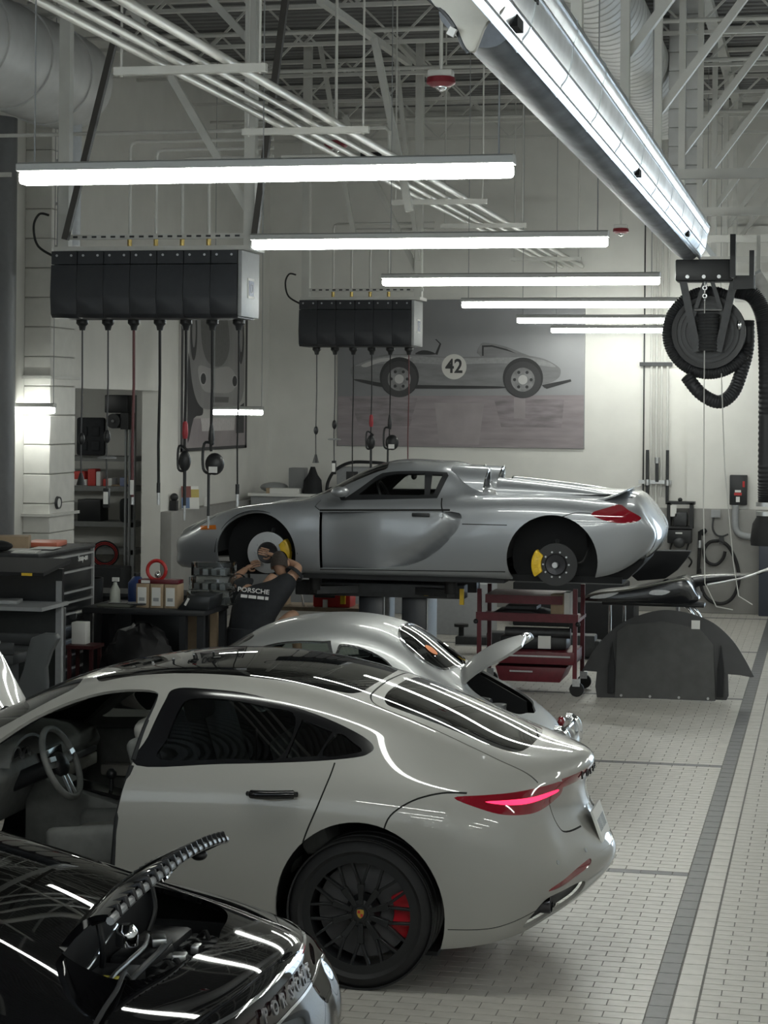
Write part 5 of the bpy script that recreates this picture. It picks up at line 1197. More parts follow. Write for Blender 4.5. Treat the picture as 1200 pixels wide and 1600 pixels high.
    MB().prism([(1.2,.50),(1.2,.98),(1.0,1.0),(.8,.98),(.78,.50)], -.62, .62, lambda a, b, t: L(a, t, b)).build('parcel_shelf', mat('shelf_felt', (.10, .105, .105), .8, noise=.2), car, bevel=.02)
    for y in (-.36, .36):
        MB().cbox(L(2.35, y, .45), (.5, .48, .16)).build('seat_cushion', LEATHER, car, bevel=.05); MB().cbox(L(2.05, y, .78), (.14, .46, .66), ry=-.3).build('seat_back', LEATHER, car, bevel=.05)
        MB().cbox(L(1.45, y, .62), (.3, .46, .14)).build('rear_seat', LEATHER, car, bevel=.05)
    return car
build_sedan(); build_supercar(); build_classic(); build_black_coupe()
# ------------------------------------------------------------------ posters on the walls
def stripe(name, poly, m, parent, fn, d0, d1): return MB().prism(poly, d0, d1, fn).build(name, m, parent, smooth=0)
def poster_side_view():
    X0, X1, Z0, Z1, Y = -6.79, -3.31, 2.18, 4.23, 27.97
    t = thing('wall_poster', 'large grey side-view racing car poster with number 42', 'poster', ((X0 + X1) / 2, Y, Z0))
    fn = lambda a, b, d: (a, Y - d, b)
    MB().box(X0, X1, Y, Y + .03, Z0, Z1).build('panel', mat('poster_grey', (.27, .272, .285), .45, noise=.06, scale=2), t, bevel=.004)
    W, H = X1 - X0, Z1 - Z0
    q = lambda u, v: (X0 + W * u, Z1 - H * v)             # poster fractions, v down
    stripe('printed_ground', [q(.003, .997), q(.997, .997), q(.997, .64), q(.003, .66)], mat('poster_mauve', (.27, .235, .25), .4, noise=.16, scale=2.2, stretch=(1, 1, 6)), t, fn, .001, .002)
    refl = mat('poster_reflection', (.235, .205, .22), .4, noise=.3, scale=3, stretch=(1, 1, 5))
    stripe('printed_reflection', [q(.05, .67), q(.33, .67), q(.30, .86), q(.09, .86)], refl, t, fn, .002, .003); stripe('printed_reflection', [q(.64, .67), q(.92, .67), q(.91, .86), q(.67, .86)], refl, t, fn, .002, .003)
    stripe('printed_glow', [q(.40, .70), q(.60, .70), q(.58, .98), q(.42, .98)], mat('poster_glow', (.31, .275, .287), .4, noise=.12, scale=3), t, fn, .002, .003)
    stripe('printed_glow', [q(.72, .66), q(.765, .66), q(.765, .80), q(.72, .80)], MATS['poster_glow'], t, fn, .003, .004)
    silver = mat('poster_silver', (.20, .20, .207), .4, noise=.16, scale=2.5, stretch=(1, 1, 5)); dk = mat('poster_dark', (.035, .035, .038), .5); lt = mat('poster_light', (.52, .51, .51), .5)
    body = [(.055,.50),(.06,.46),(.10,.42),(.16,.385),(.22,.372),(.30,.37),(.36,.38),(.45,.388),(.60,.385),(.70,.37),(.78,.38),(.84,.40),(.89,.445),(.905,.475),(.90,.52),(.87,.555),(.83,.57),(.66,.60),(.50,.598),(.35,.605),(.20,.60),(.12,.575),(.07,.55)]
    b = stripe('printed_car_body', sp([q(*p) for p in body], 4, True), silver, t, fn, .004, .006)
    stripe('printed_shade', sp([q(*p) for p in [(.07,.55),(.20,.60),(.35,.605),(.66,.60),(.66,.585),(.35,.58),(.20,.57),(.10,.545)]], 3, True), dk, b, fn, .006, .007)
    stripe('printed_highlight', sp([q(*p) for p in [(.10,.445),(.18,.40),(.30,.39),(.28,.405),(.18,.425),(.12,.46)]], 3, True), lt, b, fn, .006, .007)
    stripe('printed_upper_body', sp([q(*p) for p in [(.07,.455),(.12,.42),(.20,.385),(.30,.38),(.45,.395),(.62,.395),(.74,.385),(.84,.41),(.885,.455),(.80,.44),(.66,.43),(.45,.44),(.30,.43),(.16,.44)]], 3, True), mat('poster_sheen', (.30, .30, .308), .4, noise=.12), b, fn, .0060, .0064)
    stripe('printed_headrest', sp([q(*p) for p in [(.585,.385),(.585,.30),(.62,.295),(.68,.315),(.75,.36),(.77,.385)]], 3, True), silver, b, fn, .004, .0065)
    stripe('printed_headrest_line', [q(.590,.38),(q(.590,.31)),q(.63,.308),q(.69,.335),q(.73,.365),q(.69,.345),q(.63,.32),q(.597,.322),q(.597,.38)], dk, b, fn, .0065, .0075)
    stripe('printed_windshield', [q(.40,.37),q(.418,.30),q(.40,.27),q(.405,.268),q(.425,.30),q(.41,.375)], dk, b, fn, .006, .007)
    stripe('printed_cockpit', sp([q(*p) for p in [(.32,.372),(.345,.345),(.38,.35),(.40,.372)]], 3, True), dk, b, fn, .0035, .005)
    stripe('printed_exhaust', [q(.83,.575),q(.945,.535),q(.948,.55),q(.85,.60)], dk, b, fn, .006, .007)
    for u in (.255, .755):
        cx, cz = q(u, .535); r = .25
        stripe('printed_arch', circ(cx, cz + .015, r * 1.12, 36), dk, b, fn, .0065, .0075); stripe('printed_tyre', circ(cx, cz - .01, r, 36), mat('poster_tyre', (.055, .055, .058), .5), b, fn, .0075, .0085)
        stripe('printed_rim', circ(cx, cz - .01, r * .66, 36), mat('poster_rim', (.22, .22, .225), .5, noise=.4, scale=9), b, fn, .0085, .0095); stripe('printed_hub', circ(cx, cz - .01, r * .26, 24), lt, b, fn, .0095, .0105)
        for k in range(6):
            a = 2 * PI * k / 6; stripe('printed_slot', circ(cx + r * .46 * math.cos(a), cz - .01 + r * .46 * math.sin(a), r * .09, 10), dk, b, fn, .0095, .0105)
    cx, cz = q(.478, .455)
    stripe('number_roundel', circ(cx, cz, .175, 40), mat('roundel_white', (.62, .61, .58), .5), b, fn, .0075, .0085)
    text_mesh('race_number', '42', .27, .001, frame_M((cx, Y - .0105, cz), (1, 0, 0), (0, 0, 1)), dk, b, bold=.006, sx=.9)
    return t
poster_side_view()
def poster_front_view():
    X, Y0, Y1, Z0, Z1 = -7.77, 23.9, 26.8, 2.16, 4.2
    t = thing('wall_poster', 'grey front-view racing car poster on the left wall', 'poster', (X, (Y0 + Y1) / 2, Z0))
    fn = lambda a, b, d: (X + d, a, b)
    MB().box(X - .03, X, Y0, Y1, Z0, Z1).build('panel', mat('poster_pale', (.46, .455, .44), .45, noise=.05, scale=2), t, bevel=.004)
    for p in ([(0, 0), (1, 0), (1, .02), (0, .02)], [(0, 0), (.03, 0), (.03, 1), (0, 1)], [(.97, 0), (1, 0), (1, 1), (.97, 1)]):
        stripe('printed_border', [(Y0 + (Y1 - Y0) * a, Z0 + (Z1 - Z0) * b) for a, b in p], MATS['poster_dark'], t, fn, .001, .002)
    q = lambda u, v: (Y0 + (Y1 - Y0) * u, Z1 - (Z1 - Z0) * v)
    silver = mat('poster_front_silver', (.26, .255, .255), .4, noise=.18, scale=2, stretch=(1, 1, .4)); dk = MATS['poster_dark']
    stripe('printed_ground', [q(.03, .98), q(.97, .98), q(.97, .80), q(.03, .80)], MATS['poster_glow'], t, fn, .001, .002)
    b = stripe('printed_car_body', sp([q(*p) for p in [(.12,.45),(.12,.25),(.16,.15),(.26,.10),(.32,.05),(.60,.04),(.72,.10),(.85,.14),(.94,.25),(.95,.50),(.94,.62),(.88,.70),(.72,.74),(.40,.745),(.26,.72),(.17,.62)]], 4, True), silver, t, fn, .002, .003)
    stripe('printed_bonnet', sp([q(*p) for p in [(.30,.12),(.60,.10),(.68,.20),(.70,.36),(.60,.46),(.45,.47),(.34,.42),(.28,.30)]], 4, True), mat('poster_bonnet', (.13, .128, .128), .4, noise=.12), b, fn, .003, .004)
    stripe('printed_nose', sp([q(*p) for p in [(.24,.48),(.45,.49),(.70,.47),(.82,.55),(.74,.63),(.50,.64),(.30,.62)]], 4, True), mat('poster_nose', (.40, .395, .39), .4), b, fn, .003, .004)
    for u in (.17, .89):
        stripe('printed_tyre', sp([(q(u, .22)[0] + .14 * math.cos(a), q(u, .27)[1] + .36 * math.sin(a)) for a in np.linspace(0, 2 * PI, 16, endpoint=False)], 2, True), dk, b, fn, .003, .004)
        stripe('printed_rim', sp([(q(u, .22)[0] + .07 * math.cos(a), q(u, .27)[1] + .2 * math.sin(a)) for a in np.linspace(0, 2 * PI, 16, endpoint=False)], 2, True), silver, b, fn, .004, .005)
    for u, v in ((.31, .555), (.79, .56)):
        stripe('printed_lamp_ring', circ(*q(u, v), .14, 20, ry=.085), MATS['poster_light'], b, fn, .004, .005); stripe('printed_lamp', circ(*q(u, v), .11, 20, ry=.07), dk, b, fn, .005, .006)
    stripe('printed_grille', [q(.43, .665), q(.70, .665), q(.69, .70), q(.44, .70)], mat('poster_grille', (.12, .12, .12), .5), b, fn, .004, .005)
    stripe('printed_shadow', sp([q(*p) for p in [(.10,.40),(.17,.62),(.30,.72),(.30,.78),(.18,.80),(.10,.95),(.09,.70)]], 3, True), dk, b, fn, .0022, .0028)
    stripe('printed_shadow', [q(.82, .74), q(.95, .70), q(.95, .90), q(.82, .90)], dk, b, fn, .0022, .0028)
    stripe('printed_reflection', [q(.28, .80), q(.80, .80), q(.79, .88), q(.30, .88)], mat('poster_white', (.60, .57, .57), .5, noise=.1), b, fn, .003, .004)
poster_front_view()

# ------------------------------------------------------------------ lift under the raised sports car
def lift():
    t = thing('car_lift', 'black twin-column in-ground lift holding up the silver sports car', 'lift', (-4.1, 19.5, 0))
    for x in (-4.28, -3.86):
        c = MB().box(x - .13, x + .11, 19.1, 19.6, .012, .93).build('column', mat('lift_black', (.020, .022, .028), .35), t, bevel=.012); MB().box(x + .112, x + .122, 19.12, 19.58, .02, .93).build('column_edge', STEEL, c)
    MB().box(-5.0, -3.36, 18.95, 19.15, .93, 1.06).build('carriage_beam', DARK, t, bevel=.01); MB().box(-5.0, -3.36, 19.65, 19.85, .93, 1.06).build('carriage_beam', DARK, t, bevel=.01); MB().box(-4.4, -3.75, 19.1, 19.7, .93, 1.02).build('carriage_block', DARK, t)
    for x, y in ((-4.75, 18.75), (-3.45, 18.75), (-4.75, 20.05), (-3.45, 20.05)):
        MB().beam((x + (.35 if x < -4 else -.35), 18.98 if y < 19 else 19.82, 1.0), (x, y, 1.0), .10, .07).build('swing_arm', DARK, t); MB().cyl((x, y, 1.0), (x, y, 1.122), .06, n=20).build('lifting_pad', RUBBER, t)
    MB().box(-3.74, -3.62, 18.94, 18.948, .955, 1.02).build('warning_label', YELLOW, t); MB().box(-3.40, -3.36, 18.93, 18.96, .88, 1.03).build('lock_lever', YELLOW, t)
    MB().box(-5.1, -3.4, 18.5, 20.4, -.003, .012).build('base_plate', DARK, t)
lift()

# ------------------------------------------------------------------ maroon parts cart below the tail
def parts_cart():
    x0, x1, y0, y1 = -3.28, -2.36, 19.35, 19.95
    t = thing('parts_cart', 'dark red steel parts cart on castors under the raised car tail', 'cart', ((x0 + x1) / 2, 19.65, 0))
    for x, y in ((x0, y0), (x1, y0), (x0, y1), (x1, y1)):
        MB().box(x - .02, x + .02, y - .02, y + .02, .16, 1.0 if x < -3 else 1.02).build('post', MAROON, t)
        c = MB().cyl((x + .02, y - .02, .07), (x + .02, y + .02, .07), .068, n=20).build('castor', RUBBER, t); MB().box(x - .02, x + .05, y - .03, y + .03, .10, .17).build('castor_fork', STEEL, c)
    MB().box(x0 - .03, x1 + .03, y0 - .02, y1 + .02, .70, .73).build('shelf', MAROON, t); MB().box(x0 - .03, x1 + .03, y0 - .03, y0 - .01, .70, .78).build('shelf_lip', MAROON, t)
    MB().box(x0, x1, y0, y1, .30, .32).build('shelf', MAROON, t); MB().box(x0 + .06, x1 - .12, y0 - .03, y1, .87, .95).build('tray', MAROON, t)
    MB().box(x0 + .10, x1, y0 - .04, y1, .30, .42).build('drawer', MAROON, t, bevel=.008); MB().box(x0 + .12, x1 - .04, y0 - .05, y0 - .04, .37, .385).build('drawer_pull', STEEL, t)
    MB().prism([(x0 + .16, .27), (x1 - .08, .27), (x1 - .14, .13), (x0 + .20, .13)], y0 - .02, y1, lambda a, b, d: (a, d, b)).build('lower_drawer', MAROON, t, bevel=.006); MB().box(x0 + .3, x1 - .4, y0 - .03, y0 - .02, .22, .235).build('drawer_pull', STEEL, t)
    for z in (.70,):
        for x in (x0 - .03, x1 + .03): MB().ball((x, y0 - .03, z - .01), .024).build('corner_bumper', BLACK, t)
    # parts lying on it
    a = thing('drive_unit', 'black drive shaft assembly lying on the maroon cart shelf', 'car part', (-2.8, 19.6, .42), 'car parts on the maroon cart')
    MB().box(-3.1, -2.45, 19.45, 19.8, .42, .55).build('housing', BLACK, a, bevel=.03); MB().cyl((-3.05, 19.5, .58), (-2.42, 19.5, .58), .05, n=16).build('shaft', DARK, a); MB().box(-2.72, -2.60, 19.40, 19.42, .44, .56).build('paper_tag', PAPER, a)
    b = thing('undertray_panel', 'black flat undertray panel lying on the cart upper shelf', 'car part', (-2.9, 19.6, .73), 'car parts on the maroon cart')
    MB().prism([(-3.2, .731), (-2.6, .731), (-2.65, .77), (-2.8, .80), (-3.0, .80), (-3.15, .78)], 19.36, 19.9, lambda a_, b_, d: (a_, d, b_)).build('panel', BLACKM, b, bevel=.01); MB().box(-3.05, -2.75, 19.5, 19.8, .801, .83).build('bracket', DARK, b)
    k = MB().box(-2.60, -2.42, 19.38, 19.58, .731, .96).build('carton', CARDB, bevel=.006); tag(k, 'tall brown carton with white inner liner on the maroon cart', 'box'); MB().box(-2.47, -2.415, 19.375, 19.585, .74, .98).build('liner', PAPER, k)
    # lowered lift arms on the floor behind
    l = thing('lift_arm', 'long low black lift arm resting on the floor behind the cart', 'lift arm', (-3.2, 22.4, 0))
    MB().box(-4.05, -2.45, 22.3, 22.5, .10, .20).build('arm', DARK, l, bevel=.01); MB().box(-3.7, -2.5, 22.28, 22.52, .012, .26).build('carriage', DARK, l, bevel=.02); MB().box(-4.05, -3.6, 22.28, 22.29, .10, .115).build('edge', STEEL, l)
    MB().cyl((-4.0, 22.4, .2), (-4.0, 22.4, .30), .03, n=12).cyl((-4.0, 22.4, .30), (-4.0, 22.4, .33), .08, n=16).build('pad', RUBBER, l)
    MB().box(-3.8, -2.4, 22.25, 22.55, -.003, .012).build('base', DARK, l)
parts_cart()

# ------------------------------------------------------------------ black undertray stood on edge, body panels on a stand
def panels():
    t = thing('front_undertray', 'big black half-round undertray standing on the floor by the dark stripe', 'car part', (-1.55, 19.35, 0))
    Y = 19.35
    out = [(-2.15,.0),(-2.17,.10),(-2.16,.235),(-2.30,.24)] + sp([(-2.27,.30),(-2.17,.47),(-2.0,.65),(-1.80,.76),(-1.55,.825),(-1.30,.80),(-1.08,.72),(-.90,.57),(-.78,.40),(-.69,.24)], 5) + [(-.72,.235),(-.82,.25),(-.93,.255),(-.92,.06),(-.94,.02)]
    lean = lambda a, b, d: (a, Y + d + b * .25, b)
    MB().prism(out, .02, .035, lean).build('sheet', mat('tray_charcoal', (.050, .051, .053), .65, noise=.12, scale=6), t, bevel=.003)
    MB().prism([(-1.98,.01),(-1.98,.62),(-1.90,.68),(-1.55,.72),(-1.20,.66),(-1.07,.52),(-1.04,.01)], 0, .02, lean).build('centre_panel', mat('tray_grey', (.075, .076, .076), .7, noise=.12, scale=8), t, bevel=.004)
    for s_, xs in ((1, (-2.05, -1.99)), (-1, (-1.03, -.97))):
        MB().prism([(xs[0] - .05 * (s_ < 0) * 0, .05), (xs[0], .30), ((xs[0] + xs[1]) / 2, .52), (xs[1], .30), (xs[1], .05)], -.02, .02, lean).build('stiffener', BLACKM, t, bevel=.004)
    for k in range(4): MB().cyl(lean(-1.92 + k * .27, .03, -.01), lean(-1.92 + k * .27, .03, .02), .012, n=10).build('clip', STEEL, t)
    MB().prism([(-1.28,.66),(-1.20,.66),(-1.20,.74),(-1.28,.74)], -.003, 0, lean).build('paper_label', PAPER, t)
    MB().prism(sp([(-2.27,.30),(-2.17,.47),(-2.0,.65),(-1.80,.76),(-1.55,.825),(-1.30,.80),(-1.08,.72),(-.90,.57),(-.78,.40),(-.69,.24)], 5) + sp([(-.69,.24),(-.78,.40),(-.90,.57),(-1.08,.72),(-1.30,.80),(-1.55,.825),(-1.80,.76),(-2.0,.65),(-2.17,.47),(-2.27,.30)], 5)[1:-1], 0, .001, lambda a, b, d: lean(a, b - .012, d)) if False else None
    # chrome-legged stand behind it
    s = thing('panel_stand', 'chrome tube stand carrying the black body panels', 'stand', (-1.7, 20.3, 0))
    for x in (-2.12, -1.98): MB().tube(sp([(x, 20.2, 0), (x, 20.2, .5), (x, 20.2, .80)], 3), .016, 10).build('leg', CHROME, s)
    for x in (-1.28, -1.22): MB().tube(sp([(x, 20.3, 0), (x, 20.3, .55), (x - .03, 20.3, .70), (x - .12, 20.3, .80), (x - .25, 20.3, .815)], 5), .016, 10).build('leg', CHROME, s)
    MB().box(-2.2, -1.2, 20.16, 20.4, .80, .835).build('top_bar', BLACK, s, bevel=.008)
    p = thing('rear_undertray', 'glossy black curved rear body panel lying across the chrome stand', 'car part', (-1.8, 20.3, .84))
    edge = [(-2.38,.86),(-2.30,.845),(-2.0,.84),(-1.4,.84),(-1.25,.88),(-1.28,.95),(-1.38,1.08),(-1.5,1.06),(-1.75,1.0),(-2.0,.95),(-2.25,.915)]
    MB().prism(sp(edge, 4, True), 20.05, 20.62, lambda a, b, d: (a, d, b)).build('shell', mat('carbon_black', (.012, .013, .015), .2, 0, .5), p, bevel=.015)
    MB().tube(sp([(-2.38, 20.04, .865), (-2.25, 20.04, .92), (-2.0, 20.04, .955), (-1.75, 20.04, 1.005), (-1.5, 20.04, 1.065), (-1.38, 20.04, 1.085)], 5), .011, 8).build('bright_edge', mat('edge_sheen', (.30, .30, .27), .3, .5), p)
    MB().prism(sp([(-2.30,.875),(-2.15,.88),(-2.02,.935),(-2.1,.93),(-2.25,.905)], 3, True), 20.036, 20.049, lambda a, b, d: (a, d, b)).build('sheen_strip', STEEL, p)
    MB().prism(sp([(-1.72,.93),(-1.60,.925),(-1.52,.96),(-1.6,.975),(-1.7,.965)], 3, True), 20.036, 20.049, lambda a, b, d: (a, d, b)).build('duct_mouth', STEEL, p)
    f = thing('rear_spoiler_panel', 'long thin black panel jutting right over the stand', 'car part', (-1.2, 20.45, .95))
    MB().prism(sp([(-1.9,.955),(-1.55,.945),(-1.2,.98),(-.85,1.06),(-.66,1.13),(-.60,1.15),(-.70,1.10),(-.9,1.09),(-1.1,1.085),(-1.35,1.06),(-1.6,1.0)], 4, True), 20.64, 20.95, lambda a, b, d: (a, d, b)).build('blade', MATS['carbon_black'], f, bevel=.01)
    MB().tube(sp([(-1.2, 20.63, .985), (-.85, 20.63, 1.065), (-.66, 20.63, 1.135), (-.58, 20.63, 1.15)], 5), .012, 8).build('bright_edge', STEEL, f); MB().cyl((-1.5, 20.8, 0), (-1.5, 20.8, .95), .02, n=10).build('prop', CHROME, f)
    g = tag(MB().prism([(-2.02,1.10),(-1.88,1.20),(-1.80,1.31),(-1.37,1.31),(-1.40,1.25),(-1.50,1.12),(-1.62,1.03),(-1.9,1.0),(-1.96,1.05)], 20.70, 20.9, lambda a, b, d: (a, d, b)).build('diffuser_panel', BLACKM, bevel=.01), 'matt black diffuser panel standing behind the glossy panel under the tail', 'car part')
panels()

# ------------------------------------------------------------------ end wall fittings, right of the raised car
def wall_kit():
    Y = 27.78
    t = thing('pipe_drop', 'row of thin white pipes coming down the end wall', 'pipe', (-2.3, Y, 1.4))
    for k, x in enumerate((-2.50, -2.40, -2.33, -2.26, -2.18)): MB().cyl((x, 27.96, 1.45 + .1 * (k % 2)), (x, 27.96, 6.9), .016 if k else .010, n=8).build('pipe', WHITEP if k else DARK, t)
    MB().box(-2.56, -2.12, 27.93, 27.99, 3.32, 3.37).build('clamp_rail', DARK, t); MB().box(-2.56, -2.12, 27.93, 27.99, 1.72, 1.77).build('clamp_rail', STEEL, t)
    for x, z0, z1 in ((-2.44, 1.45, 2.18), (-2.31, 1.75, 2.0), (-2.17, 1.45, 2.18)):
        MB().cyl((x, 27.90, z0), (x, 27.90, z1), .022, n=10).build('regulator_tube', DARK, t); MB().cyl((x, 27.90, z0 + .25), (x, 27.90, z0 + .33), .035, n=10).build('fitting', STEEL, t)
    d = thing('wall_console', 'black two-tier wall bracket console on the grey wall', 'equipment', (-1.97, Y, .92))
    MB().box(-2.14, -1.80, 27.55, 27.80, 1.14, 1.17).build('shelf', BLACK, d); MB().box(-2.16, -1.78, 27.62, 27.80, 1.46, 1.50).build('top_bar', BLACK, d)
    for x in (-2.13, -1.83): MB().box(x - .02, x + .03, 27.62, 27.80, 1.15, 1.48).build('side_frame', BLACK, d)
    MB().box(-2.06, -1.88, 27.58, 27.75, 1.17, 1.36).build('upper_unit', DARK, d, bevel=.02); MB().box(-2.10, -2.02, 27.58, 27.60, 1.30, 1.45).build('label_sheet', PAPER, d)
    MB().box(-2.14, -1.82, 27.58, 27.80, .94, 1.13).build('lower_unit', BLACK, d, bevel=.015); MB().box(-2.03, -1.94, 27.57, 27.58, 1.07, 1.09).build('name_strip', PAPER, d); MB().ball((-1.98, 27.57, .95), (.08, .05, .07), 16, 10).build('motor', DARK, d)
    MB().ball((-1.98, 27.7, 1.52), .03).build('knob', BLACK, d)
    for x in (-2.08, -1.86): MB().tube(sp([(x, 27.7, .95), (x - .03, 27.68, .80), (x + .04, 27.7, .70), (x, 27.78, .62)], 4), .012, 6).build('hose', RUBBER, d)
    p = thing('wall_panel', 'small black control box on the end wall with red and white labels', 'control box', (-1.2, 27.8, 1.46))
    MB().box(-1.33, -1.10, 27.78, 27.90, 1.46, 1.86).build('case', BLACK, p, bevel=.01); MB().box(-1.26, -1.18, 27.772, 27.78, 1.63, 1.66).build('white_label', PAPER, p); MB().box(-1.27, -1.17, 27.772, 27.78, 1.59, 1.625).build('red_label', RED, p); MB().box(-1.245, -1.195, 27.772, 27.78, 1.50, 1.57).build('white_label', PAPER, p); MB().box(-1.16, -1.13, 27.772, 27.78, 1.70, 1.78).build('switch', RED, p)
    MB().tube(sp([(-1.25, 27.75, 1.46), (-1.25, 27.75, 1.2), (-1.2, 27.75, 1.08), (-1.05, 27.75, 1.04), (-.92, 27.75, 1.05)], 5), .045, 10).build('cable_sleeve', GREYP, p)
    j = thing('junction_box', 'small grey junction box with a looped lead on the wall', 'junction box', (-1.52, 27.77, 1.30)); MB().box(-1.57, -1.45, 27.74, 27.80, 1.29, 1.39).build('case', GREYP, j); MB().tube(sp([(-1.54, 27.76, 1.29), (-1.55, 27.75, 1.15), (-1.50, 27.75, 1.06), (-1.42, 27.75, 1.04), (-1.34, 27.75, 1.07)], 5), .012, 6).build('lead', DARK, j)
    h = thing('wall_hose', 'black rubber hose coiled on the grey end wall', 'hose', (-1.5, 27.75, .15))
    MB().tube(sp([(-1.42, 27.75, .98), (-1.58, 27.74, .96), (-1.66, 27.73, .84), (-1.62, 27.73, .70), (-1.50, 27.73, .66), (-1.41, 27.73, .74), (-1.38, 27.73, .84)], 6), .022, 8).build('small_loop', RUBBER, h)
    MB().tube(sp([(-1.47, 27.72, .99), (-1.33, 27.72, .90), (-1.22, 27.72, .66), (-1.20, 27.72, .42), (-1.28, 27.72, .22), (-1.42, 27.72, .14), (-1.58, 27.72, .18), (-1.68, 27.72, .32), (-1.72, 27.72, .6)], 6), .024, 8).build('large_loop', RUBBER, h)
    MB().tube([(-1.72, 27.74, 1.10), (-1.72, 27.74, .9), (-1.74, 27.74, .4)], .022, 8).build('hose_drop', RUBBER, h); MB().cyl((-1.72, 27.74, .88), (-1.72, 27.74, .98), .028, n=10).build('coupling', STEEL, h); MB().box(-1.46, -1.40, 27.70, 27.80, .94, 1.03).build('hook', DARK, h); MB().cyl((-1.69, 27.73, 1.08), (-1.64, 27.70, 1.12), .045, .03, n=12).build('nozzle', BLACK, h)
    c = tag(MB().box(-.93, -.5, 27.6, 27.79, 0, 1.05).build('wall_locker', mat('navy_steel', (.035, .042, .06), .4), bevel=.01), 'dark navy steel locker against the end wall at the right edge', 'locker')
wall_kit()

# ------------------------------------------------------------------ things behind the raised car bonnet
def far_bench():
    b = thing('far_bench', 'grey cabinet bench behind the raised car bonnet', 'cabinet', (-6.6, 26.8, 0))
    MB().box(-7.62, -5.2, 26.5, 27.2, 0, 1.52).build('body', GREYP, b, bevel=.01); MB().box(-7.65, -5.15, 26.45, 27.25, 1.52, 1.56).build('worktop', PAPER, b, bevel=.006)
    tag(MB().box(-7.15, -6.93, 26.7, 26.9, 1.56, 1.90).build('grey_case', mat('mid_grey', (.22, .225, .23), .6), bevel=.01), 'upright grey case standing on the far bench', 'box')
    k = MB().lathe([(0, .36), (.03, .36), (.05, .30), (.07, .25), (.12, .18), (.13, .05), (.14, 0), (0, 0)], (-6.80, 26.65, 1.56), 'Z', 16).build('dust_cover', BLACKM); tag(k, 'black fabric cover draped over a small tool on the far bench', 'cover')
    t = thing('parts_washer', 'grey machine with an arched black hood behind the windscreen', 'machine', (-6.2, 26.9, 1.56))
    MB().tube(sp([(-6.62, 26.7, 1.56), (-6.6, 26.7, 1.72), (-6.5, 26.7, 1.88), (-6.3, 26.7, 1.98), (-6.05, 26.7, 1.99), (-5.8, 26.7, 1.97), (-5.7, 26.7, 1.90)], 6), .022, 8).build('hood_arch', BLACK, t)
    MB().box(-6.5, -5.8, 26.75, 27.1, 1.56, 1.92).build('case', GREYP, t, bevel=.03); MB().box(-6.36, -6.20, 26.74, 26.75, 1.60, 1.86).build('control_strip', BLACK, t); MB().box(-6.16, -6.10, 26.73, 26.75, 1.60, 1.78).build('side_strip', PAPER, t)
    w = thing('white_carton', 'flat white carton with a brown end on the far bench', 'box', (-7.0, 26.55, 1.56)); MB().box(-7.35, -6.95, 26.48, 26.66, 1.56, 1.63).build('carton', PAPER, w); MB().box(-7.40, -7.351, 26.48, 26.66, 1.56, 1.63).build('carton_end', CARDB, w)
    m = tag(MB().ball((-7.38, 26.82, 1.63), (.20, .12, .07), 20, 8).build('wrapped_part', mat('wrap_grey', (.30, .31, .31), .5)), 'grey wrapped part lying behind the white carton', 'part')
    tag(MB().ball((-6.50, 26.56, 1.61), (.09, .06, .05), 14, 8).build('black_pouch', BLACKM), 'small black pouch beside the arched machine', 'pouch')
far_bench()
wd = thing('wall_safety_cards', 'coloured safety card propped on the low wall ledge', 'sign', (-7.7, 24.3, 1.46))
Mx = frame_M((-7.68, 24.0, 1.60), (.55, .35, .0), (-.1, .1, 1))
for k, (x0, x1, y0, y1, c) in enumerate(((-.10, .02, .0, .14, (.18, .06, .05)), (.02, .12, .0, .10, (.45, .36, .10)), (-.10, .0, -.13, .0, (.12, .18, .32)), (.0, .12, -.13, .0, (.65, .65, .62)))): MB(Mx).box(x0, x1, y0, y1, 0, .006).build('card_field', mat('card_%d' % k, c, .6), wd)
MB(Mx).box(-.10, .12, -.14, .14, -.010, -.001).build('card_board', PAPER, wd)
tag(MB().box(-7.78, -7.70, 23.55, 23.63, 1.46, 1.58).ball((-7.74, 23.59, 1.62), .05).build('black_bottle', BLACK), 'black bottle standing on the low wall ledge', 'bottle')
tag(MB().lathe([(.03, 0), (.03, .1), (.022, .12), (.0, .12)], (-7.70, 24.75, 1.46), 'Z', 14).build('paper_cup', PAPER), 'small white cup on the low wall ledge', 'cup')

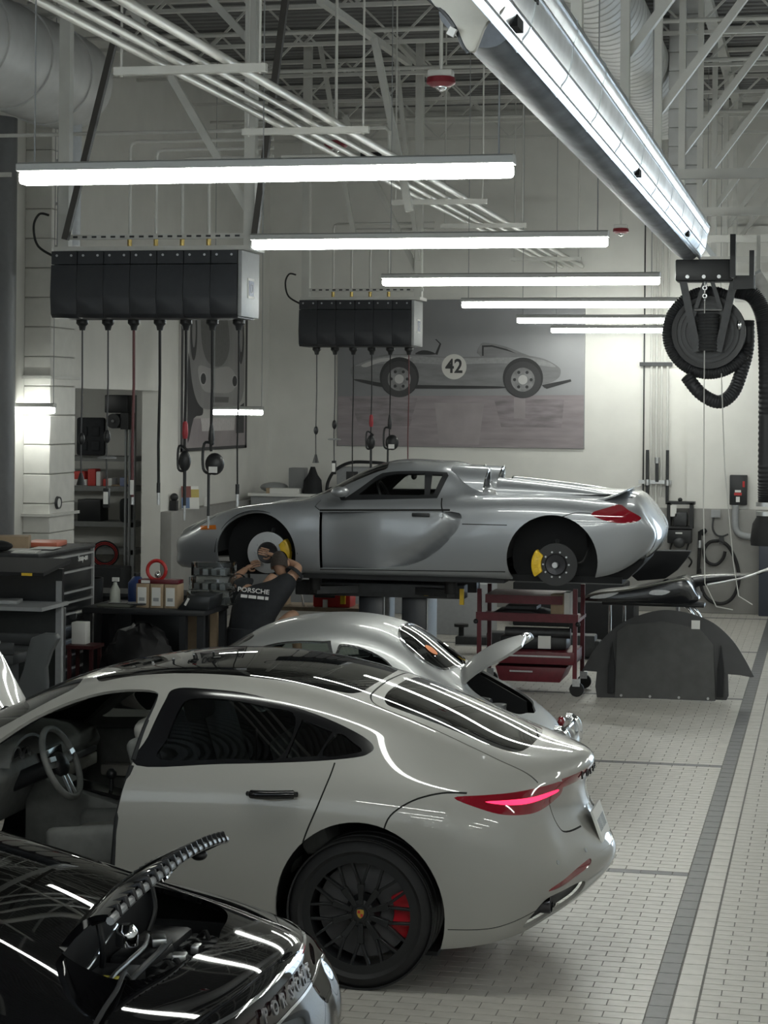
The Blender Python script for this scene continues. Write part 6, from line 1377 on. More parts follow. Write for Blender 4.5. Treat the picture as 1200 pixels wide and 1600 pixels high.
# ------------------------------------------------------------------ storeroom shelving and its goods, seen through the opening
def storeroom():
    t = thing('shelf_unit', 'grey storeroom shelving seen through the wall opening', 'shelf', (-9.0, 24.25, 0))
    for x in (-10.2, -8.42): MB().box(x - .03, x + .03, 24.0, 24.06, 0, 2.85).build('upright', GREYP, t); MB().box(x - .03, x + .03, 24.44, 24.5, 0, 2.85).build('upright', GREYP, t)
    for z in (.5, .88, 1.22, 1.66, 2.03): MB().box(-10.2, -8.4, 24.0, 24.5, z, z + .06).build('shelf_board', mat('shelf_grey', (.20, .205, .20), .6, noise=.08), t)
    g = 'goods on the storeroom shelves'
    def it(name, label, cat, x0, x1, z0, z1, m, y=24.05, d=.2, bev=.01): return tag(MB().box(x0, x1, y, y + d, z0, z1).build(name, m, bevel=bev), label, cat, g)
    RW = mat('red_carton', (.55, .06, .05), .6)
    it('oil_carton', 'white carton with red print at the left shelf end', 'box', -9.20, -9.03, 1.72, 1.80, PAPER)
    it('oil_carton', 'red carton lying under the left white one', 'box', -9.20, -9.06, 1.80, 1.90, RW)
    it('oil_carton', 'taller red carton on the storeroom shelf', 'box', -9.02, -8.92, 1.72, 1.93, RW); it('oil_carton', 'tall white carton next to the tall red one', 'box', -8.91, -8.85, 1.72, 1.90, PAPER)
    it('oil_carton', 'small red and white carton in mid shelf', 'box', -8.82, -8.76, 1.72, 1.81, RW); it('oil_carton', 'small white carton right of the small red one', 'box', -8.755, -8.70, 1.72, 1.82, PAPER)
    it('blue_jar', 'small pale blue jar on the storeroom shelf', 'jar', -8.60, -8.53, 1.72, 1.83, mat('jar_blue', (.22, .26, .42), .5)); tag(MB().lathe([(.0, 0), (.06, 0), (.06, .04), (0, .04)], (-8.47, 24.06, 1.80), 'Y', 20).build('tape_roll', CARDB), 'brown tape roll standing at the right shelf end', 'tape roll', g)
    it('flat_tray', 'flat brown tray on the storeroom shelf', 'tray', -8.75, -8.58, 1.72, 1.74, CARDB)
    v = thing('work_vest', 'dark hanging tool vest above the storeroom shelves', 'vest', (-8.95, 23.98, 2.1)); MB().box(-9.12, -8.75, 23.9, 23.98, 2.10, 2.57).build('vest_body', mat('vest_black', (.018, .02, .024), .8, noise=.2), v, bevel=.03)
    for x, z in ((-9.02, 2.22), (-8.86, 2.22), (-9.02, 2.40), (-8.86, 2.40)): MB().box(x - .05, x + .05, 23.88, 23.90, z - .06, z + .06).build('vest_pocket', MATS['vest_black'], v, bevel=.01)
    w = thing('wall_motor', 'black motor unit mounted high in the storeroom', 'motor', (-8.52, 23.8, 2.42)); MB().box(-8.68, -8.38, 23.7, 23.95, 2.63, 2.85).build('housing', BLACK, w, bevel=.015); MB().cyl((-8.56, 23.68, 2.53), (-8.56, 23.95, 2.53), .09, n=20).build('motor', BLACK, w); MB().ball((-8.56, 23.67, 2.53), .02).build('shaft', STEEL, w); MB().box(-8.47, -8.37, 23.7, 23.95, 2.43, 2.63).build('bracket', BLACK, w)
    for x in (-8.45, -8.40): MB().box(x, x + .02, 23.8, 23.85, .1, 2.43).build('column_rail', GREYP, w)
    it('black_case', 'large black case on the lower storeroom shelf', 'case', -9.15, -8.85, 1.28, 1.55, BLACK, d=.3); it('backpack', 'black bag with a white mark hanging at the right shelf end', 'bag', -8.56, -8.40, 1.28, 1.58, BLACKM, y=23.9, d=.12, bev=.05)
    f = thing('floor_pump', 'red and black pump with coiled hoses on the storeroom floor', 'pump', (-8.6, 23.6, .2)); MB().cyl((-8.6, 23.6, .0), (-8.6, 23.6, .75), .13, n=20).build('tank', BLACK, f)
    for k in range(5): MB().tube([(-8.6 + (.13 + .01 * k) * math.cos(a), 23.55, .92 + (.11 + .01 * k) * math.sin(a)) for a in np.linspace(0, 2 * PI, 21)], .013, 6).build('coiled_hose', RED if k % 2 else RUBBER, f)
    tag(MB().box(-10, -8.2, 23.0, 23.4, 0, .8).build('low_bin', BLACKM, bevel=.02), 'low black bin just inside the storeroom opening', 'bin')
storeroom()

# ------------------------------------------------------------------ left side: tool chest, cabinet, carts
TB = mat('toolbox_black', (.014, .016, .018), .3, noise=.1)
def tool_chest():
    X, Y0, Y1 = -6.6, 16.4, 17.75; D = .69
    t = thing('tool_chest', 'tall black roller tool chest with bright drawer pulls', 'tool chest', (X - D / 2, (Y0 + Y1) / 2, 0))
    MB().box(X - D, X - .02, Y0, Y1, .12, 1.42).build('body', TB, t, bevel=.008); MB().box(X - D - .02, X + .02, Y0 - .02, Y1 + .02, 1.42, 1.455).build('worktop', DARK, t, bevel=.006)
    for y in (Y0, Y1): MB().box(X - .03, X + .012, y - .012, y + .012, .12, 1.42).build('corner_strip', mat('pull_alu', (.55, .56, .57), .4, .3), t)
    def dr(y0, y1, z0, z1):
        d = MB().box(X - .02, X, y0 + .01, y1 - .01, z0 + .006, z1 - .004).build('drawer', TB, t, bevel=.004); MB().box(X, X + .018, y0 + .015, y1 - .015, z1 - .025, z1 - .008).build('drawer_pull', mat('pull_alu', (.55, .56, .57), .4, .3), d)
    zs = [1.40, 1.26, 1.08, .99]
    for a, b in zip(zs, zs[1:]): dr(Y0 + .02, Y1 - .02, b, a)
    ym = Y0 + .48
    for a, b in zip([.99, .89, .78, .66], [.89, .78, .66, .52]): dr(Y0 + .02, ym, b, a); dr(ym + .02, Y1 - .02, b, a)
    for a, b in zip([.52, .40, .28], [.40, .28, .14]): dr(Y0 + .02, Y1 - .02, b, a)
    MB().box(X - .01, X + .006, ym - .005, ym + .025, .52, .99).build('divider', mat('pull_alu', (.55, .56, .57), .4, .3), t)
    text_mesh('maker_logo', 'Snap-on', .075, .002, frame_M((X + .004, Y1 - .26, 1.345), (0, 1, 0), (0, 0, 1)), mat('logo_white', (.8, .8, .8), .5), t, bold=.002)
    MB().cyl((X - .002, Y0 + .62, 1.34), (X + .01, Y0 + .62, 1.34), .012, n=12).build('lock', STEEL, t); MB().cbox((X - .56, Y0 - .004, 1.30), (.10, .006, .13)).build('side_label', PAPER, t); MB().cbox((X - .28, Y0 - .004, 1.31), (.10, .006, .13)).build('side_label', PAPER, t)
    for x in (X - .1, X - D + .1):
        for y in (Y0 + .12, Y1 - .12): MB().cyl((x, y - .025, .06), (x, y + .025, .06), .06, n=16).build('castor', RUBBER, t)
    z = 1.455; g = 'clutter on the tool chest'
    o = tag(MB().cbox((X - .30, 17.35, z + .022), (.30, .42, .044), rz=.15).build('orange_tray', mat('orange_red', (.62, .17, .10), .5), bevel=.01), 'flat orange-red tray on top of the tool chest', 'tray', g)
    tag(MB().cbox((X - .48, 16.97, z + .055), (.34, .26, .11), rz=.3).build('brown_carton', CARDB, bevel=.006), 'low brown carton on top of the tool chest', 'box', g)
    for k, (x, y, r) in enumerate(((-.18, 16.6, .2), (-.34, 16.75, -.3), (-.14, 16.95, .1))): tag(MB().cbox((X + x, y, z + .003 + .004 * k), (.21, .28, .005), rz=r).build('paper_sheet', PAPER), ['loose white sheet at the near corner of the tool chest', 'loose white sheet overlapping in mid chest top', 'loose white sheet by the orange tray'][k], 'paper', g)
    tag(MB().ball((X - .42, 16.52, z + .05), (.15, .09, .05), 18, 8).build('black_gloves', BLACKM), 'crumpled black gloves on the near end of the tool chest', 'gloves', g)
    c = tag(MB().lathe([(.035, 0), (.035, .11), (.02, .13), (.02, .15), (0, .15)], (X - .64, 16.50, z), 'Z', 16).build('spray_can', GREYP), 'grey spray can at the left end of the tool chest', 'can', g)
    tag(MB().ball((X - .57, 16.70, z + .06), (.10, .09, .06), 16, 8).build('rag_heap', mat('rag', (.35, .33, .30), .9, noise=.3)), 'crumpled pale rag beside the brown carton', 'rag', g)
tool_chest()
def carts():
    t = thing('steel_panel', 'plain dark steel panel standing in front of the tool chest', 'panel', (-6.7, 15.97, 0))
    MB().box(-7.3, -6.19, 15.95, 15.99, .03, 1.05).build('sheet', mat('cabinet_dark', (.022, .026, .026), .5, noise=.1), t, bevel=.004); MB().box(-6.19, -6.175, 15.95, 15.99, .03, 1.05).build('edge_strip', ALU, t)
    for x in (-7.2, -6.3): MB().box(x, x + .06, 15.85, 16.09, -.002, .03).build('foot', RUBBER, t)
    d = thing('diagnostic_cart', 'black diagnostic cart with a slanted lid and grey post', 'cart', (-6.5, 15.6, 0))
    for x, y in ((-6.95, 15.35), (-6.95, 15.85), (-6.18, 15.86)): MB().box(x - .025, x + .025, y - .025, y + .025, .02, 1.28).build('post', GREYP, d)
    MB().box(-6.98, -6.12, 15.32, 15.9, 1.08, 1.11).build('shelf', GREYP, d); MB().box(-6.95, -6.15, 15.84, 15.88, 1.10, 1.38).build('back_panel', TB, d)
    MB().prism([(15.30, 1.36), (15.92, 1.43), (15.92, 1.46), (15.30, 1.39)], -7.0, -6.10, lambda a, b, x: (x, a, b)).build('lid', BLACKM, d, bevel=.004, seg=1, smooth=20); MB().cbox((-6.24, 15.297, 1.375), (.09, .004, .022)).build('yellow_label', YELLOW, d)
    MB().box(-6.98, -6.12, 15.32, 15.9, .25, .28).build('lower_shelf', GREYP, d)
    tag(MB().cbox((-6.6, 15.6, 1.125), (.34, .24, .03), rz=.2).build('laptop', GREYP, bevel=.006), 'grey laptop lying on the diagnostic cart shelf', 'laptop')
    u = thing('utility_cart', 'dark plastic utility cart with a moulded grey handle', 'cart', (-6.5, 14.8, 0))
    PL = mat('cart_plastic', (.030, .033, .035), .5, noise=.1); PG = mat('cart_handle_grey', (.085, .092, .095), .45)
    MB().box(-7.1, -6.0, 14.45, 15.1, .76, .84).build('top_tray', PL, u, bevel=.012)
    for a, b in (((-7.1, -6.0, 14.45, 14.48), 0), ((-7.1, -6.0, 15.07, 15.1), 0)): MB().box(*a, .84, .93).build('tray_rim', PL, u, bevel=.008)
    MB().tube([(-7.1, 14.44, .935), (-6.1, 14.44, .935)], .012, 8).build('rail', STEEL, u); MB().tube([(-7.1, 14.44, .86), (-6.12, 14.44, .86)], .012, 8).build('rail', STEEL, u)
    MB().box(-7.1, -6.0, 14.45, 15.1, .16, .26).build('lower_tray', PL, u, bevel=.012); MB().box(-7.1, -6.2, 14.5, 15.05, .27, .75).build('side_skin', PL, u)
    hd = [(-6.08,.14),(-6.08,.50),(-6.10,.62),(-6.06,.72),(-6.03,.86),(-6.00,.96),(-5.90,1.0),(-5.80,1.0),(-5.78,.96),(-5.84,.86),(-5.88,.74),(-5.87,.62),(-5.88,.50),(-5.88,.14),(-5.94,.14),(-5.94,.50),(-6.02,.50),(-6.02,.14)]
    MB().prism(hd, 14.55, 14.62, lambda a, b, d_: (a + .10, d_, b)).build('handle', PG, u, bevel=.012, seg=3)
    for x in (-7.0, -6.1):
        for y in (14.56, 15.0): MB().cyl((x, y - .02, .075), (x, y + .02, .075), .075, n=16).build('castor', RUBBER, u)
carts()
w = thing('work_lamp', 'small chrome inspection lamp stuck to the chest drawers', 'lamp', (-6.56, 17.3, .82))
MB().cyl((-6.545, 17.12, .86), (-6.545, 17.42, .86), .037, n=16).build('lamp_tube', CHROME, w); MB().cyl((-6.545, 17.42, .86), (-6.545, 17.47, .86), .042, n=16).build('lamp_head', PAPER, w)

# ------------------------------------------------------------------ work table and what lies on it
def work_table():
    x0, x1, y0, y1, z = -6.42, -5.30, 17.0, 17.75, .95
    t = thing('work_table', 'black work table between the tool chest and the mechanic', 'table', ((x0 + x1) / 2, 17.4, 0))
    MB().box(x0, x1, y0, y1, z - .05, z).build('top', BLACK, t, bevel=.006)
    for x in (x0 + .04, x1 - .20, x1 - .04):
        for y in (y0 + .05, y1 - .05): MB().box(x - .03, x + .03, y - .03, y + .03, 0, z - .05).build('leg', BLACK, t)
    MB().box(x0 + .05, x1 - .05, y0 + .1, y1 - .1, .18, .21).build('lower_shelf', DARK, t)
    g = 'things on the work table'
    b = thing('spray_bottle', 'white spray bottle standing on the work table', 'bottle', (-6.22, 17.3, z), g); MB().lathe([(.045, 0), (.048, .02), (.045, .13), (.02, .18), (.016, .20), (0, .20)], (-6.22, 17.3, z), 'Z', 20).build('bottle', mat('milky_plastic', (.55, .58, .52), .4), b); MB().cbox((-6.215, 17.3, z + .225), (.06, .025, .035)).build('trigger_head', PAPER, b)
    b = thing('blue_jug', 'dark blue plastic jug on the work table', 'jug', (-6.05, 17.4, z), g); MB().lathe([(.075, 0), (.08, .02), (.08, .19), (.05, .23), (.03, .25), (0, .25)], (-6.05, 17.4, z), 'Z', 24).build('jug', mat('navy_blue', (.02, .045, .16), .35), b); MB().cyl((-6.05, 17.4, z + .25), (-6.05, 17.4, z + .28), .03, n=14).build('cap', BLACK, b)
    for k, x in enumerate((-5.96, -5.83, -5.70)):
        b = thing('parts_carton', ['left white-labelled brown carton on the work table', 'middle white-labelled brown carton on the work table', 'right white-labelled brown carton on the work table'][k], 'box', (x + .06, 17.2, z), 'labelled cartons on the work table'); MB().box(x, x + .12, 17.12, 17.3, z, z + .21).build('carton', CARDB, b, bevel=.004); MB().box(x + .015, x + .095, 17.115, 17.12, z + .02, z + .18).build('label', PAPER, b); MB().box(x + .03, x + .08, 17.112, 17.115, z + .06, z + .09).build('label_print', GREYP, b)
    b = thing('red_clamp', 'red ring clamp lying on the cartons', 'clamp', (-5.80, 17.2, z + .21), g); MB().box(-5.95, -5.58, 17.14, 17.30, z + .211, z + .245).build('bar', MATS['maroon_paint'], b, bevel=.004); MB().tube([(-5.80 + .085 * math.cos(a), 17.2, z + .325 + .085 * math.sin(a)) for a in np.linspace(0, 2 * PI, 25)], .016, 8).build('ring', RED, b); MB().ball((-5.77, 17.15, z + .29), .03).build('knob', CHROME, b); MB().box(-5.92, -5.84, 17.135, 17.14, z + .215, z + .24).build('label', PAPER, b)
    b = thing('black_case', 'flat black tool case on the right end of the table', 'case', (-5.45, 17.2, z), g); MB().prism([(-5.565, z), (-5.28, z), (-5.26, z + .12), (-5.46, z + .13)], 17.05, 17.45, lambda a, q, d: (a, d, q)).build('case', TB, b, bevel=.01); MB().cbox((-5.47, 17.045, z + .07), (.02, .006, .07), ry=.5).build('label', PAPER, b)
    for k in range(3):
        o = tag(MB().box(-5.62 + .02 * k, -5.22, 17.50, 17.72, z + .13 * k, z + .13 * k + .12).build('organiser_box', glass('cloudy_plastic', (.75, .78, .78)), bevel=.006), ['clear parts organiser at the bottom of the stack', 'clear parts organiser in the middle of the stack', 'clear parts organiser on top of the stack'][k], 'organiser', 'stacked clear organisers')
        for j in range(4): MB().box(-5.56 + .08 * j, -5.51 + .08 * j, 17.53, 17.68, z + .13 * k + .006, z + .13 * k + .06).build('small_parts', STEEL if j % 2 else GREYP, o)
    tag(MB().cbox((-6.15, 17.12, z + .012), (.30, .16, .02), rz=.1).build('parts_tray', mat('tray_olive', (.08, .085, .07), .6), bevel=.006), 'flat dark tray at the near edge of the table', 'tray', g)
    for k, (x, y) in enumerate(((-6.20, 17.08), (-6.02, 17.07), (-6.10, 17.14))): tag(MB().cyl((x, y, z + .034), (x + .16, y + .03, z + .034), .010, n=8).build('hand_tool', CHROME), ['chrome hand tool at the left of the dark tray', 'chrome hand tool at the right of the dark tray', 'chrome hand tool at the back of the dark tray'][k], 'tool', 'chrome tools on the tray')
    tag(MB().ball((-5.88, 17.58, z + .08), (.16, .10, .09), 18, 8).build('black_bag', BLACKM), 'limp black bag at the back of the table', 'bag', g)
    tag(MB().box(-6.43, -6.30, 16.78, 16.90, .65, .84).build('white_carton', PAPER, bevel=.006), 'narrow white carton at the left front of the table', 'box', g)
    n = MB().ball((-5.80, 16.76, .42), (.33, .22, .42), 26, 16)
    random.seed(5); n.v = [(x + random.uniform(-.035, .035), y + random.uniform(-.03, .03), max(z_, .005) + (random.uniform(-.035, .035) if z_ > .05 else 0)) for x, y, z_ in n.v]
    tag(n.build('rubbish_bag', mat('bin_liner', (.008, .008, .009), .5, spec=.25), smooth=60), 'shiny black bin liner bag under the work table', 'bag')
    tag(MB().box(-5.72, -5.44, 17.86, 18.12, 0, .92).build('tall_carton', CARDB, bevel=.006), 'tall brown carton standing behind the table end', 'box')
    r = thing('red_stool', 'dark red steel step stool left of the bin bag', 'stool', (-6.3, 16.75, 0))
    for x in (-6.42, -6.22): MB().box(x - .015, x + .015, 16.7, 16.73, 0, .62).build('leg', mat('dull_maroon', (.05, .010, .012), .5), r); MB().box(x - .015, x + .015, 16.9, 16.93, 0, .62).build('leg', MATS['dull_maroon'], r)
    MB().box(-6.45, -6.19, 16.68, 16.95, .62, .65).build('seat', MATS['dull_maroon'], r); MB().box(-6.44, -6.2, 16.7, 16.72, .3, .34).build('rung', MATS['dull_maroon'], r)
work_table()
dk = thing('dark_cabinet', 'low black cabinet behind the work table', 'cabinet', (-6.6, 18.5, 0))
MB().box(-7.45, -5.85, 18.25, 18.75, .04, .93).build('body', BLACKM, dk, bevel=.01); MB().box(-7.47, -5.83, 18.23, 18.77, .93, .96).build('top', DARK, dk)
for x in (-7.4, -5.95): MB().box(x, x + .06, 18.3, 18.7, 0, .04).build('foot', RUBBER, dk)
for k in range(3): MB().box(-7.40 + .52 * k, -6.92 + .52 * k, 18.235, 18.25, .10, .90).build('door', TB, dk, bevel=.004)
bn = thing('black_bin', 'black bin with a blue-grey rag over its rim behind the table', 'bin', (-6.75, 18.05, 0)); MB().lathe([(.0, 0), (.15, 0), (.18, 1.12), (.19, 1.12), (.16, .02), (0, .02)], (-6.78, 17.98, 0), 'Z', 24).build('bin', BLACK, bn); MB().ball((-6.80, 17.90, 1.13), (.14, .10, .04), 16, 8).build('rag', mat('blue_rag', (.22, .28, .34), .9, noise=.2), bn)
pj = thing('pier_gauge', 'round black gauge on the side of the block pier', 'gauge', (-7.5, 19.2, 1.68)); MB().lathe([(0, .02), (.04, .02), (.06, .03), (.065, 0), (0, 0)], (-7.52, 19.2, 1.75), 'X', 24).build('case', DARK, pj); MB().lathe([(0, .022), (.045, .022), (.045, .024), (0, .024)], (-7.52, 19.2, 1.75), 'X', 24).build('face', PAPER, pj)
for z, lb in ((2.98, 'upper pale rail strip across the block pier'), (1.62, 'lower pale rail strip across the block pier')): tag(MB().box(-7.86, -7.49, 18.95, 18.998, z, z + .03).box(-7.518, -7.49, 18.998, 19.75, z, z + .03).build('pier_rail', WHITEP), lb, 'rail', 'rail strips on the block pier')
def around_lift():
    b = thing('red_case', 'red and black power tool case under the raised car', 'case', (-5.0, 20.6, 0)); 
    s = thing('low_bench', 'low wooden-topped trolley under the raised car', 'trolley', (-5.2, 20.7, 0)); MB().box(-5.9, -4.55, 20.45, 20.95, .62, .66).build('top', mat('worn_wood', (.22, .17, .12), .7, noise=.15), s)
    for x in (-5.85, -4.6):
        for y in (20.5, 20.9): MB().box(x - .025, x + .025, y - .025, y + .025, 0, .62).build('leg', DARK, s)
    ORG[b.name] = Vector((-5.0, 20.6, .66)); b.location = (-5.0, 20.6, .66)
    MB().box(-5.22, -4.82, 20.5, 20.75, .66, .80).build('case', RED, b, bevel=.02); MB().box(-5.20, -4.98, 20.48, 20.50, .76, .82).build('handle', BLACK, b, bevel=.008); MB().box(-4.92, -4.87, 20.47, 20.5, .70, .82).build('latch', YELLOW, b); MB().box(-5.11, -5.06, 20.485, 20.5, .66, .74).build('label', PAPER, b)
    tag(MB().box(-5.75, -5.52, 20.5, 20.75, .66, .88).build('brown_box', CARDB, bevel=.008), 'brown box left of the red case under the car', 'box')
    h = thing('wire_stand', 'white bent wire stand beside the brown box', 'stand', (-5.4, 20.6, .66)); MB().tube(sp([(-5.50, 20.55, .86), (-5.42, 20.55, .87), (-5.36, 20.55, .80), (-5.33, 20.55, .66)], 5), .012, 8).build('wire', PAPER, h)
    tag(MB().box(-2.95, -2.2, 23.6, 24.2, 0, .5).build('black_crate', BLACKM, bevel=.02), 'low black crate on the floor behind the cart', 'crate')
    k = tag(MB().box(-4.95, -4.0, 24.2, 24.9, 0, .62).build('grey_locker', GREYP, bevel=.01), 'low grey locker on the floor beyond the lift', 'locker')
    tag(MB().box(-3.9, -2.5, 25.5, 26.2, 0, .55).build('storage_chest', BLACKM, bevel=.02), 'long dark storage chest near the end wall behind the lift', 'chest')
around_lift()

# ------------------------------------------------------------------ mechanic seated at the front hub, back to the camera
def skin_mesh(name, joints, edges, radii, m, parent, sub=2, root=0):
    og = ORG[parent.name]; me = bpy.data.meshes.new(name)
    me.from_pydata([tuple(Vector(j) - og) for j in joints], edges, [])
    o = bpy.data.objects.new(name, me); SIDE.collection.objects.link(o); ORG[o.name] = og
    md = o.modifiers.new('skin', 'SKIN'); md.use_smooth_shade = True; md.branch_smoothing = .6
    for i, r in enumerate(radii): me.skin_vertices[0].data[i].radius = r if isinstance(r, tuple) else (r, r)
    for i in range(len(joints)): me.skin_vertices[0].data[i].use_root = (i == root)
    s = o.modifiers.new('sub', 'SUBSURF'); s.levels = sub; s.render_levels = sub
    nm = bpy.data.meshes.new_from_object(evaluated(o)); SIDE.collection.objects.unlink(o); C.objects.link(o); o.parent = parent; o.modifiers.clear(); o.data = nm; nm.name = name
    nm.materials.clear(); nm.materials.append(m); nm.polygons.foreach_set('use_smooth', [True] * len(nm.polygons)); bpy.data.meshes.remove(me)
    return o
def mechanic():
    SK = mat('skin', (.42, .25, .17), .5, noise=.08, scale=30); SH = mat('black_shirt', (.012, .014, .018), .8, noise=.2, scale=25); TR = mat('dark_trousers', (.020, .022, .028), .85, noise=.15); HR = mat('dark_hair', (.030, .022, .018), .8, noise=.3, scale=60)
    t = thing('person', 'mechanic in black work shirt seated, reaching up to the front wheel hub', 'person', (-5.22, 17.95, 0))
    # torso leans left-to-right towards the hub; hips low on a stool
    hip = (-5.30, 17.90, .56); J = {
     'hip': hip, 'waist': (-5.30, 17.90, .72), 'chest': (-5.25, 17.95, .93), 'neck': (-5.13, 18.04, 1.13), 'head0': (-5.09, 18.08, 1.19),
     'shl': (-5.36, 18.00, 1.06), 'ell': (-5.40, 18.22, 1.12), 'wrl': (-5.33, 18.42, 1.21),
     'shr': (-4.99, 17.98, 1.09), 'elr': (-4.88, 18.12, 1.26), 'wrr': (-5.06, 18.36, 1.345),
     'hjl': (-5.40, 17.96, .54), 'knl': (-5.52, 18.32, .62), 'anl': (-5.50, 18.30, .16), 'tol': (-5.50, 18.44, .06),
     'hjr': (-5.18, 17.94, .54), 'knr': (-4.95, 18.22, .84), 'anr': (-4.92, 18.24, .42), 'tor': (-4.92, 18.36, .34)}
    for k_ in J:
        if k_ not in ('wrl', 'wrr', 'ell'): J[k_] = (J[k_][0] + .14, J[k_][1], J[k_][2])
    def chain(keys, rad, name, m, par=t, root=0):
        return skin_mesh(name, [J[k] if isinstance(k, str) else k for k in keys], [(i, i + 1) for i in range(len(keys) - 1)], rad, m, par, root=root)
    # one continuous body skin: torso, arms, legs, neck
    keys = ['hip', 'waist', 'chest', 'neck', 'head0', 'shl', 'ell', 'wrl', 'shr', 'elr', 'wrr', 'hjl', 'knl', 'anl', 'hjr', 'knr', 'anr']
    idx = {k: i for i, k in enumerate(keys)}
    E = [('hip', 'waist'), ('waist', 'chest'), ('chest', 'neck'), ('neck', 'head0'), ('chest', 'shl'), ('shl', 'ell'), ('ell', 'wrl'), ('chest', 'shr'), ('shr', 'elr'), ('elr', 'wrr'), ('hip', 'hjl'), ('hjl', 'knl'), ('knl', 'anl'), ('hip', 'hjr'), ('hjr', 'knr'), ('knr', 'anr')]
    R = {'hip': (.15, .12), 'waist': (.145, .11), 'chest': (.165, .12), 'neck': .062, 'head0': .058, 'shl': .075, 'ell': .044, 'wrl': .028, 'shr': .075, 'elr': .044, 'wrr': .028, 'hjl': .085, 'knl': .06, 'anl': .042, 'hjr': .085, 'knr': .060, 'anr': .042}
    body = skin_mesh('body', [J[k] for k in keys], [(idx[a], idx[b]) for a, b in E], [R[k] for k in keys], SK, t)
    lerp = lambda a, b, f: tuple(x + (y - x) * f for x, y in zip(J[a], J[b]))
    # shirt: torso with short sleeves, a shade larger than the body
    kk = [J['hip'], J['waist'], J['chest'], lerp('chest', 'neck', .75), J['shl'], lerp('shl', 'ell', .62), J['shr'], lerp('shr', 'elr', .62)]
    skin_mesh('work_shirt', kk, [(0, 1), (1, 2), (2, 3), (2, 4), (4, 5), (2, 6), (6, 7)], [(.25, .20), (.235, .19), (.25, .19), .13, .125, .095, .125, .095], SH, body)
    for a, b in (('shl', 'ell'), ('shr', 'elr')):
        p, q = Vector(lerp(a, b, .60)), Vector(lerp(a, b, .74)); MB().cyl(p, q, .085, .078, n=18, cap=False).build('sleeve_cuff', SH, body, thick=.006)
    MB().cyl(J['waist'], (J['waist'][0], J['waist'][1], .48), .19, .215, n=24).build('shirt_hem', SH, body)
    for s_ in ('l', 'r'):
        skin_mesh('trouser_leg', [J['hip'], J['hj' + s_], J['kn' + s_] if s_ == 'l' else lerp('hjr', 'knr', .55), ] + ([J['anl']] if s_ == 'l' else []), [(0, 1), (1, 2)] + ([(2, 3)] if s_ == 'l' else []), [.15, .115, .095 if s_ == 'l' else .10] + ([.07] if s_ == 'l' else []), TR, body)
        a = J['an' + s_]; b = MB().ball((a[0], a[1] + .06, a[2] - .05), (.05, .14, .055), 18, 10).box(a[0] - .05, a[0] + .05, a[1] - .08, a[1] + .20, a[2] - .11, a[2] - .08).build('work_boot', BLACK, body, bevel=.006)
    # head bowed towards the hub
    hc = Vector((-4.925, 18.12, 1.285)); Mh = Matrix.Translation(hc) @ Matrix.Rotation(math.radians(-12), 4, 'Y') @ Matrix.Rotation(math.radians(-28), 4, 'X')
    def headf(u, v):
        th, ph = PI * v, 2 * PI * u; x = .076 * math.sin(th) * math.cos(ph); y = .098 * math.sin(th) * math.sin(ph); z = .118 * math.cos(th)
        if z < -.02: f = 1 + (z + .02) * 2.4; x *= max(.62, f); y = y * max(.75, f) + .012
        return Mh @ Vector((x, y, z))
    hd = MB().grid(headf, 32, 22).build('head', SK, body)
    MB().grid(lambda u, v: Mh @ (Vector((.081 * math.sin(PI * v * .60) * math.cos(2 * PI * u), .103 * math.sin(PI * v * .60) * math.sin(2 * PI * u) - .008, .122 * math.cos(PI * v * .60) + .004)) + Vector((0, -.012 * v, -.03 * v * (1 if math.sin(2 * PI * u) < 0 else -.4)))), 32, 12).build('hair', HR, hd)
    for s_ in (-1, 1):
        MB(Mh).ball((s_ * .079, -.004, -.012), (.012, .022, .034), 14, 10).build('ear', SK, hd); MB(Mh).ball((s_ * .032, .088, .008), (.012, .008, .008), 12, 8).build('eye', mat('eye_white', (.7, .68, .65), .3), hd); MB(Mh).beam((s_ * .018, .094, .026), (s_ * .05, .086, .026), .008, .006).build('eyebrow', HR, hd)
    MB(Mh).prism([(.0, .03), (.018, -.02), (.0, -.026), (-.018, -.02)], .088, .112, lambda a, b, d: (a, d if b < 0 else .096, b)).build('nose', SK, hd, bevel=.004); MB(Mh).beam((-.022, .090, -.055), (.022, .090, -.055), .008, .008).build('mouth', mat('lips', (.30, .13, .11), .5), hd)
    # hands: palm, four fingers, thumb
    def hand(wr, fwd, side, curl):
        wr, f, s = Vector(wr), Vector(fwd).normalized(), Vector(side); s = (s - f * s.dot(f)).normalized(); n = f.cross(s)
        pc = wr + f * .05
        pm = skin_mesh('hand', [wr - f * .01, wr + f * .035, wr + f * .075], [(0, 1), (1, 2)], [(.026, .022), (.036, .018), (.036, .016)], SK, body)
        for k, (o, ln) in enumerate(((-.030, .070), (-.010, .080), (.010, .076), (.030, .058))):
            b = wr + f * .078 + s * o; p = [b - f * .015, b + f * ln * .45 + n * (curl * .010), b + f * ln * .75 + n * (curl * .030), b + f * ln * .90 + n * (curl * .052)]
            skin_mesh('finger', p, [(0, 1), (1, 2), (2, 3)], [.0095, .009, .0085, .0075], SK, pm, sub=1)
        b = wr + f * .030 - s * .034; p = [b + s * .012, b - s * .018 + f * .022, b - s * .026 + f * .045 + n * curl * .012, b - s * .022 + f * .064 + n * curl * .022]
        skin_mesh('thumb', p, [(0, 1), (1, 2), (2, 3)], [.012, .011, .0095, .008], SK, pm, sub=1)
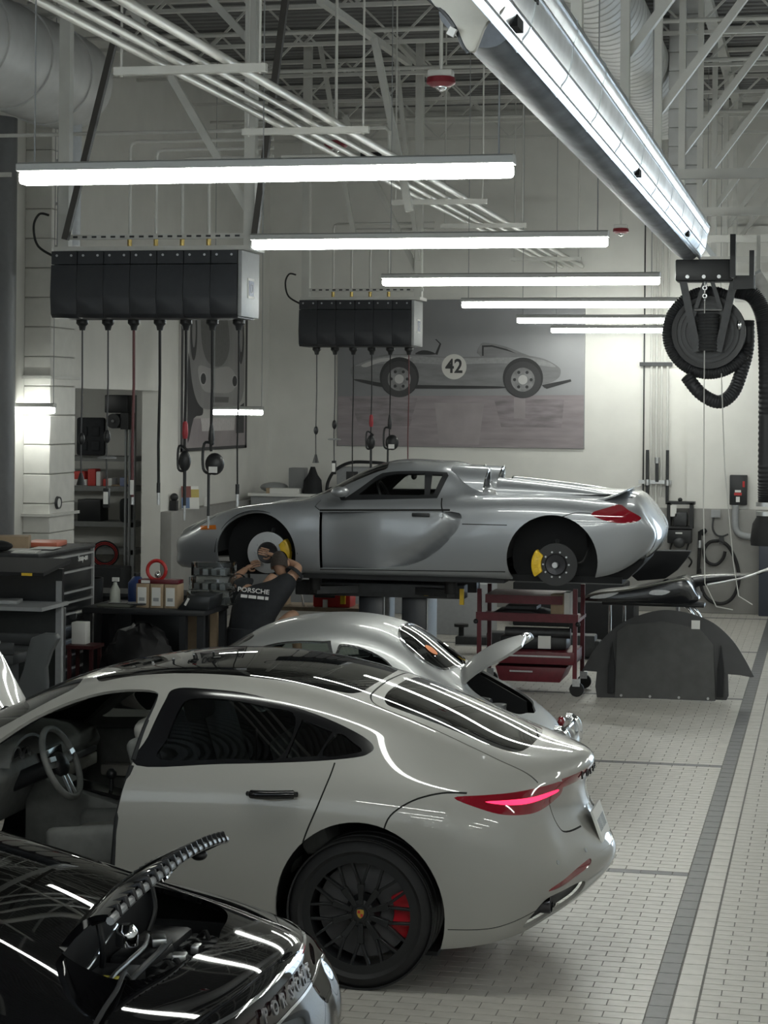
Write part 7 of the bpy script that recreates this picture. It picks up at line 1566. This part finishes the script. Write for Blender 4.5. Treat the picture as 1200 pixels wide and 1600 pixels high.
    hand(J['wrr'], (-.75, .45, .20), (.1, .1, 1), -1); hand(J['wrl'], (.35, .75, .35), (.2, .1, 1), 1)
    # print across the shoulders
    sp_ = body
    Mt = frame_M((-5.075, 17.765, 1.065), (1, .22, -.10), (.10, .25, 1))
    text_mesh('shirt_print', 'PORSCHE', .058, .002, Mt, mat('print_white', (.62, .62, .62), .7), body, bold=.001, sx=1.15)
    Mt = frame_M((-5.065, 17.752, 1.01), (1, .22, -.10), (.10, .25, 1))
    for k, (a, b) in enumerate(((-.12, -.06), (-.05, .02), (.03, .09), (.10, .13))): MB(Mt).box(a, b, -.014, .014, -.002, .002).build('shirt_print_bar', MATS['print_white'], body)
    # stool he sits on
    s = thing('roller_stool', 'low black roller stool beneath the seated mechanic', 'stool', (-5.14, 17.88, 0)); MB().cyl((-5.14, 17.88, .36), (-5.14, 17.88, .43), .18, n=28).build('seat', BLACK, s, bevel=.02); MB().cyl((-5.14, 17.88, .06), (-5.14, 17.88, .36), .03, n=14).build('column', STEEL, s)
    for k in range(5):
        a = 2 * PI * k / 5; q = (-5.14 + .22 * math.cos(a), 17.88 + .22 * math.sin(a)); MB().beam((-5.14, 17.88, .07), (*q, .06), .03, .03).build('foot', DARK, s); MB().cyl((q[0], q[1] - .012, .028), (q[0], q[1] + .012, .028), .028, n=12).build('castor', RUBBER, s)
    b = tag(MB().box(-4.92, -4.64, 18.15, 18.48, 0, .30).build('step_box', DARK, bevel=.01), 'low grey step box under the mechanic\'s right boot', 'box')
    tr = thing('magnetic_tray', 'small white tray with tools beside the mechanic', 'tray', (-5.63, 18.2, 0)); MB().box(-5.76, -5.50, 18.18, 18.36, 1.045, 1.075).build('tray', PAPER, tr, bevel=.008); MB().box(-5.68, -5.56, 18.22, 18.30, 1.075, 1.11).build('tool', STEEL, tr); MB().cyl((-5.64, 18.3, 0), (-5.64, 18.3, 1.045), .02, n=12).build('pole', DARK, tr); MB().cyl((-5.64, 18.3, 0), (-5.64, 18.3, .03), .10, n=20).build('base', DARK, tr)
mechanic()
bpy.data.scenes.remove(SIDE)
